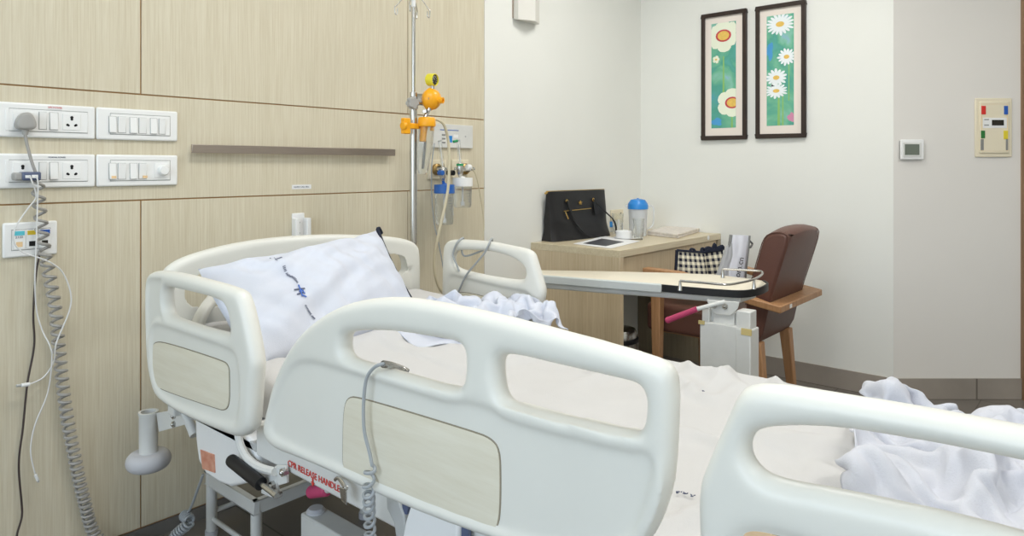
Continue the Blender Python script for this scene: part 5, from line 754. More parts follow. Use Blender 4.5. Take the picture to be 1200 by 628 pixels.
# near middle rail
o2 = yz([(313,503),(318,480),(328,440),(350,396),(383,367),(420,351),(470,346),(530,355),(600,371),(700,397),(765,416),(788,426),(796,448),(795,500),(791,560),(779,605),(760,640),(700,664),(640,648),(560,622),(493,597),(433,571),(399,554),(357,536),(323,524)], RX)
h2a = yz([(408,400),(410,391),(425,386.5),(466,387),(510,394),(545,400),(552,410),(551,440),(547,452),(534,453),(509,446),(445,428),(415,419),(408,411)], RX)
h2b = yz([(588,432),(590,417),(602,413),(660,427),(740,445),(757,450),(762,466),(760,495),(752,506),(735,503),(660,487),(603,473),(592,463)], RX)
rc2 = yz([(326,500),(335,465),(350,430),(375,425),(400,433),(440,444),(500,460),(560,474),(600,487),(660,502),(720,517),(755,526),(772,540),(768,580),(745,618),(700,640),(640,625),(560,600),(493,575),(430,549),(380,528),(335,508)], RX)
in2 = yz([(409,520),(410,475),(416,461.5),(430,463),(480,477),(560,501),(583,509),(594,523),(595,560),(594,604),(588,620),(572,617),(500,589),(430,560),(412,552),(409,540)], RX)
rail2 = rail('side_rail', RX, o2, [h2a, h2b], rc2, in2, -1)
# near foot rail (runs on out of the picture)
o3 = yz([(817,578),(835,532),(858,480),(869,456),(886,447.5),(930,451),(1200,496)], RX)
zt = o3[-1][1]; o3 += [(-2.42, zt-.005), (-2.46, zt-.05), (-2.46, .58), (-2.40, .545), (-2.05, .545), (-1.97, .60)]
h3 = yz([(880,522),(885,505),(905,498.5),(967,497.5),(1040,507),(1200,537)], RX)
zb = yz([(1200,627)], RX)[0][1]
h3 += [(-2.37, h3[-1][1]-.003), (-2.40, h3[-1][1]-.03), (-2.40, zb+.03), (-2.37, zb)] + yz([(1200,622),(1100,597),(980,572),(913,561),(891,549),(881,534)], RX)
in3 = yz([(872,640),(873,622),(881,613),(900,614),(945,627),(1000,641)], RX)
in3 += [(-2.34, in3[-1][1]-.0), (-2.37, .73), (-2.37, .66), (-2.34, .64), (-2.08, .64), (-2.045, .66)]
rc3 = [(-1.985,.75),(-2.02,.795),(-2.12,.79),(-2.38,.775),(-2.42,.76),(-2.42,.61),(-2.36,.585),(-2.08,.585),(-2.02,.62)]

rail('side_rail', RX, o3, [h3], rc3, in3, -1, 'inset2')
# far head rail
o4 = yz([(520,365),(521,297),(523,284),(533,279.5),(575,282),(600,287.5),(619,291),(626.5,295.5),(629,303),(637,330),(640,341),(638,352),(632,383)], FX)
o4 += [(o4[-1][0]+.02, .60), (o4[-1][0]+.06, .57), (o4[0][0]-.05, .57), (o4[0][0]-.01, .61)]
h4 = yz([(533,300),(536,293.5),(548,292.5),(575,294),(597.5,299),(615,309),(619,319),(617,327),(605,327.5),(575,323),(540,315),(533,309)], FX)
rc4 = yz([(528,350),(529,322),(545,327),(600,340),(622,343),(625,352),(620,380)], FX)+[(-.80,.615),(-.5,.615)]
in4 = yz([(535,345),(545,340),(590,351),(612,355),(618,362),(618,380)], FX)+[(-.76,.66),(-.52,.66)]
rail('side_rail', FX, o4, [h4], rc4, in4, -1)
# far foot rail folded down
mb = MB(); mb.box((FX-.015, -2.30, .30), (FX+.015, -1.25, .52)); mb.build('lowered_side_rail', 'plastic', bed, bevel=.012, bseg=4)

# headboard
HYY = -.32
def xz(pts, Y): return [(P(a, b, Y=Y).x, P(a, b, Y=Y).z) for a, b in pts]
ho = xz([(191,360),(190,322),(194,313),(215,300),(265,286),(320,277.5),(380,274),(440,275.5),(472,279),(486,285),(490,296),(490,350)], HYY)
x0, x1 = ho[0][0], ho[-1][0]
ho += [(x1, .60), (x1-.03, .56), (x0+.03, .56), (x0, .60)]
hi = xz([(206,350),(206,327),(211,320),(226,315.5),(274,303),(330,294),(400,290),(450,291),(468,293.5),(475,299),(477,318)], HYY)
hi += [(hi[-1][0], .80), (hi[-1][0]-.05, .75), (hi[0][0]+.05, .75), (hi[0][0], .80)]
A = slab_mesh([chk(ho), chk(hi)], .022, .018, XZ(HYY)); B = slab_mesh([chk(ho), chk(hi)], .016, .01, XZ(HYY))
hb = from_meshes('headboard', [A, B], ['plastic'], bed, .0045, 6)
mb = MB(); mb.tube([P(250,350,Y=-.36), P(238,366,Y=-.40), P(226,392,Y=-.45)], .018, 10, smooth=4); mb.build('backrest_guard', 'plastic', bed)
# footboard at the far end of the bed
fo = [(x0+.02, .50), (x0+.02, .86), (x0+.12, .92), (1.28, .94), (x1-.12, .92), (x1-.02, .86), (x1-.02, .50)]
fh = [(x0+.10, .78), (x0+.14, .86), (1.28, .885), (x1-.14, .86), (x1-.10, .78)]
from_meshes('footboard', [slab_mesh([chk(fo), chk(fh)], .018, .014, XZ(-2.53))], ['plastic'], bed, .006, 4)

# deck and side beams
mb = MB(); mb.box((.80, -2.50, .535), (.835, -.86, .610)); mb.box((1.735, -2.50, .535), (1.77, -.40, .600)); mb.box((.80, -2.50, .54), (1.77, -2.46, .60)); mb.box((.80,-.44,.52),(1.77,-.40,.57))
mb.build('side_beam', 'metal', bed, bevel=.004)
mb = MB()
for k in range(4):
    ya = -2.44+k*.50; mb.box((.85, ya, .552), (1.72, min(ya+.47, -.42), .562))
mb.box((.80,-.86,.54),(.83,-.40,.56))
mb.build('mattress_deck', 'metald', bed, bevel=.003)
text_obj('warning_lettering', 'CPR RELEASE HANDLE', .0185, basis((.7985, P(367,557,X=.80).y, P(367,557,X=.80).z), (0,-1,0), (0,0,1)), 'inkred', bed)
q = P(367,566,X=.80); mb = MB(); mb.prism([(.7985,q.y+.002,q.z+.010),(.7985,q.y-.002,q.z+.010),(.7985,q.y-.002,q.z+.002),(.7985,q.y-.006,q.z+.002),(.7985,q.y,q.z-.007),(.7985,q.y+.006,q.z+.002),(.7985,q.y+.002,q.z+.002)], (.001,0,0)); mb.build('arrow_mark', 'inkred', bed)
# CPR pull handle
a = P(364,576.5,X=.84); b = P(384,573.5,X=.84); c = P(398,566,X=.83)
mb = MB(); mb.tube([a, a.lerp(b,.1), b], .0135, 14); h = mb.build('release_handle', 'pink', bed, bevel=.004)
mb = MB(); mb.tube([b, c], .008, 10); mb.build('release_rod', 'metal', bed)
# steel hook on beam
mb = MB(); q = [P(393,562,X=.79), P(397,560,X=.785), P(404,570,X=.775), P(406,572,X=.77)]; mb.tube(q, .004, 8, smooth=3)
mb.prism([P(399,570,X=.772),P(407,573,X=.772),P(407,592,X=.772),P(401,586,X=.772)], (-.003,0,0)); mb.build('drainage_hook', 'chrome', bed, bevel=.001)
# plastic housing at the head end
hp = [P(a,b,X=.80) for a,b in ((228,488),(262,498),(292,512),(300,530),(306,548),(296,565),(270,571),(256,566),(241,556),(232,540),(229,515))]
mb = MB(); mb.prism(hp, (.10,0,0)); hs = mb.build('hinge_housing', 'whitepl', bed, bevel=.008, bseg=3)
mb = MB(); sp_ = [P(a,b,X=.7975) for a,b in ((234.5,527),(250.5,533),(251.5,554),(237,549))]; mb.prism(sp_, (.003,0,0)); mb.build('warning_sticker', 'sticker', hs)
mb = MB(); mb.tube([P(217,484,X=.83), P(224,500,X=.83), P(228,510,X=.83)], .012, 10); mb.build('corner_bracket', 'metal', bed)
# curved arm
mb = MB(); pts = catmull([P(a,b,X=.785) for a,b in ((279,508),(282,522),(290,537),(303,547),(322,553))], 5)
for i in range(len(pts)-1):
    pass
mb.tube(pts, .009, 8); mb.build('support_arm', 'metal', bed)
# bolts
for (x,y,r) in ((272,540,.006),(330,554,.009),(317,570,.010),(324,581,.006)):
    mb = MB(); p = P(x,y,X=.782); mb.cyl(p, p+Vector((.012,0,0)), r, seg=6); mb.ball(p, r*.6, 10); mb.build('pivot_bolt', 'chrome', bed)
mb = MB(); mb.prism([P(a,b,X=.79) for a,b in ((322,546),(335,546),(336,566),(326,569),(322,560))], (.006,0,0)); mb.prism([P(a,b,X=.79) for a,b in ((306,560),(322,556),(326,580),(318,583),(306,578))], (.006,0,0)); mb.build('hinge_plate', 'metal', bed, bevel=.001)
a = P(272,540,X=.77); b = P(306,567,X=.77); c = P(324,581,X=.77)
mb = MB(); mb.tube([a, b], .014, 16); mb.ball(a, .014); g = mb.build('gas_strut', 'black', bed); mb = MB(); mb.tube([b, c], .006, 10); mb.build('strut_rod', 'chrome', g)
# bumper
q = P(174,485,Y=-.235); q.x = .80; 
bc = P(174,500,Y=-.235)
mb = MB(); zt_, zb_ = P(174,482,Y=-.235).z, P(174,530,Y=-.235).z
mb.lathe([(.020,zt_-.03),(.020,zt_),(.0265,zt_),(.0265,zt_-.006),(.0245,zt_-.010),(.0245,zb_),(0,zb_)], (bc.x,bc.y,0)); bt = mb.build('bumper_post', 'metal', bed)
mb = MB(); mb.lathe([(0,zb_-.046)]+[(.038+.021*math.cos(a_), zb_-.022+.024*math.sin(a_)) for a_ in [-PI/2+PI*k/10 for k in range(11)]]+[(0,zb_+.002)], (bc.x,bc.y,0)); mb.build('bumper_wheel', 'rubber', bt)
mb = MB(); mb.prism([P(183,484,X=bc.x+.012),P(216,478,X=bc.x+.012),P(219,497,X=bc.x+.012),P(186,506,X=bc.x+.012)], (.006,0,0)); bk = mb.build('bumper_bracket', 'metal', bed, bevel=.001)
for y_ in (488, 497.5):
    mb = MB(); p = P(202,y_,X=bc.x+.006); mb.cyl(p, p+Vector((.01,0,0)), .0085, seg=6); mb.ball(p, .005, 10); mb.build('bumper_bolt', 'chrome', bk)
# wheeled base
mb = MB(); mb.box((1.0,-2.2,.17),(1.06,-.72,.285)); mb.box((1.50,-2.2,.17),(1.56,-.72,.285)); mb.box((1.0,-1.1,.14),(1.56,-1.04,.19)); mb.box((1.0,-1.95,.14),(1.56,-1.89,.19)); base = mb.build('base_frame', 'metal', bed, bevel=.005)
for x_ in (1.03, 1.53):
    mb = MB(); mb.lathe([(0,.297),(.018,.296),(.024,.289),(.024,.284),(0,.284)], (x_,-.745,0)); mb.build('end_cap', 'rubber', base)
for x_, y_ in ((1.03,-.80),(1.53,-.80),(1.03,-2.12),(1.53,-2.12)):
    mb = MB(); mb.cyl((x_,y_,.17),(x_,y_,.10), .014); mb.box((x_-.022,y_-.03,.07),(x_-.018,y_+.03,.12)); mb.box((x_+.018,y_-.03,.07),(x_+.022,y_+.03,.12)); cst = mb.build('castor_fork', 'metald', base)
    mb = MB(); mb.cyl((x_-.015,y_,.062),(x_+.015,y_,.062), .062, seg=24); mb.build('castor_wheel', 'black', cst, bevel=.006)
for x_, y_ in ((1.09,-1.07),(1.47,-1.07),(1.09,-1.92),(1.47,-1.92)):
    mb = MB(); mb.box((x_-.022,y_-.022,.19),(x_+.022,y_+.022,.54)); mb.build('lift_column', 'metald', bed, bevel=.003)
mb = MB(); mb.prism([P(a,b,X=.778) for a,b in ((481,590),(527,606),(537,613),(537,645),(468,645),(474,612))], (.05,0,0)); mb.build('actuator_cover', 'whitepl', bed, bevel=.006, bseg=3)
mb = MB(); mb.prism([P(a,b,X=.782) for a,b in ((452,580),(466,585),(473,604),(477,645),(466,645),(461,612),(453,596))], (.012,0,0)); mb.build('cover_rib', 'metald', bed, bevel=.003)
mb = MB(); mb.prism([P(a,b,X=.785) for a,b in ((471,586),(479,589),(477,603),(472,602))], (.006,0,0)); mb.build('joint_slot', 'bluegrey', bed)
mb = MB(); mb.prism([P(a,b,X=.785) for a,b in ((538,614),(549,618),(549,645),(538,645))], (.006,0,0)); mb.build('joint_slot', 'bluegrey', bed)
# embossed badge on middle rail
mb = MB(); xb = RX-.0118
bp = [P(a,b,X=xb) for a,b in ((612,607),(620,607),(629,615),(629,626.5),(621,626.5),(612,619))]
mb.tube(bp, .0009, 6, closed=True); mb.build('embossed_badge', 'plastic', rail2)

# ---------------------------------------------------------------- mattress with fitted sheet
def mz(y):                           # mattress top height along the bed
    if y < -1.25: return .655
    t = (y+1.25)/.87; return .655+.075*(t*t*(3-2*t))*1.0
MX0, MX1, MY0, MY1 = .835, 1.735, -2.47, -.37
mt = thing('mattress', 'white-sheeted mattress lying on the ivory hospital bed', 'mattress', (1.28, -1.4, .56))
def prof(s):                         # cross-section round the mattress, s in 0..1
    pass
def matt(u, v):
    y = MY0+(MY1-MY0)*v; h = mz(y); b = h-.088
    per = [(MX0,b),(MX0,h-.03),(MX0+.01,h-.008),(MX0+.035,h),(MX1-.035,h),(MX1-.01,h-.008),(MX1,h-.03),(MX1,b)]
    L = [0]
    for i in range(1, 8): L.append(L[-1]+math.hypot(per[i][0]-per[i-1][0], per[i][1]-per[i-1][1]))
    s = u*L[-1]; i = 0
    while i < 6 and s > L[i+1]: i += 1
    t = (s-L[i])/(L[i+1]-L[i]); x = per[i][0]+(per[i+1][0]-per[i][0])*t; z = per[i][1]+(per[i+1][1]-per[i][1])*t
    if z > h-.02:
        w = .004*noise.noise(Vector((x*5, y*2.5, 1)))
        n2 = abs(noise.noise(Vector((x*3+y*2.2, y*7-x*4, 4))))
        w += .036*max(0, .20-n2)/.20*(1 if y < -1.0 else .4)*max(0, .35+.9*noise.noise(Vector((x*2, y*2, 9))))
        n3 = abs(noise.noise(Vector((x*2-y*3, y*2+x*3, 14)))); w += .026*max(0, .15-n3)/.15*max(0, noise.noise(Vector((x*1.5, y*1.5, 21)))+.25)
        w += .005*noise.noise(Vector((x*2.2, y*14, 3)))*max(0, noise.noise(Vector((x, y*1.3, 7)))+.4)
        ed = min(1, max(0, min(x-MX0, MX1-x)/.12)); fade = min(1, max(0, (y+1.92)/.15))*min(1, max(0, (-.98-y)/.2)); z += (min(w, .008) if fade <= 0 else min(w, .008)+(w-min(w, .008))*fade)*(.25+.75*ed)
    return Vector((x, y, z))
mb = MB(); mb.sheet(matt, 110, 190); mb.build('fitted_sheet', 'linen2', mt, angle=80)
mb = MB(); mb.sheet(lambda u, v: Vector((MX0+.004+(MX1-MX0-.008)*u, MY0+.005+(MY1-MY0-.01)*v, mz(MY0+(MY1-MY0)*v)-.09)), 4, 30)
for v in (0, 1):
    mb.sheet(lambda u, w_: Vector((MX0+.004+(MX1-MX0-.008)*u, MY0+(MY1-MY0)*v, mz(MY0+(MY1-MY0)*v)-.09+.086*w_)), 4, 4)
mb.build('mattress_core', 'mattside', mt)
# small printed marks on the sheet
for px_, py_, s_, dx_ in ((626,421,.011,0),(668,430,.006,0),(687,434,.013,0),(823,460,.007,0),(843,467,.006,0),(795,580,.007,0),(803,582,.008,0),(812,584,.006,0),(745,447,.006,0)):
    p = P(px_, py_, Z=.658); mb = MB()
    for k in range(5):
        a = k*1.3; d = Vector((math.cos(a), math.sin(a), 0))*s_*.6; c = p+Vector((random.uniform(-1,1), random.uniform(-1,1), 0))*s_*.6
        mb.prism([c-d*.6+Vector((0,0,.004)), c+Vector((-d.y*.2,d.x*.2,.004)), c+d*.6+Vector((0,0,.004)), c+Vector((d.y*.2,-d.x*.2,.004))], (0,0,.0012))
    mb.build('printed_mark', 'ink', mt)

# ---------------------------------------------------------------- pillow
def quad(c, u, v): return (c[0]*(1-u)+c[1]*u)*(1-v)+(c[3]*(1-u)+c[2]*u)*v
pc = [P(300,428,Y=-.75), P(489,366,Y=-.66), Vector((1.455,-.45,.967)), Vector((.85,-.47,.908))]
pn = (pc[1]-pc[0]).cross(pc[3]-pc[0]).normalized()
def pf(sgn, bulge):
    def f(u, v):
        e = 4*u*(1-u); g = 4*v*(1-v)
        # sides bow inwards a little so that the corners stay as ears
        uu = u+(.5-u)*(-.02 if u < .5 else .04)*g*abs(2*u-1)**2; vv = v+(.5-v)*(.24 if v > .5 else -.08)*e*abs(2*v-1)**2
        p = quad(pc, uu, vv)
        th = (e**.46)*(g**.46)*bulge
        wr = .018*noise.noise(Vector((u*3+v*2, v*7-u*5, 2)))-.022*abs(noise.noise(Vector((u*6+v*2, v*3+u*5, 5))))+.012*noise.noise(Vector((u*16+v*5, v*4, 8)))*(1-v*.3)
        return p+pn*(sgn*(th+wr*(e*g)**.4))
    return f
pil = thing('pillow', 'plump white pillow with printed blue hospital mark leaning on the headboard', 'pillow', (1.15,-.65,.72))
fr = pf(1, .095); bk_ = pf(-1, .05)
mb = MB(); mb.sheet(fr, 70, 50); mb.sheet(bk_, 70, 50); mb.build('pillowcase', 'linen', pil, angle=80)
mb = MB(); mb.tube([fr(1, v)+Vector((.006,-.001,.001)) for v in [i/20 for i in range(0, 21)]]+[fr(1,1)+Vector((.012,.0,.006)), fr(1,1)+Vector((.03,.01,-.012))], .0065, 8, smooth=2); mb.build('dark_edging', 'navy', pil)
mb = MB()
def onp(u, v, off=.0025): 
    return fr(u, v)+pn*off
def seg(u0, v0, u1, v1, w):
    a = onp(u0, v0); b = onp(u1, v1); d = (b-a).normalized(); s_ = pn.cross(d)*w
    mb.prism([a-s_, b-s_, b+s_, a+s_], pn*.0012, seg.m)
def find(px, py):
    best = None
    for i in range(61):
        for j in range(61):
            p = fr(i/60, j/60); d = p-Vector((0,CY,CH)); z = d.x*cs+d.y*sn; x = d.x*sn-d.y*cs
            e = (600+F*x/z-px)**2+(HY-F*d.z/z-py)**2
            if best is None or e < best[0]: best = (e, i/60, j/60)
    return best[1], best[2]
def strip(p0, p1, n, w, dens=.75):
    (u0, v0), (u1, v1) = find(*p0), find(*p1)
    for k in range(n):
        if random.random() > dens: continue
        a = k/n; b = (k+.62)/n
        L_ = random.uniform(.6, 1.0)
        c = (a+b)/2; du, dv = u1-u0, v1-v0; n_ = math.hypot(du, dv); ex, ey = -dv/n_*w*L_, du/n_*w*L_
        seg(u0+du*c-ex, v0+dv*c-ey, u0+du*c+ex+du/n*.3, v0+dv*c+ey+dv/n*.3, .0009)
seg.m = 0
strip((332,311), (348,332), 18, .0055, .9); mb.build('printed_lettering', 'ink', pil); mb = MB(); strip((359,358), (368,376), 14, .0055, .9); mb.build('printed_lettering', 'ink', pil); mb = MB()

u_, v_ = find(352, 342)
for a, b, mi in (((346,340),(356,339),0), ((347,345),(357,343),0), ((349,336),(352,348),1), ((353,337),(356,345),1), ((350,343),(354,340),1), ((352,346),(358,348),1)):
    seg.m = mi; ua, va = find(*a); ub, vb = find(*b)
    if (ua, va) != (ub, vb): seg(ua, va, ub, vb, .0018)
mb.build('printed_emblem', ['ink', 'inkblue'], pil); mb = MB()
for a, b, mi in (((316,303),(328,306),0), ((320,301),(324,307),0), ((322,305),(330,303),0)):
    seg.m = mi; ua, va = find(*a); ub, vb = find(*b)
    if (ua, va) != (ub, vb): seg(ua, va, ub, vb, .0011)
mb.build('printed_emblem', ['ink', 'inkblue'], pil)

# ---------------------------------------------------------------- loose linen
def ridge(x, y, s):
    n = noise.noise(Vector((x, y, s))); return 1-abs(n)*2
def cloth(name, label, cat, outline, base, hfun, m_, n=90, th=.002):
    # outline: closed loop of XY points, filled as a fan grid around its centre and lifted by hfun
    ol = catmull([Vector((a, b, 0)) for a, b in outline], 8, True); c = sum(ol, Vector())/len(ol)
    vs = []; R = n//2; K = len(ol)
    for j in range(R+1):
        r = j/R
        for k in range(K):
            p = c.lerp(ol[k], r); z = hfun(p.x, p.y, r); vs.append((p.x, p.y, base(p.x, p.y)+z))
    fs = [(j*K+k, j*K+(k+1) % K, (j+1)*K+(k+1) % K, (j+1)*K+k) for j in range(R) for k in range(K)]
    mb = MB(); mb.add(vs, fs); o = mb.build(name, m_, None, angle=180); tag(o, label, cat); 
    md = o.modifiers.new('s', 'SOLIDIFY'); md.thickness = th; md.offset = 1
    return o
mb0 = lambda x, y: mz(y)+.010
def folds(data):                     # running sums of the listed steps, in millimetres
    co = []
    for steps in data:
        s_ = 0; c_ = []
        for d in steps: s_ += d; c_.append(s_/1000)
        co.append(c_)
    n = len(co[0]); mx, my = sum(co[0])/n, sum(co[1])/n
    return [(co[0][i]-mx, co[1][i]-my, co[2][i]) for i in range(n)]
def laid(name, label, cat, data, nx, ny, cen, rot, sc_, m_, lift=.008, clampx=(.80, 1.80), th=.0025, zcut=0):
    c_, s_ = math.cos(rot), math.sin(rot); vs = []
    for x, y, z in folds(data):
        X = cen[0]+(x*c_-y*s_)*sc_[0]; Y = cen[1]+(x*s_+y*c_)*sc_[1]; vs.append((X, Y, mz(Y)+lift+z*sc_[2]))
    mb = MB(); mb.add(vs, [(j*nx+i, j*nx+i+1, (j+1)*nx+i+1, (j+1)*nx+i) for j in range(ny-1) for i in range(nx-1)])
    o = mb.build(name, m_, None, angle=180, sub=1); tag(o, label, cat)
    md = o.modifiers.new('t', 'SOLIDIFY'); md.thickness = th; md.offset = 1
    return o
tw = P(578, 376, Z=.70)
laid('crumpled_towel', 'small crumpled white cloth bunched against the far head rail', 'cloth', TOWEL_FOLDS, 46, 38, (tw.x-.02, tw.y), -.5, (.62,.62,.52), 'linen', .010)
laid('rumpled_blanket', 'large rumpled white blanket heaped at the foot of the bed', 'blanket', BLANKET_FOLDS, 66, 60, (1.37,-2.215), .30, (.84,.72,.80), 'linen3', .009)
oB = [(p.x, p.y) for p in [P(a,b,Z=.69) for a,b in ((452,384),(480,372),(515,370),(560,380),(560,398),(520,402),(490,407),(470,398))]]
cloth('folded_drawsheet', 'flat white folded sheet lying beside the pillow', 'sheet', oB, lambda x, y: mz(y)+.004, lambda x, y, r: .002+.004*ridge(x*10, y*10, 1)*(1-r), 'linen', 40)
# ---------------------------------------------------------------- things on the panelled wall
def wxz(px, py, d=0): p = P(px, py, Y=-d); return p.x, p.z
def plate(t, name, x0, z0, x1, z1, m_='whitepl2', d0=0, d1=.011, bev=.006, bseg=3):
    mb = MB(); mb.box((x0, -d1, z0), (x1, -d0, z1)); return mb.build(name, m_, t, bevel=bev, bseg=bseg)
def frame_line(t, x0, z0, x1, z1, d, m_='groovel', w=.0007, name='module_outline'):
    mb = MB(); mb.tube([(x0,-d,z0),(x1,-d,z0),(x1,-d,z1),(x0,-d,z1)], w, 4, closed=True); return mb.build(name, m_, t)
def rocker(t, pxl, pxr, z0, z1, up=True, d=.013):
    x0 = wxz(pxl, 150, d)[0]; x1 = wxz(pxr, 150, d)[0]
    mb = MB(); a, b = (.0015, .006) if up else (.006, .0015)
    mb.prism([(x0+.0008,-d,z0),(x0+.0008,-d-a,z0),(x0+.0008,-d-b,z1),(x0+.0008,-d,z1)], (x1-x0-.0016,0,0)); o_ = mb.build('rocker_switch', 'whitepl2', t, bevel=.0006); mb = MB(); mb.box((x0-.0006,-d-.0003,z0-.0012),(x1+.0006,-d+.001,z1+.0012)); mb.build('gap_shade', 'rockgap', o_); return o_  # grey sheet behind the rocker paints in the shade of its gap
def socket(t, pxc, zc, w=.046, d=.0125):
    x = wxz(pxc, 150, d)[0]; f = plate(t, 'socket_face', x-w/2, zc-w/2-.001, x+w/2, zc+w/2+.001, d1=d+.0015, bev=.001)
    mb = MB()
    for dx, dz, r in ((0,.013,.0042),(0,.0075,.0036),(-.011,-.009,.0036),(-.0085,-.0105,.003),(.011,-.009,.0036),(.0085,-.0105,.003)):
        mb.cyl((x+dx,-d-.0013,zc+dz), (x+dx,-d-.0021,zc+dz), r, seg=12)
    mb.build('pin_holes', 'black', f); return f
PB = []
for z0, z1, lab1, lab2 in ((1.261, 1.358, 'white wall plate with grey plug and switches, upper one at the left edge', 'white wall plate with six rocker switches, upper plate beside the steel rail'),
               (1.119, 1.216, 'white wall plate holding the blue-grey charger, lower one at the left edge', 'white wall plate with four rocker switches and a round dimmer knob')):
    up = z0 > 1.2
    t = thing('switch_plate', lab1, 'switch plate', (.63, 0, (z0+z1)/2), 'white switch plates on the panelled wall')
    plate(t, 'cover_frame', .512, z0, .7555, z1); mb = MB(); mb.box((.532,-.0125,z0+.018),(.735,-.010,z1-.018)); mb.build('module_base', 'whitepl2', t, bevel=.001)
    frame_line(t, .540, z0+.0175, .7335, z1-.0175, .0122)
    zc = (z0+z1)/2
    socket(t, 26.5, zc); socket(t, 84, zc)
    for (l, r, u) in ((45.5, 54.5, True), (58, 68, False)): rocker(t, l, r, zc-.024, zc+.024, u)
    if up:
        mb = MB(); mb.box((.6335,-.0122,z1-.0145),(.6665,-.0108,z1-.0045)); lb = mb.build('paper_label', 'paper', t)
        text_obj('red_lettering', 'UPS POWER', .0065, basis((.65,-.0124,z1-.0095),(1,0,0),(0,0,1)), 'inkred', lb)
    else: text_obj('dark_lettering', 'NORMAL POWER', .0055, basis((.655,-.0118,z1-.010),(1,0,0),(0,0,1)), 'ink', t)
    PB.append(t)
    t = thing('switch_plate', lab2, 'switch plate', (.88, 0, zc), 'white switch plates on the panelled wall')
    plate(t, 'cover_frame', .758, z0, .997, z1); frame_line(t, .795, z0+.017, .972, z1-.017, .0117)
    mb = MB(); mb.box((.796,-.0125,z0+.018),(.971,-.010,z1-.018)); mb.build('module_base', 'whitepl2', t, bevel=.001)
    sw = [(127.7,136.2),(138,147.5),(152,160.8),(162.5,171.5)]+([(176,184),(186,193.7)] if up else [])
    for k, (l, r) in enumerate(sw): rocker(t, l, r, zc-.026, zc+.022, k % 2 == 1)
    if not up:
        x = wxz(187, 198)[0]; mb = MB(); mb.box((x-.021,-.0145,zc-.023),(x+.022,-.0125,zc+.023)); mb.build('dimmer_plate', 'whitepl2', t, bevel=.001)
        mb = MB(); mb.lathe([(.0165,0),(.0160,.012),(.013,.016),(0,.017)], (x+.004,-.0145,zc), (0,-1,0)); mb.build('dimmer_knob', 'whitepl2', t)
        for px_ in (131, 167.5):
            xx = wxz(px_, 206)[0]; mb = MB(); mb.box((xx-.007,-.0195,zc-.024),(xx+.006,-.0165,zc-.016)); mb.build('switch_sticker', 'beigelab', t)
# data plate
x0, x1, z0, z1 = .526, .657, .9275, 1.0245
t = thing('data_socket_plate', 'white telephone and network socket plate with cyan and yellow labels', 'data socket', (.59, 0, .976))
plate(t, 'cover_frame', x0, z0, x1, z1); frame_line(t, x0+.020, z0+.020, x1-.018, z1-.020, .0117)
for k, (m1, m2) in enumerate((('cyanlab','beigelab'),('yellab','black'),('bluebtn','lcddark'))):
    xa = x0+.024+k*.0305
    mb = MB(); mb.box((xa,-.0135,z0+.022),(xa+.028,-.011,z1-.022)); jf = mb.build('jack_module', 'whitepl2', t, bevel=.001)
    mb = MB(); mb.box((xa+.002,-.0142,z1-.036),(xa+.026,-.0135,z1-.024)); mb.build('coloured_label', m1, jf)
    mb = MB(); mb.box((xa+.006,-.0142,z0+.029),(xa+.021,-.0135,z0+.043)); mb.build('jack_opening', m2, jf)
text_obj('number_lettering', '2122', .009, basis((x0+.037,-.0139,z1-.041),(1,0,0),(0,0,1)), 'ink', t)
# steel guard rail
t = thing('wall_guard_rail', 'brushed steel horizontal rail on the panelled wall above the bed', 'wall rail', (1.45, 0, 1.24))
mb = MB(); mb.box((1.034,-.030,1.2245),(1.885,-.022,1.2525)); mb.build('rail_bar', 'steel', t, bevel=.001)
mb = MB()
for x in (1.10, 1.45, 1.82): mb.cyl((x,0,1.2385),(x,-.023,1.2385), .008)
mb.build('standoff', 'steel', t)
# small label + call bell holder
xa, za = wxz(342, 221.5); xb, zb2 = wxz(364.5, 216)
t = thing('wall_label', 'tiny white lettered label on the panelled wall below the steel rail', 'label', ((xa+xb)/2, 0, za))
mb = MB(); mb.box((xa,-.001,za-.001),(xb,0,za+.0155)); mb.build('label_strip', 'paper', t)
text_obj('dark_lettering', 'NURSE CALL BELL', .0082, basis(((xa+xb)/2,-.0012,za+.007),(1,0,0),(0,0,1)), 'ink', t)
xa, za = wxz(341.5, 250); xb = wxz(356, 250)[0]
t = thing('handset_holder', 'empty white plastic handset holder mounted on the panelled wall behind the headboard', 'holder', ((xa+xb)/2, 0, za-.06))
mb = MB(); mb.box((xa,-.006,za-.13),(xb,0,za)); mb.build('back_plate', 'whitepl', t, bevel=.003)
mb = MB(); mb.box((xa-.001,-.032,za-.13),(xa+.016,-.004,za-.018)); mb.box((xb-.008,-.035,za-.13),(xb+.010,-.004,za-.018)); mb.box((xa,-.034,za-.13),(xb,-.004,za-.115)); mb.build('side_wings', 'whitepl', t, bevel=.003)
mb = MB()
for z in (za-.035, za-.075): mb.cyl(((xa+xb)/2+.003,-.006,z),((xa+xb)/2+.003,-.008,z), .0035)
mb.build('screws', 'metald', t)

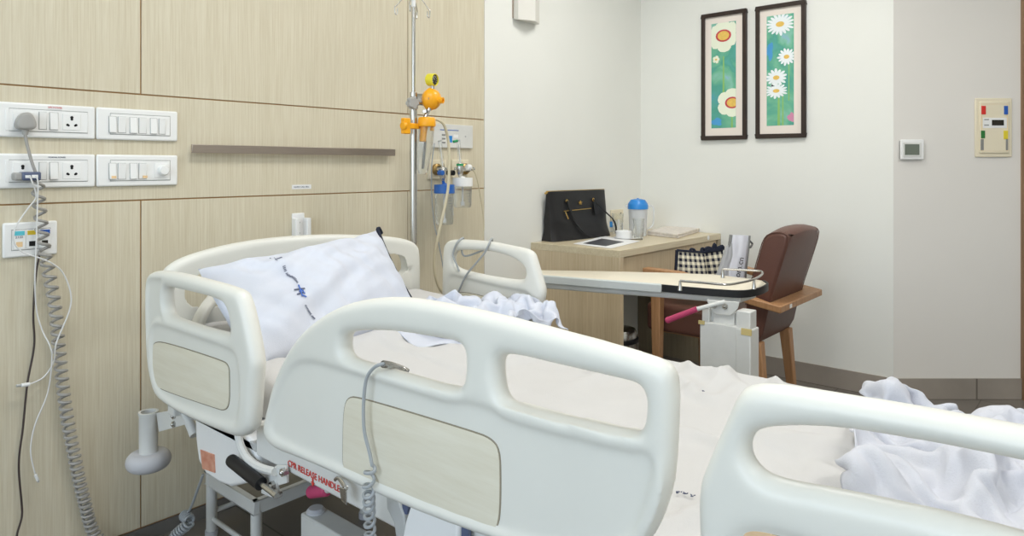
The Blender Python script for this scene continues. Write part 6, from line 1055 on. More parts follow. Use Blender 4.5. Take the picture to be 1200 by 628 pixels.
# plug, charger and cables
def wp(pts, d=.03): return [P(a, b, Y=-(c if len(r) else d)) for (a, b, *r) in pts for c in [r[0] if r else d]]
t = thing('power_plug', 'grey rounded triangular mains plug in the upper left wall plate', 'plug', (.57,-.02,1.30))
def plugc(px,py,d): return P(px,py,Y=-d)
mb = MB(); tri = [(29,131.5),(22,134),(16.5,145),(19,151.5),(29,152.5),(40,151.5),(42,145),(36.5,133)]
o_ = chk(xz(tri, -.03)); from_meshes('plug_body', [slab_mesh([o_], .017, .008, XZ(-.033))], ['greypl'], t)
pe = P(29.5,158,Y=-.033); mb = MB(); mb.cyl(P(29.5,151,Y=-.033), pe, .010, .007, 12); mb.build('strain_relief', 'greypl', t, bevel=.001)
cb = MB(); cpts = wp([(29.5,157),(31,166),(34,178),(38,192),(42,203),(44,212)], .035)
cb.tube(cpts, .0042, 8, smooth=6)
path = catmull(wp([(44,212),(45,232),(48,262),(52,295),(59,330),(64.5,362),(68,400),(72,440),(78,487),(87,535),(98,585),(112,628)], .032)+[Vector((.80,-.07,.045)), Vector((.90,-.12,.03))], 30)
dist = [0]
for i in range(1, len(path)): dist.append(dist[-1]+(path[i]-path[i-1]).length)
tot = dist[-1]; coil = []; turns_end = 0; ph = 0; S = 1400; i = 0
for k in range(S+1):
    s = tot*k/S
    while i < len(dist)-2 and dist[i+1] < s: i += 1
    f = (s-dist[i])/max(1e-9, dist[i+1]-dist[i]); p = path[i].lerp(path[i+1], f); d = (path[i+1]-path[i]).normalized()
    x = Vector((0,-1,0)); x = (x-d*x.dot(d)).normalized(); y = d.cross(x)
    pitch = .036-.020*min(1, s/(tot*.75)); ph += (tot/S)/pitch*2*PI; R = .0135
    coil.append(p+x*math.sin(ph)*R*.9+y*math.cos(ph)*R+Vector((0,-.003,0)))
cb.tube(coil, .0044, 6); cb.build('coiled_cord', 'coil', t)
t = thing('usb_charger', 'blue-grey double phone charger plugged into the lower left wall plate', 'charger', (.58,-.02,1.15))
xa, za = wxz(15, 207, .03); xb, _ = wxz(45, 207, .03); xm, _ = wxz(23, 207, .03)
mb = MB(); mb.box((xm,-.058,za-.011),(xb,-.014,za+.013)); mb.build('charger_body', 'bluegrey', t, bevel=.004)
mb = MB(); mb.box((xa,-.050,za-.010),(xm+.004,-.014,za+.011)); mb.build('charger_side', 'greypl', t, bevel=.004)
mb = MB(); mb.box((xm+.006,-.0595,za-.004),(xm+.019,-.057,za+.004)); mb.box((xm+.021,-.0595,za-.004),(xm+.036,-.057,za+.005)); mb.build('usb_plugs', 'whitepl', t, bevel=.0008)
def cable(name, label, pts, r, m_, ends=(), d=.03):
    t = thing(name, label, 'cable', tuple(pts[0])); mb = MB(); mb.tube(pts, r, 7, smooth=8); mb.build('cable_flex', m_, t)
    for a, b, rr, mm in ends: mb = MB(); mb.tube([a, b], rr, 8); mb.build('connector', mm, t, bevel=.0008)
e = wp([(35,450),(25,451.5),(19,452)], .04)
cable('charging_cable', 'white charging cable looping right and ending in a blunt white plug', wp([(35,206,.06),(38,214,.062),(41,222,.055),(42,232,.052),(33,244),(20,263),(16,275),(18,287),(28,296),(44,301.5,.056),(60,308,.056),(74,320),(83,344),(81,365),(66,402,.056),(63,424,.05),(51,442,.04),(35,450,.04)], .05), .0021, 'whcable', [(e[0], e[1], .0055, 'whitepl'), (e[1], e[2], .004, 'metald')])
e = wp([(41.5,556),(44.5,563),(45,565)], .04)
cable('charging_cable', 'thin white charging cable hanging straight down with its small tip lowest', wp([(42,206,.06),(44.5,214,.062),(44,240,.056),(43,270,.056),(42,300,.056),(41,330,.05),(43,364,.04),(50,388,.045),(58,404,.058),(61,420,.058),(56,460,.04),(41,498),(36,528),(41,555)], .04), .0019, 'whcable', [(e[0], e[1], .004, 'whitepl'), (e[1], e[2], .0028, 'metald')])
cable('network_cable', 'dark brown cable hanging from the network socket plate to the floor', wp([(47,292,.018),(46,300,.02),(42,322),(39,368),(40,405),(32,450),(27,500),(22,545),(26,600),(25,640)], .02)+[Vector((.72,-.02,.02))], .0028, 'blcable')

# ---------------------------------------------------------------- medical gas equipment
xa, za = wxz(498, 150); xb, zt2 = wxz(552, 147.5); zbm = wxz(552, 174)[1]
t = thing('bedhead_control_panel', 'pale grey wall panel with blue stripe above the gas outlets', 'control panel', ((xa+xb)/2,0,(zt2+zbm)/2))
plate(t, 'panel_plate', xa, zbm, xb, zt2, 'metal', bev=.002, d1=.012)
def wrect(t, name, pa, pb, d0, d1, m_, bev=0):
    a = P(pa[0], pa[1], Y=-d1); b = P(pb[0], pb[1], Y=-d1); mb = MB(); mb.box((a.x,-d1,min(a.z,b.z)),(b.x,-d0,max(a.z,b.z))); return mb.build(name, m_, t, bevel=bev)
wrect(t, 'blue_stripe', (516,151.5), (537.5,153.5), .012, .0128, 'bluebtn'); wrect(t, 'blue_label', (525.5,159), (530,167), .012, .0128, 'blue')
for y_ in (157, 161.5, 166): wrect(t, 'grey_button', (518,y_), (522,y_+2), .012, .0132, 'groovel')
wrect(t, 'white_button', (531.5,157.5), (537,161.5), .012, .0130, 'whitepl')
mb = MB(); p = P(545.5,160,Y=-.0121); mb.cyl(p, p-Vector((0,.001,0)), .004); mb.build('screw', 'metald', t)
def flow(label, pxa, pxb, ya, yb, oc, tube_a, tube_b, body, cap, jar, capm, knob, blackcap=False):
    a = P(pxa, ya, Y=-.01); b = P(pxb, yb, Y=-.01); D = .105
    t = thing('gas_outlet', label[0], 'gas outlet', ((a.x+b.x)/2, 0, (a.z+b.z)/2), 'square gas outlets')
    mb = MB(); mb.box((a.x,-.01,b.z),(b.x,0,a.z)); mb.build('outlet_plate', 'cream', t, bevel=.002)
    c = P(oc[0], oc[1], Y=-.01)
    mb = MB(); mb.lathe([(.026,0),(.026,.012),(.020,.018),(.012,.019)], c, (0,-1,0)); mb.build('collar_ring', 'brass', t); mb = MB(); mb.lathe([(.015,.018),(.014,.030),(0,.030)], c, (0,-1,0)); mb.build('socket_core', 'black', t)
    f = thing('flowmeter', label[1], 'flowmeter', (c.x, -D, c.z), 'oxygen flowmeters with humidifier bottles')
    bq = P((body[0]+body[1])/2, c and oc[1]+2, Y=-D)
    mb = MB(); mb.tube([Vector((c.x,-.035,c.z)), Vector((c.x,-.07,c.z)), Vector((bq.x,-D,c.z-.003))], .008, 10); mb.tube([Vector((bq.x-.03,-D,c.z+.002)), Vector((bq.x+.02,-D,c.z+.002))], .007, 10); mb.build('adaptor', 'chrome', f)
    z_t, z_b = P(bq and body[0], body[2], Y=-D).z, P(body[0], body[3], Y=-D).z
    mb = MB(); mb.lathe([(0,z_b),(.008,z_b),(.010,z_b+.008),(.014,z_b+.014),(.015,z_t-.01),(.011,z_t),(0,z_t)], (bq.x,-D,0)); mb.build('valve_body', 'chrome', f)
    ta = P(*tube_a, Y=-D); tb = P(*tube_b, Y=-D)
    mb = MB(); mb.cyl(tb, ta, .0085, seg=16); mb.build('rotameter_tube', 'clear', f); mb = MB(); mb.cyl(tb.lerp(ta,.02), tb.lerp(ta,.9), .0022); mb.ball(tb.lerp(ta,.2), .004, 8); mb.build('float_needle', 'whitepl', f); mb = MB(); mb.cyl(ta, ta.lerp(tb,-.05), .009); mb.build('tube_cap', 'metald', f)
    if knob[2] == 'whitepl':
        kp = P(knob[0], knob[1], Y=-D); mb = MB(); mb.cyl(kp-Vector((.012,0,0)), kp+Vector((.012,0,0)), .0135, seg=16); mb.build('control_knob', 'whitepl', f, bevel=.003)
        mb = MB(); mb.cyl((bq.x,-D,z_t-.013),(bq.x,-D,z_t-.003), .0158); mb.build('green_ring', 'green', f)
        g_ = P(531.5,166,Y=-D); g2 = P(536,165,Y=-D); mb = MB(); mb.cyl(g_, g2, .006); mb.build('green_tag', 'green', f)
    else:
        kp = P(knob[0], knob[1], Y=-D-.02); mb = MB(); mb.cyl(kp+Vector((0,.02,0)), kp-Vector((0,.006,0)), .011, seg=16); mb.build('control_knob', 'blued', f, bevel=.002)
    if blackcap:
        kp = P(530,202.5,Y=-.06); mb = MB(); mb.cyl(kp+Vector((0,.03,0)), kp-Vector((0,.01,0)), .012); mb.build('outlet_cap', 'black', f, bevel=.002)
    ca, cb_ = P(cap[0], cap[2], Y=-D), P(cap[1], cap[3], Y=-D); cx_ = (ca.x+cb_.x)/2; r = (cb_.x-ca.x)/2*.92
    mb = MB(); mb.lathe([(0,ca.z+.004),(.010,ca.z+.004),(.011,ca.z),(r,ca.z-.002),(r*1.02,cb_.z),(0,cb_.z)], (cx_,-D,0)); mb.cyl((bq.x,-D,z_b+.002),(cx_,-D,ca.z), .006); mb.build('bottle_lid', capm, f, bevel=.001)
    jz = P(jar[0], jar[3], Y=-D).z; r2 = r*.93
    mb = MB(); mb.lathe([(r2,cb_.z+.001),(r2,cb_.z-.01),(r2*.95,jz+.012),(r2*.85,jz+.002),(0,jz),(0,jz+.003),(r2*.8,jz+.004),(r2*.9,jz+.013),(r2*.95,cb_.z-.01),(r2*.95,cb_.z)], (cx_,-D,0)); b_ = mb.build('humidifier_bottle', 'clear', f)
    mb = MB(); mb.cyl((cx_,-D,cb_.z),(cx_,-D,jz+.03), .0035); mb.cyl((cx_,-D,jz+.03),(cx_,-D,jz+.012), .007); mb.build('dip_tube', 'whitepl', b_)
    mb = MB()
    for k in range(5): z = cb_.z-.02-k*.012; mb.box((cx_-.014+.002*k,-D-r2-.0005,z),(cx_+.006,-D-r2*.9,z+.0012))
    mb.build('level_marks', 'ink', b_)
    return f
flow(('cream square gas outlet with brown ring, left one below the control panel', 'flowmeter with royal blue lid on its humidifier bottle'), 502, 523, 187, 209.5, (511,198.5), (515.5,166), (519,196), (515,523,196,212), (511,530,216,226), (514,531,226,264), 'blued', (518,202.5,'blued'), True)
flow(('cream square gas outlet, right one next to the white wall edge', 'flowmeter with white lid on its humidifier bottle'), 530.5, 549, 187, 208, (544,198), (537,165), (539.5,192), (535,543,191,207), (533,551,208,218), (533,551,218,244), 'whitepl', (549,196,'whitepl'))

# drip stand in a socket on the bed's far head corner
IX, IY = 1.80, -.245
def ip(px, py, dy=0): return P(px, py, Y=IY+dy)
t = thing('drip_stand', 'tall stainless steel drip stand pole rising behind the headboard', 'drip stand', (IX, IY, .42))
q = ip(484.5, 110); IX = q.x
mb = MB(); mb.cyl((IX,IY,.42),(IX,IY,ip(484,108).z), .0145, seg=20); mb.build('lower_pole', 'chrome', t, bevel=.001)
mb = MB(); mb.cyl((IX,IY,1.2),(IX,IY,ip(484,8).z), .0075, seg=16); mb.build('upper_pole', 'chrome', t)
zh = ip(484,8).z; mb = MB(); mb.cyl((IX,IY,zh),(IX,IY,zh+.10), .0085, seg=16); mb.build('pole_sleeve', 'whitepl', t, bevel=.001)
for ang in (-.9, .9, 2.24, -2.24):
    mb = MB(); dx, dy = math.cos(ang), math.sin(ang)
    if ang == -.9: dx, dy = .83, -.2
    mb.tube([(IX,IY,zh+.06),(IX+dx*.045,IY+dy*.03,zh+.035),(IX+dx*.085,IY+dy*.05,zh+.002),(IX+dx*.092,IY+dy*.055,zh-.004),(IX+dx*.088,IY+dy*.055,zh-.03),(IX+dx*.078,IY+dy*.05,zh-.028),(IX+dx*.078,IY+dy*.05,zh-.008)], .0022, 7, smooth=4); mb.build('drip_hook', 'chrome', t)
mb = MB(); k0 = ip(477.5,121); R_ = .027; st = []
for k in range(40):
    a = 2*PI*k/40; r = R_*(.86+.14*math.cos(5*a)); st.append((k0.x+r*math.cos(a), IY-.022, k0.z+r*math.sin(a)))
mb.prism(st, (0,-.018,0)); kb = mb.build('star_knob', 'greypl', t, bevel=.003)
mb = MB(); mb.cyl((k0.x,IY-.024,k0.z),(k0.x,IY+.0,k0.z), .010); mb.cyl((k0.x,IY,k0.z),(IX,IY,k0.z), .010); mb.cyl((IX,IY,k0.z-.02),(IX,IY,k0.z+.018), .018); mb.build('clamp_collar', 'metald', t, bevel=.001)
mb = MB(); mb.lathe([(.0155,.36),(.0155,.50),(.021,.50),(.021,.36),(.0155,.36)], (IX,IY,0)); mb.box((IX-.06,IY-.16,.47),(IX-.045,IY+.0,.50)); mb.box((IX-.06,IY-.01,.47),(IX-.018,IY+.01,.50)); mb.build('pole_socket', 'metal', bed)
# orange suction regulator clamped to the pole
t = thing('suction_regulator', 'orange suction regulator with yellow dial and clear collection jar hung on the steel pole', 'suction regulator', (IX+.05, IY-.03, 1.35))
dy = -.04
def r_(px, py, d=dy): return ip(px, py, d)
gc = r_(507,93.5); ax = Vector((.22,-.97,-.05)).normalized()
mb = MB(); mb.lathe([(0,-.022),(.021,-.022),(.0245,-.018),(.0245,.012),(.0225,.014),(.0215,.008)], gc, ax, 28); g = mb.build('gauge_case', 'yellow', t)
mb = MB(); mb.lathe([(.0215,.008),(0,.008)], gc, ax, 28); fc = mb.build('gauge_face', 'lcddark', g)
mb = MB(); n_ = ax; xx = n_.cross(Vector((0,0,1))).normalized(); yy = xx.cross(n_)
for k in range(9):
    a = -.6+k*.55; p0 = gc+n_*.009+(xx*math.cos(a)+yy*math.sin(a))*.0165; p1 = gc+n_*.009+(xx*math.cos(a)+yy*math.sin(a))*.012; mb.tube([p0,p1], .0009, 5)
mb.tube([gc+n_*.009, gc+n_*.009+(xx*.5+yy*.7)*.016], .0008, 5); mb.build('dial_marks', 'whitepl', fc)
dc = r_(506.5,116.5)
mb = MB(); mb.lathe([(0,-.028),(.033,-.028),(.040,-.018),(.045,-.012),(.045,-.006),(.042,0),(.038,.014),(.027,.026),(.012,.032),(.0115,.044),(0,.044)], dc, Vector((.25,-.95,-.12)), 36); mb.build('regulator_dome', 'orange', t)
mb = MB(); mb.lathe([(.0125,.036),(.0125,.050),(.0075,.050),(.0075,.044)], dc, Vector((.25,-.95,-.12)), 20); mb.build('control_nub', 'orange', t)
mb = MB(); mb.cyl(dc+Vector((-.005,.025,0)), dc+Vector((-.045,.045,0)), .024); mb.cyl(dc+Vector((-.03,.0,0)), dc+Vector((-.03,-.02,0)), .007); mb.cyl(gc-Vector((0,0,.02)), dc+Vector((0,0,.03)), .0075); mb.cyl(dc-Vector((.015,0,.035)), r_(498,138), .0085); mb.cyl(r_(498.5,131)-Vector((0,0,.004)), r_(498.5,131)+Vector((0,0,.006)), .012, seg=6); mb.build('brass_fittings', 'chrome', t)
lc = r_(500,143)
mb = MB(); mb.lathe([(0,.018),(.030,.018),(.034,.012),(.036,-.012),(.034,-.018),(0,-.018)], lc, seg=28); mb.cyl(lc-Vector((.012,0,.015)), r_(495.5,166), .013, .011); mb.cyl(lc+Vector((.014,-.01,-.015)), lc+Vector((.014,-.01,-.034)), .007); mb.build('jar_lid', 'orange', t, bevel=.001)
mb = MB(); jb = r_(495,204); tp = lc-Vector((0,0,.017)); axj = (jb-tp); Lj = axj.length
mb.lathe([(.031,0),(.030,Lj*.4),(.022,Lj*.9),(.015,Lj),(0,Lj),(0,Lj-.003),(.013,Lj-.003),(.020,Lj*.89),(.028,Lj*.4),(.029,0)], tp, axj, 28); j = mb.build('collection_jar', 'clear', t)
mb = MB()
for k in range(7):
    p = tp+axj*(.12+k*.11); mb.tube([p+Vector((.0,-.031+.0016*k,0)), p+Vector((.016,-.026+.0014*k,0))], .0007, 4)
mb.cyl(tp+axj*.3, tp+axj*.88, .004); mb.build('graduation_marks', 'groovel', j)
yc = r_(475.5,147); mb = MB(); a = ip(472,138,-.02); b = ip(480,157,-.02); mb.box((a.x,a.y-.008,b.z),(b.x-.001,a.y+.012,a.z)); mb.cyl((a.x-.004,a.y-.002,yc.z),(a.x+.01,a.y-.002,yc.z), .016, seg=12); mb.box((a.x+.02,IY-.028,yc.z-.01),(IX+.05,IY-.018,yc.z+.012)); mb.build('pole_clamp', 'orange', t, bevel=.003)
# tubing
def hang(name, label, pts, r, m_): o = MB(); o.tube(pts, r, 8, smooth=8); q = o.build(name, m_); tag(q, label, 'tube'); return q
hang('suction_hose', 'thick cream rubber hose hanging from the orange regulator lid', [r_(505,139.5,-.055), r_(512,140,-.06), r_(520,146,-.06), r_(525,163,-.05), r_(526.5,187,-.05), r_(524.5,225,-.04), r_(515,270,-.02), r_(509.5,300,0), r_(510,322,0), r_(517,341,0), Vector((IX+.22,IY,.62)), Vector((IX+.26,IY+.02,.3)), Vector((IX+.28,IY+.02,.03))], .0058, 'tube')
hang('oxygen_tube', 'thin grey oxygen tube hanging left of the blue lidded bottle', [P(509,168,Y=-.04), P(506,195,Y=-.05), P(506,229,Y=-.06), P(509,262,Y=-.06), P(513,280,Y=-.06), P(519,312,Y=-.06), P(522,345,Y=-.06), P(522,400,Y=-.05)], .0027, 'greytube')
hang('oxygen_tube', 'thin cream oxygen tube dropping from the white control knob', [P(552,196,Y=-.105), P(558,206,Y=-.10), P(563,230,Y=-.10), P(567,262,Y=-.10), P(564,290,Y=-.10), P(558,320,Y=-.10), P(552,360,Y=-.10), P(550,420,Y=-.08)], .003, 'tube')
fx0 = FX-.026
hang('call_cord', 'grey cord looped twice round the far head rail', [P(530,350,X=fx0), P(537,342,X=fx0), P(546,323,X=fx0), P(559,307,X=fx0), P(568,296,X=fx0), P(573,286,X=fx0), P(575,281,X=FX-.012), P(577,280,X=FX+.012), P(575,287,X=FX+.026), P(566,293,X=FX+.028), P(545,300,X=FX+.028), P(541,290,X=FX+.026), P(543,280,X=FX+.010), P(541,279.5,X=FX-.006), P(536,284,X=fx0), P(532,293,X=fx0), P(531,300,X=fx0), P(535,310,X=fx0), P(538,318,X=fx0)], .0036, 'greytube')
# handset cord over the near middle rail
nx = RX-.018
ct = [P(478,436,X=RX+.045), P(470,432,X=RX+.035), P(458,428,X=RX+.0), P(448,426.5,X=nx-.008), P(437,432,X=nx-.012), P(429,446,X=nx-.012), P(426,475,X=nx-.012), P(427,505,X=nx-.012), P(433,530,X=nx-.010), P(436,545,X=nx-.010)]
t = thing('coiled_control_cable', 'pale grey control cable draped over the near middle rail and coiling downwards', 'cable', tuple(ct[4]))
mb = MB(); base_ = catmull(ct, 8); a = P(436,545,X=nx-.01); b = P(432,575,X=nx-.006); c = P(436,640,X=.78); pth = catmull([a, P(433,558,X=nx-.01), b, P(433,605,X=.755), c, Vector((c.x+.05,c.y+.02,.35))], 40)
cl = []; ph = 0
for i in range(len(pth)-1):
    d = (pth[i+1]-pth[i]); ln = d.length; d = d.normalized(); x = Vector((1,0,0)); x = (x-d*x.dot(d)).normalized(); y = d.cross(x)
    for k in range(2):
        ph += ln/2/(.025)*2*PI; g = min(1, i/14); cl.append(pth[i].lerp(pth[i+1], k/2)+(x*math.cos(ph)+y*math.sin(ph))*.0085*g)
mb.tube(base_+cl, .0030, 7); mb.build('cord_flex', 'greytube', t)
mb = MB(); s_ = catmull(ct[:4], 12); 
for i in range(2, len(s_)-1, 2): mb.lathe([(.0050,-.0016),(.0062,0),(.0050,.0016)], s_[i], (s_[i+1]-s_[i]), 10)
mb.build('strain_spring', 'chrome', t)
# bed mains lead below the head
t = thing('bed_power_cord', 'grey coiled lead dropping to the floor beside the bed head', 'cord', (.9,-.3,.3))
pts = [P(238,556,X=.93), P(231,575,X=.93), P(223,596,X=.93), P(216,604,X=.93)]; e0 = pts[-1]
pth = catmull([e0, P(222,612,X=.92)+Vector((0,0,0)), P(205,628,X=.90), P(200,650,X=.90)], 60); cl = []; ph = 0
for i in range(len(pth)-1):
    d = (pth[i+1]-pth[i]); ph += d.length/.012*2*PI; d = d.normalized(); x = Vector((1,0,0)); x = (x-d*x.dot(d)).normalized(); y = d.cross(x); cl.append(pth[i]+(x*math.cos(ph)+y*math.sin(ph))*.013)
mb = MB(); mb.tube(catmull(pts, 6)+cl, .0038, 6); mb.build('cord_flex', 'greytube', t)

# low step stool under the bed head
SX0, SX1, SY0, SY1, SZ = 1.037, 1.46, -.42, -.11, .205
t = thing('step_stool', 'low white metal step stool pushed under the bed head', 'step stool', ((SX0+SX1)/2,(SY0+SY1)/2,0))
mb = MB()
for a, b in (((SX0,SY0),(SX0+.02,SY1)),((SX1-.02,SY0),(SX1,SY1)),((SX0,SY0),(SX1,SY0+.02)),((SX0,SY1-.02),(SX1,SY1))): mb.box((a[0],a[1],SZ-.04),(b[0],b[1],SZ))
mb.build('top_frame', 'metal', t, bevel=.003)
mb = MB(); mb.box((SX0+.02,SY0+.02,SZ-.012),(SX1-.02,SY1-.02,SZ-.004)); mb.build('step_tread', 'mat', t)
for x in (SX0+.016, SX1-.016):
    for y in (SY0+.016, SY1-.016):
        mb = MB(); mb.cyl((x,y,.012),(x,y,SZ-.035), .0165, seg=16); lg = mb.build('leg', 'metal', t)
        mb = MB(); mb.cyl((x,y,0),(x,y,.018), .020, seg=16); mb.build('rubber_foot', 'rubber', lg)
mb = MB(); mb.cyl((SX0+.016,SY0+.016,.055),(SX0+.016,SY1-.016,.055), .0075); mb.cyl((SX1-.016,SY0+.016,.055),(SX1-.016,SY1-.016,.055), .0075); mb.cyl((SX0+.016,SY1-.016,.075),(SX1-.016,SY1-.016,.075), .0075); mb.build('brace', 'metal', t)

# ---------------------------------------------------------------- wall lamp on the white wall
a = wxz(598, 22); b = wxz(627, 20)
t = thing('wall_light', 'white folded-front wall light at the top of the white wall', 'wall light', ((a[0]+b[0])/2, 0, a[1]+.13))
x0, x1 = a[0]+.02, b[0]; zb3 = a[1]-.005; mb = MB(); xm = (x0+x1)/2
mb.prism([(x0,-.004,zb3+.006),(x0,-.035,zb3),(xm,-.075,zb3),(x1,-.03,zb3+.003),(x1,-.004,zb3+.006)], (0,0,.28)); mb.build('lamp_shade', 'pearl', t, bevel=.002)
mb = MB(); mb.box((x0-.006,-.006,zb3+.012),(x1-.01,0,zb3+.27)); mb.build('back_plate', 'steel', t)

# ---------------------------------------------------------------- framed prints on the back wall
def flower(mb, c, r, n, mi, mc, ring=None, asp=1.0, px_=0):
    for k in range(n):
        a = 2*PI*k/n+px_; d = Vector((0, math.cos(a), math.sin(a)*asp)); s_ = Vector((0, -math.sin(a), math.cos(a)*asp)); w_ = r*(2.3/n if n > 7 else .50)
        rr = r*(1+.06*math.sin(k*2.3)); pts = []
        for q in range(12):
            th = 2*PI*q/12; pts.append(c+d*(rr*.55+rr*.45*math.cos(th))+s_*(w_*math.sin(th)*(.8+.3*math.cos(th))))
        off = Vector((-.0004-.0002*(k % 3), 0, 0)); mb.add([clampy(p)+off for p in pts], [tuple(range(12))], mi)
    for rad, m2, o2 in (([(r*.48, ring, .0014)] if ring is not None else [])+[(r*.36 if ring is not None else r*.30, mc, .0018)]):
        pts = [clampy(c+Vector((0, math.cos(2*PI*q/16)*rad, math.sin(2*PI*q/16)*rad*.8*asp)))+Vector((-o2,0,0)) for q in range(16)]; mb.add(pts, [tuple(range(16))], m2)
def picture(label, ol, ot, orr, tr, ob, flowers, others):
    y0 = P(ol, 90, X=WX-.01).y; y1 = P(orr, 90, X=WX-.01).y   # y0 left (larger Y), y1 right
    zt = (P(ol, ot, X=WX-.01).z+P(orr, tr, X=WX-.01).z)/2; zb = P(ol, ob, X=WX-.01).z
    t = thing('framed_picture', label, 'picture', (WX, (y0+y1)/2, (zt+zb)/2), 'framed flower pictures on the back wall')
    fw = .023; mb = MB()
    X0, X1 = WX-.024, WX
    mb.box((X0,y1,zb),(X1,y0,zb+fw)); mb.box((X0,y1,zt-fw),(X1,y0,zt)); mb.box((X0,y1,zb+fw),(X1,y1+fw,zt-fw)); mb.box((X0,y0-fw,zb+fw),(X1,y0,zt-fw)); mb.build('picture_frame', 'frame', t, bevel=.003)
    mb = MB(); mb.box((X0+.012,y1+fw-.002,zb+fw-.002),(X1-.002,y0-fw+.002,zt-fw+.002)); mb.build('mount_board', 'mount', t)
    mw = .056; a0, a1, b0, b1 = y1+fw+mw*.74, y0-fw-mw*.70, zb+fw+mw*.85, zt-fw-mw*.72
    global clampy
    clampy = lambda p: Vector((p.x, min(max(p.y, a0), a1), min(max(p.z, b0), b1)))
    xs = X0+.0115
    mb = MB(); mb.add([(xs,a0,b0),(xs,a1,b0),(xs,a1,b1),(xs,a0,b1)], [(0,1,2,3)], 0)
    def at(u, v): return Vector((xs-.0002, a1+(a0-a1)*u, b1+(b0-b1)*v))   # u from the left, v from the top
    for (kind, u, v, ru, rv, mi) in others:
        c = at(u, v); W_ = a1-a0; H_ = b1-b0; n = 24; pts = []
        for k in range(n):
            an = 2*PI*k/n; j = 1+.18*math.sin(3*an+u*9)+.1*math.sin(5*an+v*7) if kind == 'blob' else 1
            pts.append(clampy(c+Vector((0, math.cos(an)*ru*W_*j, math.sin(an)*rv*H_*j))))
        if kind == 'bar': pts = [clampy(c+Vector((0, sy*ru*W_, sz*rv*H_))) for sy, sz in ((-1,-1),(1,-1),(.6,1),(-.6,1))]
        mb.add(pts, [tuple(range(len(pts)))], mi)
    for (u, v, r, n, mi, mc, ring, asp) in flowers: flower(mb, at(u, v)+Vector((-.0004,0,0)), r*(a1-a0), n, mi, mc, ring, asp, u*3)
    mb.build('flower_print', ['teal','petal','petalw','paintyel','paintred','paintgrn','paintblue','paintlil','paintpink'], t, smooth=False, weld=False)
picture('narrow dark-framed print of large cream flowers, left of the two on the back wall', 822.5, 17.5, 875.3, 10, 164.6,
    [(.50,.125,.66,6,1,3,4,.95), (.20,.345,.15,5,1,3,None,1), (.86,.765,.62,6,1,3,4,.95)],
    [('blob',.22,.94,.22,.035,6),('bar',.50,.5,.04,.18,5),('bar',.84,.93,.04,.08,5)])
picture('narrow dark-framed print of four white daisies, right of the two on the back wall', 886, 8, 944.6, 0, 162.6,
    [(.5,.085,.52,18,2,3,None,.8), (.74,.385,.34,14,2,3,None,.95), (.36,.565,.40,14,2,3,None,.85), (.36,.685,.42,15,2,3,None,.68)],
    [('blob',.12,.32,.12,.08,6),('blob',.90,.93,.12,.04,8),('bar',.45,.86,.05,.14,5),('bar',.6,.84,.03,.16,5),('bar',.82,.60,.02,.18,5)])

# ---------------------------------------------------------------- devices on the angled wall (faces the camera)
TD = 3.527
def aw(px, py, off=0): p = P(px, py, T=TD-off); return p
RXv = Vector((sn, -cs, 0)); NV = Vector((-cs, -sn, 0)); UP = Vector((0,0,1))
def abox(t, name, x0, y0, x1, y1, d0, d1, m_, bev=0, parent=None):
    a, b, c, d = P(x0,y1,T=TD-d1), P(x1,y1,T=TD-d1), P(x1,y0,T=TD-d1), P(x0,y0,T=TD-d1)
    mb = MB(); mb.prism([a,b,c,d], -NV*(d1-d0)); return mb.build(name, m_, parent or t, bevel=bev)
t = thing('thermostat', 'small white thermostat with grey display on the angled wall', 'thermostat', tuple(aw(1069,175)))
abox(t, 'back_case', 1055,164.5,1082,186.5,0,.010,'groovel',.004); abox(t, 'case', 1055.5,163.5,1083,187,.010,.018,'whitepl',.004); abox(t, 'bezel', 1058.5,167,1080,184,.018,.021,'metal',.003); abox(t, 'display', 1060.5,169,1077.5,181.5,.021,.022,'lcd')
t = thing('alarm_panel', 'cream wall panel with red, blue, green and yellow keys', 'alarm panel', tuple(aw(1164,149)))
abox(t, 'back_plate', 1143,115,1186,184,0,.008,'cream',.003); abox(t, 'front_cover', 1148,119,1183,179.5,.008,.014,'cream',.003)
frame = [P(x,y,T=TD-.0145) for x,y in ((1150.5,122),(1180.5,122),(1180.5,177),(1150.5,177))]
mb = MB(); mb.tube(frame, .0012, 4, closed=True); mb.build('cover_seam', 'beigelab', t)
for nm, a, m_ in (('red_key',(1150.5,124,1155.5,134),'red'),('blue_key',(1177,124,1181.5,134),'bluebtn'),('green_key',(1150,153,1154.5,162),'grnbtn'),('yellow_key',(1176.5,153,1181.5,163),'yelbtn')): abox(t, nm, *a, .013, .017, m_, .001)
abox(t, 'lower_slider', 1149.5,163,1153,176,.013,.016,'groovel',.001); abox(t, 'lower_slider', 1179,163,1181.5,176,.013,.016,'groovel',.001)
abox(t, 'display_bezel', 1152,138,1180,150,.013,.015,'whitepl',.001); abox(t, 'display', 1162.5,140.5,1176.5,147,.015,.0158,'lcddark')
for y_ in (139.5, 146): abox(t, 'indicator_slot', 1153.5,y_,1159,y_+1.2,.015,.0158,'groovel')
# wall socket above the desk
a = wxz(715, 246); b = wxz(729, 257)
t = thing('wall_socket', 'small white wall socket on the white wall behind the tumblers', 'wall socket', ((a[0]+b[0])/2,0,(a[1]+b[1])/2))
mb = MB(); mb.box((a[0],-.010,b[1]),(b[0],0,a[1])); mb.build('cover_plate', 'cream', t, bevel=.003); mb = MB(); xx_ = b[0]-.035; zz_ = (a[1]+b[1])/2; mb.box((xx_,-.0125,zz_-.008),(xx_+.01,-.010,zz_+.012)); mb.build('socket_slot', 'lcddark', t)

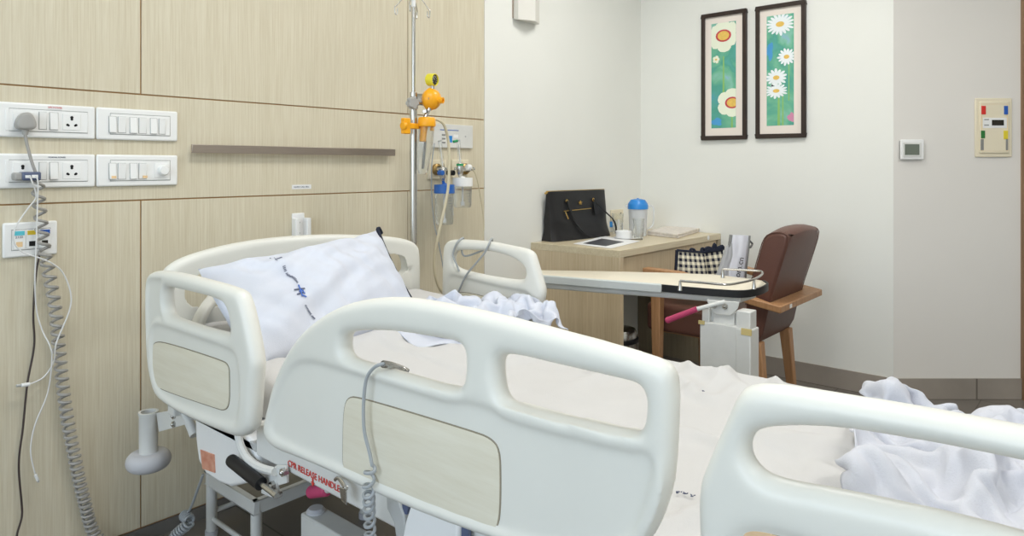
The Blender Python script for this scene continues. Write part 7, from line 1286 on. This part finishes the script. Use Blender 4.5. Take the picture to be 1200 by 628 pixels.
# ---------------------------------------------------------------- desk
DX0, DX1, DY, DZ = 2.815, WX-.003, -.545, .782
t = thing('desk', 'pale wood-effect desk with one wide drawer standing in the room corner', 'desk', ((DX0+DX1)/2, DY/2, 0))
mb = MB(); mb.box((DX0,DY,DZ-.034),(DX1,-.002,DZ)); mb.build('desk_top', 'desktop', t, bevel=.0015)
mb = MB(); mb.box((DX0,DY,0),(DX0+.034,-.002,DZ-.034)); mb.build('side_panel', 'desk', t, bevel=.001)
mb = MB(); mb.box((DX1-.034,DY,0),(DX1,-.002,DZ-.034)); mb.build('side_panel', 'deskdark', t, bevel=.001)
mb = MB(); mb.box((DX0+.036,DY+.014,DZ-.20),(DX1-.036,DY+.032,DZ-.037)); mb.build('drawer', 'desk', t, bevel=.001)
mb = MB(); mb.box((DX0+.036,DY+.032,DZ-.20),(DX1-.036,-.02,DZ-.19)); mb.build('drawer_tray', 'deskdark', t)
q = P(830,278.5,Y=DY); mb = MB(); mb.cyl((q.x,DY,q.z),(q.x,DY-.002,q.z), .013); mb.build('round_sticker', 'whitepl', t)

# things on the desk
def dk(px, py): return P(px, py, Z=DZ)
# handbag
t = thing('handbag', 'black leather tote handbag with gold hardware standing on the desk', 'handbag', tuple(dk(680,282)))
c0, c1_ = dk(652,284), dk(717,276.5); u = (c1_-c0); Wb = u.length; u.normalize(); n = Vector((-u.y, u.x, 0))    # n points away from camera
if n.y < 0: n = -n
up_ = Vector((0,0,1)); Hb = .262; Db = .125
c0 = c0+Vector((0,0,.001))
def bagp(s, q, h):    # s along width, q depth 0..1, h height 0..1
    fl = 1+.02*h; dd_ = Db*(1-.80*h**.85)
    return c0+u*(Wb/2+(s-.5)*Wb*(fl+.04*(1-h)**4))+n*(Db/2+(q-.5)*dd_)+up_*(Hb*h)
mb = MB(); K = 44; loop = []
rp_ = rrect(0, 0, 1, 1, .22, 4)
vs = []; R = 22
for j in range(R+1):
    h = j/R
    for (s_, q_) in rp_:
        p = bagp(s_, q_, h); wv = .006*noise.noise(Vector((s_*4, h*5, q_*3)))*(1-h)+.004*math.sin(h*9+s_*5)*(1-h)
        vs.append(p+n*wv*(1 if q_ < .5 else -1))
K = len(rp_); fs = [(j*K+k, j*K+(k+1) % K, (j+1)*K+(k+1) % K, (j+1)*K+k) for j in range(R) for k in range(K)]+[tuple(range(K)), tuple(R*K+k for k in range(K))]
mb.add(vs, fs); body = mb.build('bag_body', 'bagleather', t, bevel=0)
mb = MB(); mb.tube([bagp(-.01,.5,1)+up_*.003, bagp(1.01,.5,1)+up_*.003], .0022, 8); mb.build('top_zip', 'gold', body)
mb = MB(); mb.tube([bagp(.20,0,.60)-n*.004, bagp(.68,0,.62)-n*.004], .0022, 6); mb.build('front_zip', 'gold', body)
for s_ in (.27, .74): mb = MB(); mb.lathe([(.006,-.002),(.0105,0),(.006,.002)], bagp(s_,0,.80)-n*.005, -n, 14); mb.build('gold_ring', 'gold', body)
mb = MB(); mb.tube([bagp(.22,0,.58)-n*.006, bagp(.23,0,.50)-n*.008, bagp(.245,0,.44)-n*.008], .003, 6); mb.build('zip_pull', 'gold', body); mb = MB(); mb.tube([bagp(-.03,.5,.97), bagp(.02,.4,1.0)], .006, 6); mb.build('zip_end', 'gold', body)
# crest-like gold badge with the lettering of the bag's maker
bc_ = bagp(.50,0,.76)-n*.005
mb = MB(); mb.tube([bc_-u*.017, bc_-u*.006+up_*.002, bc_+up_*.001, bc_+u*.006+up_*.002, bc_+u*.017], .0014, 5); mb.ball(bc_+up_*.006, .0042, 8); mb.ball(bc_-up_*.003-u*.004, .004, 8); mb.ball(bc_-up_*.003+u*.004, .004, 8); mb.tube([bc_-u*.011-up_*.006, bc_+u*.011-up_*.006], .0016, 5); mb.build('badge', 'gold', body)
text_obj('badge_lettering', 'COACH', .0065, basis(bc_-up_*.011-n*.0005, u, up_), 'gold', body)
def strap(pts, w_):
    mb = MB(); pts = catmull(pts, 10); vs = []
    for i, p in enumerate(pts): vs += [p-u*w_-n*.0, p+u*w_, p+u*w_-n*.004, p-u*w_-n*.004]
    L_ = len(pts); mb.add(vs, [(i*4+k, i*4+(k+1) % 4, (i+1)*4+(k+1) % 4, (i+1)*4+k) for i in range(L_-1) for k in range(4)]+[(0,1,2,3),((L_-1)*4,(L_-1)*4+1,(L_-1)*4+2,(L_-1)*4+3)]); return mb.build('strap', 'bagleather', t)
strap([bagp(.27,0,.80)-n*.008, bagp(.30,0,.60)-n*.010, bagp(.36,0,.35)-n*.012, bagp(.46,0,.14)-n*.016, bagp(.60,0,.04)-n*.020], .0085)
strap([bagp(.74,0,.80)-n*.008, bagp(.78,0,.72)-n*.012, bagp(.90,0,.52)-n*.020, bagp(1.0,0,.36)-n*.025, bagp(1.03,0,.2)-n*.025, bagp(1.0,0,.06)-n*.024], .006)
mb = MB(); mb.prism([bagp(.72,0,.74)-n*.009, bagp(.80,0,.74)-n*.009, bagp(.80,0,.48)-n*.009, bagp(.72,0,.48)-n*.009], -n*.003); mb.build('leather_tag', 'bagleather', t, bevel=.001)
# blue water bottle behind bag
q = dk(714,271.5); t = thing('water_bottle', 'small clear bottle with blue band just right of the handbag', 'bottle', tuple(q))
mb = MB(); mb.lathe([(0,0),(.026,0),(.028,.006),(.028,.10),(.020,.125),(.011,.135),(.011,.15)], q, seg=20); mb.build('bottle_body', 'clear', t); mb = MB(); mb.lathe([(.0285,.03),(.0287,.032),(.0287,.062),(.0285,.064)], q, seg=20); mb.build('blue_band', 'blue', t)
mb = MB(); mb.lathe([(.0125,.14),(.0125,.155),(0,.156)], q, seg=16); mb.build('bottle_cap', 'whitepl', t)
# jug
q = dk(747.5,276); q.z = DZ; k_ = math.hypot(q.x*cs+(q.y-CY)*sn, 0)/F
rj = 11.4*k_
t = thing('water_jug', 'tall frosted plastic water jug with bright blue lid', 'jug', tuple(q))
H1 = (276-239)*k_; H2 = (276-233)*k_
mb = MB(); mb.lathe([(0,.001),(rj*.86,.001),(rj*.88,.006),(rj*.99,H1),(rj*.95,H1),(rj*.84,.006),(0,.005)], q, seg=36); mb.build('jug_body', 'frost', t)
mb = MB(); mb.lathe([(rj*1.05,H1-.028),(rj*1.05,H1-.006),(rj*.98,H1+.004),(rj*.72,H2-.005),(rj*.3,H2),(0,H2)], q, seg=36); mb.lathe([(rj*1.05,H1-.028),(rj*.9,H1-.028)], q, seg=36); mb.cyl(q+Vector((0,0,H2-.003)), q+Vector((0,0,H2+.004)), .006); mb.build('jug_lid', 'blue', t)
hx = RXv; mb = MB(); mb.tube([q+hx*rj+UP*(H1-.012), q+hx*(rj+.028)+UP*(H1-.014), q+hx*(rj+.036)+UP*(H1-.05), q+hx*(rj+.030)+UP*(H1*.35), q+hx*(rj*.93)+UP*(H1*.2)], .0048, 8, smooth=6); mb.build('jug_handle', 'frost', t)
mb = MB(); mb.prism([q-hx*rj*1.0+UP*(H1-.004)+NV*.008, q-hx*(rj+.016)+UP*(H1-.004), q-hx*rj*1.0+UP*(H1-.004)-NV*.008], (0,0,-.016)); mb.build('jug_spout', 'frost', t)
def glass(label, px, py, w_px, h_px):
    q = dk(px, py); k_ = (q.x*cs+(q.y-CY)*sn)/F; r = w_px/2*k_; h = h_px*k_
    t = thing('glass_tumbler', label, 'glass', tuple(q), 'glass tumblers on the desk')
    mb = MB(); mb.lathe([(0,0),(r*.74,0),(r*.76,.003),(r,h),(r-.0018,h),(r*.70,.012),(0,.011)], q, seg=24); mb.build('tumbler_bowl', 'glass', t)
    mb = MB(); 
    for k in range(12):
        a = 2*PI*k/12; mb.tube([q+Vector((math.cos(a)*r*.775, math.sin(a)*r*.775, .004)), q+Vector((math.cos(a)*r*.93, math.sin(a)*r*.93, h*.72))], .0008, 4)
    mb.build('fluting', 'glass', t)
glass('clear fluted tumbler standing in front of the water jug', 748.3, 280.5, 14, 24.5)
glass('clear fluted tumbler standing between the handbag and the jug', 724, 274, 14, 24)
q = dk(731,279.6); k_ = (q.x*cs+(q.y-CY)*sn)/F
t = thing('saucer', 'flat white saucer under the small white bowl', 'saucer', tuple(q))
mb = MB(); mb.lathe([(0,.001),(.045,.001),(.075,.006),(.075,.008),(.045,.004),(0,.004)], q+Vector((.02,-.012,0)), seg=36); mb.build('saucer_dish', 'whitepl', t)
q2 = q+Vector((0,.0,.005)); t = thing('small_bowl', 'small white straight-sided bowl standing on the saucer', 'bowl', tuple(q2))
mb = MB(); r = 9.6*k_; mb.lathe([(0,0),(r*.93,0),(r*.98,.004),(r,.037),(r-.003,.039),(r-.004,.037),(r*.88,.006),(0,.005)], q2, seg=32); mb.build('bowl_wall', 'whitepl', t)
mb = MB(); q3 = dk(725,276); mb.cyl(q3, q3+UP*.092, .003); o = mb.build('drinking_straw', 'whitepl'); tag(o, 'short upright white straw beside the small white bowl', 'straw')
# paper and card
pp = [dk(a,b) for a,b in ((672,286),(716,291.5),(750,283),(708,277))]
mb = MB(); mb.prism([p+UP*.001 for p in pp], (0,0,.0015)); o = mb.build('printed_leaflet', 'paper'); tag(o, 'white printed leaflet lying at the front of the desk by the handbag', 'leaflet')
mb = MB(); c = sum(pp, Vector())/4; mb.prism([c.lerp(p,.62)-u*.03+UP*.0027 for p in pp], (0,0,.0003)); mb.build('dark_photograph', 'photo', o)
# newspapers
for k, (dz_, m_, lab) in enumerate(((0,'news','folded newspaper at the bottom of the pile on the desk'),(.0125,'news','folded newspaper on top of the pile on the desk'))):
    ps = [dk(a,b)+UP*(.001+dz_) for a,b in ((758,275.5),(795,279.5),(819,272),(785,268))]
    if k: ps = [p+u*.006*((-1)**i) for i, p in enumerate(ps)]
    mb = MB(); mb.prism(ps, (0,0,.0115)); o = mb.build('folded_newspaper', m_, bevel=.002); tag(o, lab, 'newspaper', 'newspapers piled on the desk')
    if k == 0:
        mb = MB(); a, b = ps[0], ps[1]; dd3 = (b-a).normalized(); nn3 = Vector((dd3.y,-dd3.x,0)); 
        if nn3.dot(Vector((0,-1,0))) < 0: nn3 = -nn3
        mb.prism([a+dd3*.01+nn3*.001+UP*.001, b-dd3*.06+nn3*.001+UP*.001, b-dd3*.06+nn3*.001+UP*.0105, a+dd3*.01+nn3*.001+UP*.0105], nn3*.0006); mb.build('printed_edge', 'newsred', o)

# pedal bin
bx, by = 3.06, -.38
t = thing('pedal_bin', 'brushed steel pedal bin with black rim under the desk', 'bin', (bx, by, 0))
mb = MB(); mb.lathe([(0,.02),(.094,.02),(.097,.025),(.097,.285),(0,.285)], (bx,by,0), seg=40); mb.build('bin_body', 'chrome', t)
mb = MB(); mb.lathe([(.100,.282),(.106,.286),(.106,.302),(.100,.306),(.09,.306)], (bx,by,0), seg=40); mb.build('rim', 'black', t)
mb = MB(); mb.lathe([(.095,.306),(.095,.335),(.088,.348),(.06,.355),(0,.357)], (bx,by,0), seg=40); mb.build('lid', 'chrome', t)
mb = MB(); mb.lathe([(0,0),(.099,0),(.099,.02),(0,.02)], (bx,by,0), seg=40); mb.box((bx-.02,by-.125,.008),(bx+.02,by-.09,.016)); mb.build('base_ring', 'black', t)

# ---------------------------------------------------------------- armchair
AX0, AX1 = 3.07, 3.49
t = thing('armchair', 'brown leatherette armchair with beech arms drawn up to the desk', 'armchair', ((AX0+AX1)/2, -.85, 0))
prof_ = [(P(a,b,X=AX0).y, P(a,b,X=AX0).z) for a,b in ((872,402),(872,380),(874,350),(880,330),(889,297),(894,281),(900,274),(912,272),(921,274),(924.5,281),(915,312),(902,352),(890,405))]
prof_ = chk(prof_, 1)
vs = []; NXS = 14; K = len(prof_); zmin = min(p[1] for p in prof_); zmax = max(p[1] for p in prof_)
for i in range(NXS+1):
    s_ = i/NXS; x = AX0+(AX1-AX0)*s_; e = 4*s_*(1-s_); edge = 1-(abs(2*s_-1))**8
    cy_ = sum(p[0] for p in prof_)/K
    for (y, z) in prof_:
        h = (z-zmin)/(zmax-zmin); zz = z+.022*e*max(0, h-.6)/.4; yy = y-.010*e*h*(1 if y < cy_-.1*h else 0)
        vs.append((x, yy, zz))
mb = MB(); mb.add(vs, [(i*K+k, i*K+(k+1) % K, (i+1)*K+(k+1) % K, (i+1)*K+k) for i in range(NXS) for k in range(K)]+[tuple(range(K)), tuple(NXS*K+k for k in range(K))]); bk = mb.build('backrest', 'leather', t, bevel=.014, bseg=3, angle=50)
for x in (AX0+.003, AX1-.003):
    mb = MB(); pr = [(x, y, z) for y, z in prof_ if z > .5]; mb.tube([Vector(p) for p in pr], .0022, 6); mb.build('piping', 'leather', bk)
mb = MB(); mb.box((AX0+.003,-1.06,.365),(AX1-.003,-.535,.50)); mb.build('seat', 'leather', t, bevel=.022, bseg=4)
mb = MB(); mb.box((AX0+.03,-1.03,.358),(AX1-.03,-.57,.372)); mb.build('seat_frame', 'beech', t, bevel=.003)
for (px_, X_, y_, top) in (('f', AX0-.04, -.625, .64), ('f', AX1+.04, -.625, .64)):
    mb = MB(); w0, w1 = .026, .017
    vs = [(X_-w1,y_-w1,0),(X_+w1,y_-w1,0),(X_+w1,y_+w1,0),(X_-w1,y_+w1,0),(X_-w0,y_-w0,top),(X_+w0,y_-w0,top),(X_+w0,y_+w0,top),(X_-w0,y_+w0,top)]
    mb.add(vs, [(3,2,1,0),(4,5,6,7),(0,1,5,4),(1,2,6,5),(2,3,7,6),(3,0,4,7)]); mb.build('front_leg', 'beech', t, bevel=.004)
for X_ in (AX0+.03, AX1-.03):
    mb = MB(); w0, w1 = .025, .017; y_ = -1.09; yb = -1.13
    vs = [(X_-w1,yb-w1,0),(X_+w1,yb-w1,0),(X_+w1,yb+w1,0),(X_-w1,yb+w1,0),(X_-w0,y_-w0,.39),(X_+w0,y_-w0,.39),(X_+w0,y_+w0,.39),(X_-w0,y_+w0,.39)]
    mb.add(vs, [(3,2,1,0),(4,5,6,7),(0,1,5,4),(1,2,6,5),(2,3,7,6),(3,0,4,7)]); mb.build('rear_leg', 'beech', t, bevel=.004)
def sweep(mb, pts, w_, h_):
    vs = []; n_ = len(pts)
    for i, (p, o_) in enumerate(pts):
        p = Vector(p); o_ = Vector(o_); vs += [p-o_*w_-UP*h_, p+o_*w_-UP*h_, p+o_*w_+UP*h_, p-o_*w_+UP*h_]
    mb.add(vs, [(i*4+k, i*4+(k+1) % 4, (i+1)*4+(k+1) % 4, (i+1)*4+k) for i in range(n_-1) for k in range(4)]+[(0,1,2,3),((n_-1)*4,(n_-1)*4+1,(n_-1)*4+2,(n_-1)*4+3)])
mb = MB(); xl, xr = AX0-.045, AX1+.045
sweep(mb, [((xl,-.56,.668),(1,0,0)),((xl,-.75,.664),(1,0,0)),((xl+.0,-.95,.625),(1,0,0)),((xl+.0,-1.10,.585),(1,0,0)),((xl+.002,-1.195,.565),(1,1.35,0)),((xr-.002,-1.195,.565),(-1,1.35,0)),((xr,-1.10,.585),(-1,0,0)),((xr,-.95,.625),(-1,0,0)),((xr,-.75,.664),(-1,0,0)),((xr,-.56,.668),(-1,0,0))], .027, .015)
mb.build('armrest_band', 'beech', t, bevel=.004)
q = P(927,350,Y=-1.233); mb = MB(); mb.box((q.x-.012,-1.2330,.557),(q.x+.014,-1.230,.573)); mb.build('paper_tag', 'paper', t)

# bags on the chair seat
def softbag(name, label, cat, quadpx, T0, T1, m_, period=None, puff=.02, group=None, edges=None, edm='navy'):
    (a, b, c, d) = quadpx   # TL, TR, BR, BL pixels on the front face at depth T0
    f = [P(*p, T=T0) for p in (d, c, b, a)]
    for k in (0, 1): f[k].z = max(f[k].z, .502) if f[k].z < .52 else f[k].z
    t = thing(name, label, cat, tuple((f[0]+f[1])/2), group); back = Vector((cs, sn, 0))
    mb = MB()
    def fr_(sg):
        def g(u, v):
            p = quad(f, u, v); e = 16*u*(1-u)*v*(1-v); th = (T1-T0)*(.5-.42*v)
            return p+back*((T1-T0)*.5+sg*(-th*min(1, 6*min(u,1-u)+.15)-puff*e*.5+.006*noise.noise(Vector((u*4, v*4, T0*9)))))
        return g
    gf, gb = fr_(1), fr_(-1); o0 = len(mb.v)
    mb.sheet(gf, 24, 24); mb.sheet(gb, 24, 24)
    for uu in (0, 1): mb.sheet(lambda q_, v: gf(uu, v).lerp(gb(uu, v), q_), 2, 24)
    mb.sheet(lambda q_, u_: gf(u_, 0).lerp(gb(u_, 0), q_), 2, 24); mb.sheet(lambda q_, u_: gf(u_, 1).lerp(gb(u_, 1), q_), 2, 24)
    if period:
        W_ = (f[1]-f[0]).length/period; H_ = (f[3]-f[0]).length/period
        for k in mb.uv: mb.uv[k] = (mb.uv[k][0]*W_, mb.uv[k][1]*H_)
    o = mb.build('bag_body', m_, t, angle=60, weld=False)
    mb = MB(); nv = -back*.002
    if edges:
        for e_ in edges:
            if e_ == 'top': mb.tube([gf(i/12, 1)+nv for i in range(13)], .006, 6)
            if e_ == 'left': mb.tube([gf(0, i/12)+nv for i in range(13)], .008, 6)
            if e_ == 'right': mb.tube([gf(1, i/12)+nv for i in range(13)], .005, 6)
        mb.build('bag_binding', edm, t)
    return t, gf, gb
bt_, gf, gb = softbag('gingham_bag', 'gingham bag with plain navy side binding, nearest the desk on the armchair', 'bag', ((796,294.5),(829,297),(836,345),(793,345)), 3.40, 3.50, 'gingham', .029, edges=('left','top'), group='gingham bags on the armchair')
mb = MB(); mb.tube([gf(.45,1), gf(.5,1)+UP*.012, gf(.6,1)+UP*.010, gf(.64,1)], .006, 6, smooth=4); mb.tube([gf(.85,1), gf(.9,1)+UP*.018, gf(1,1)+UP*.014], .007, 6, smooth=4); mb.build('cloth_handle', 'navy', bt_)
bt_, gf, gb = softbag('gingham_bag', 'gingham bag with bunched black straps, the one next to the silver-grey bag', 'bag', ((826,297),(850,294),(856,345),(830,345)), 3.52, 3.62, 'gingham', .029, edges=('top',), group='gingham bags on the armchair')
mb = MB(); mb.tube([gf(.0,1), gf(.25,1)+UP*.02, gf(.5,1)+UP*.012, gf(.6,1)+UP*.034, gf(.7,1)+UP*.012, gf(1,1)+UP*.018, gf(1.0,1)], .009, 6, smooth=4); mb.tube([gf(.1,1)+UP*.004, gf(.9,1)+UP*.006], .012, 6); mb.build('cloth_handle', 'navy', bt_)
bt_, gf, gb = softbag('carrier_bag', 'white carrier bag with grey edges and black web-address lettering on the armchair', 'bag', ((859.5,276),(881.5,277),(874,350),(848,350)), 3.36, 3.44, 'whitebag', edges=('left','right'), edm='groovel', puff=.012)
pa, pb = P(861.5,326,T=3.352), P(867,302,T=3.352)
text_obj('black_lettering', '.com.cn', .040, basis(gf(.52,.46)-Vector((cs,sn,0))*.010, (pb-pa), (pb-pa).cross(Vector((-cs,-sn,0)))*-1), 'black', bt_)
mb = MB(); mb.tube([gf(1,.93), gf(1.12,.90), gf(1.28,.86), gf(1.15,.80)], .005, 6, smooth=4); mb.build('bag_tie', 'groovel', bt_)
softbag('grey_bag', 'soft silver-grey bag slumped against the left of the carrier bag', 'bag', ((853,289),(862,284),(862,345),(833,345)), 3.37, 3.42, 'greybag', puff=.01)

# ---------------------------------------------------------------- overbed table
TZ = .75
t = thing('overbed_table', 'white overbed table with cream top and black edge beyond the far rail', 'overbed table', (2.3,-1.3,0))
top = [(624,321.9),(700,327.6),(776,333.3),(812,336.6),(850,339.6),(872,340),(890,336.5),(898,332),(893,328.5),(872,325.5),(836,321.5),(785,319.5),(700,317.5),(635,316.5),(620,317)]
tp_ = [P(a,b,Z=TZ+.0) for a,b in top]; t2d = [(p.x, p.y) for p in tp_]
from_meshes('table_top', [slab_mesh([t2d], .009, .002, XY(TZ-.009))], ['tabletop'], t)
ed = [(p.x, p.y, TZ-.012) for p in [P(a,b,Z=TZ) for a,b in ((776,333.3),(812,336.6),(850,339.6),(872,340),(890,336.5),(898,332),(893,328.5))]]
mb = MB(); e2 = catmull(ed, 6); cc = Vector((2.35,-1.1,TZ)); vs = []
for p in e2:
    o_ = (p-cc); o_.z = 0; o_.normalize(); vs += [p+Vector((0,0,.013))+o_*.001, p+Vector((0,0,.013))+o_*.008, p-Vector((0,0,.013))+o_*.008, p-Vector((0,0,.013))+o_*.001]
L_ = len(e2); mb.add(vs, [(i*4+k, i*4+(k+1) % 4, (i+1)*4+(k+1) % 4, (i+1)*4+k) for i in range(L_-1) for k in range(4)]+[(0,1,2,3),((L_-1)*4,(L_-1)*4+1,(L_-1)*4+2,(L_-1)*4+3)]); mb.build('black_edging', 'black', t)
a = P(622,321.7,Z=TZ); b = P(776,333.3,Z=TZ); d = (b-a).normalized(); s_ = Vector((d.y,-d.x,0)); s_ = s_ if s_.dot(Vector((-1,0,0))) > 0 else -s_
mb = MB(); mb.prism([a+UP*.003+s_*.014, a+UP*.003-s_*.001, a-UP*.030-s_*.001, a-UP*.030+s_*.014][::-1], b-a); mb.build('grey_edge_strip', 'tableedge', t, bevel=.005, bseg=3)
# underframe
uf = [P(a,b,Z=TZ-.045) for a,b in ((626,335),(700,341),(775,346.5),(840,352),(868,353),(886,347),(880,340),(836,333),(700,330),(630,329))]
from_meshes('under_frame', [slab_mesh([[(p.x,p.y) for p in uf]], .013, .009, XY(TZ-.040))], ['metal'], t)
# column
ca = P(820,380,X=2.235); cb2 = P(863,380,X=2.235); cd = P(879.5,384,X=2.235)
yA, yB, yC = ca.y, cb2.y, cd.y
mb = MB(); mb.box((2.235,yC+.02,.10),(2.30,yA+.0,TZ-.103)); mb.box((2.232,yC-.001,.10),(2.306,yC+.050,TZ-.108)); lc_ = mb.build('lower_column', 'metal', t, bevel=.004)
mb = MB(); mb.box((2.242,yC+.004,.4),(2.297,yC+.052,TZ-.05)); mb.box((2.245,yA-.030,.4),(2.297,yA-.003,TZ-.05)); mb.box((2.262,yC+.03,.4),(2.285,yA-.02,TZ-.06)); mb.box((2.252,yC+.062,.4),(2.29,yA-.040,TZ-.06)); mb.build('upper_column', 'metal', t, bevel=.003)
mb = MB(); pl_ = [P(a,b,X=2.240) for a,b in ((828,351),(866,354),(864,362),(856,370),(838,368),(831,360))]; mb.prism(pl_, (.006,0,0)); br_ = mb.build('bracket_plate', 'metal', t, bevel=.0015)
mb = MB()
for x_, y_ in ((837.5,357.5),(850,358.8)): p = P(x_, y_, X=2.240); mb.cyl(p, p-Vector((.006,0,0)), .0105, seg=6); mb.ball(p-Vector((.006,0,0)), .006, 8)
mb.build('bolt', 'chrome', br_)
mb = MB(); mb.box((2.2305,yA-.018,TZ-.112),(2.236,yA+.003,TZ-.100)); mb.build('yellowed_tape', 'tape', lc_)
mb = MB(); mb.box((2.2300,yC-.004,TZ-.125),(2.236,yC+.030,TZ-.104)); mb.build('yellowed_tape', 'tape', lc_)
a = P(783,375,X=2.20); b = P(817,362,X=2.205); c = P(850,353.5,X=2.24)
mb = MB(); mb.tube([a, a.lerp(b,.08), b], [.0115, .0095], 14); mb.ball(a, .0115); mb.build('lever_grip', 'pink', t)
mb = MB(); mb.tube([b, c], .0075, 10); mb.build('lever_rod', 'metal', t)
# steel gallery rail
zr = TZ+.034
fr1 = [P(796.5,339,Z=TZ)]; 
rp1 = [P(a,b,Z=zr) for a,b in ((797,329),(822,331),(850,333.3),(868,331),(884,327),(893,321.5),(892,318),(880,316.8),(847,315))]
mb = MB(); mb.tube(rp1, .0042, 8, smooth=5); gr = mb.build('gallery_rail', 'chrome', t)
for p in (rp1[0], P(883.5,327.5,Z=zr), rp1[-1]):
    mb = MB(); mb.lathe([(0,.001),(.008,.001),(.0065,.010),(.0045,.026),(.0045,zr-TZ),(0,zr-TZ)], (p.x,p.y,TZ)); mb.build('rail_post', 'chrome', t)
# base
mb = MB(); mb.box((2.22,yC-.02,.075),(2.31,yA+.16,.115)); mb.box((1.88,yC-.02,.085),(2.22,yC+.02,.110)); mb.box((1.88,yA+.12,.085),(2.22,yA+.16,.110)); bs_ = mb.build('base_frame', 'metal', t, bevel=.004)
for x_, y_ in ((1.90,yC),(1.90,yA+.14),(2.28,yC),(2.28,yA+.14)):
    mb = MB(); mb.cyl((x_-.012,y_,.030),(x_+.012,y_,.030), .030, seg=20); cw = mb.build('castor', 'black', bs_, bevel=.004); mb = MB(); mb.box((x_-.018,y_-.012,.03),(x_-.013,y_+.012,.08)); mb.box((x_+.013,y_-.012,.03),(x_+.018,y_+.012,.08)); mb.build('castor_fork', 'metald', bs_)
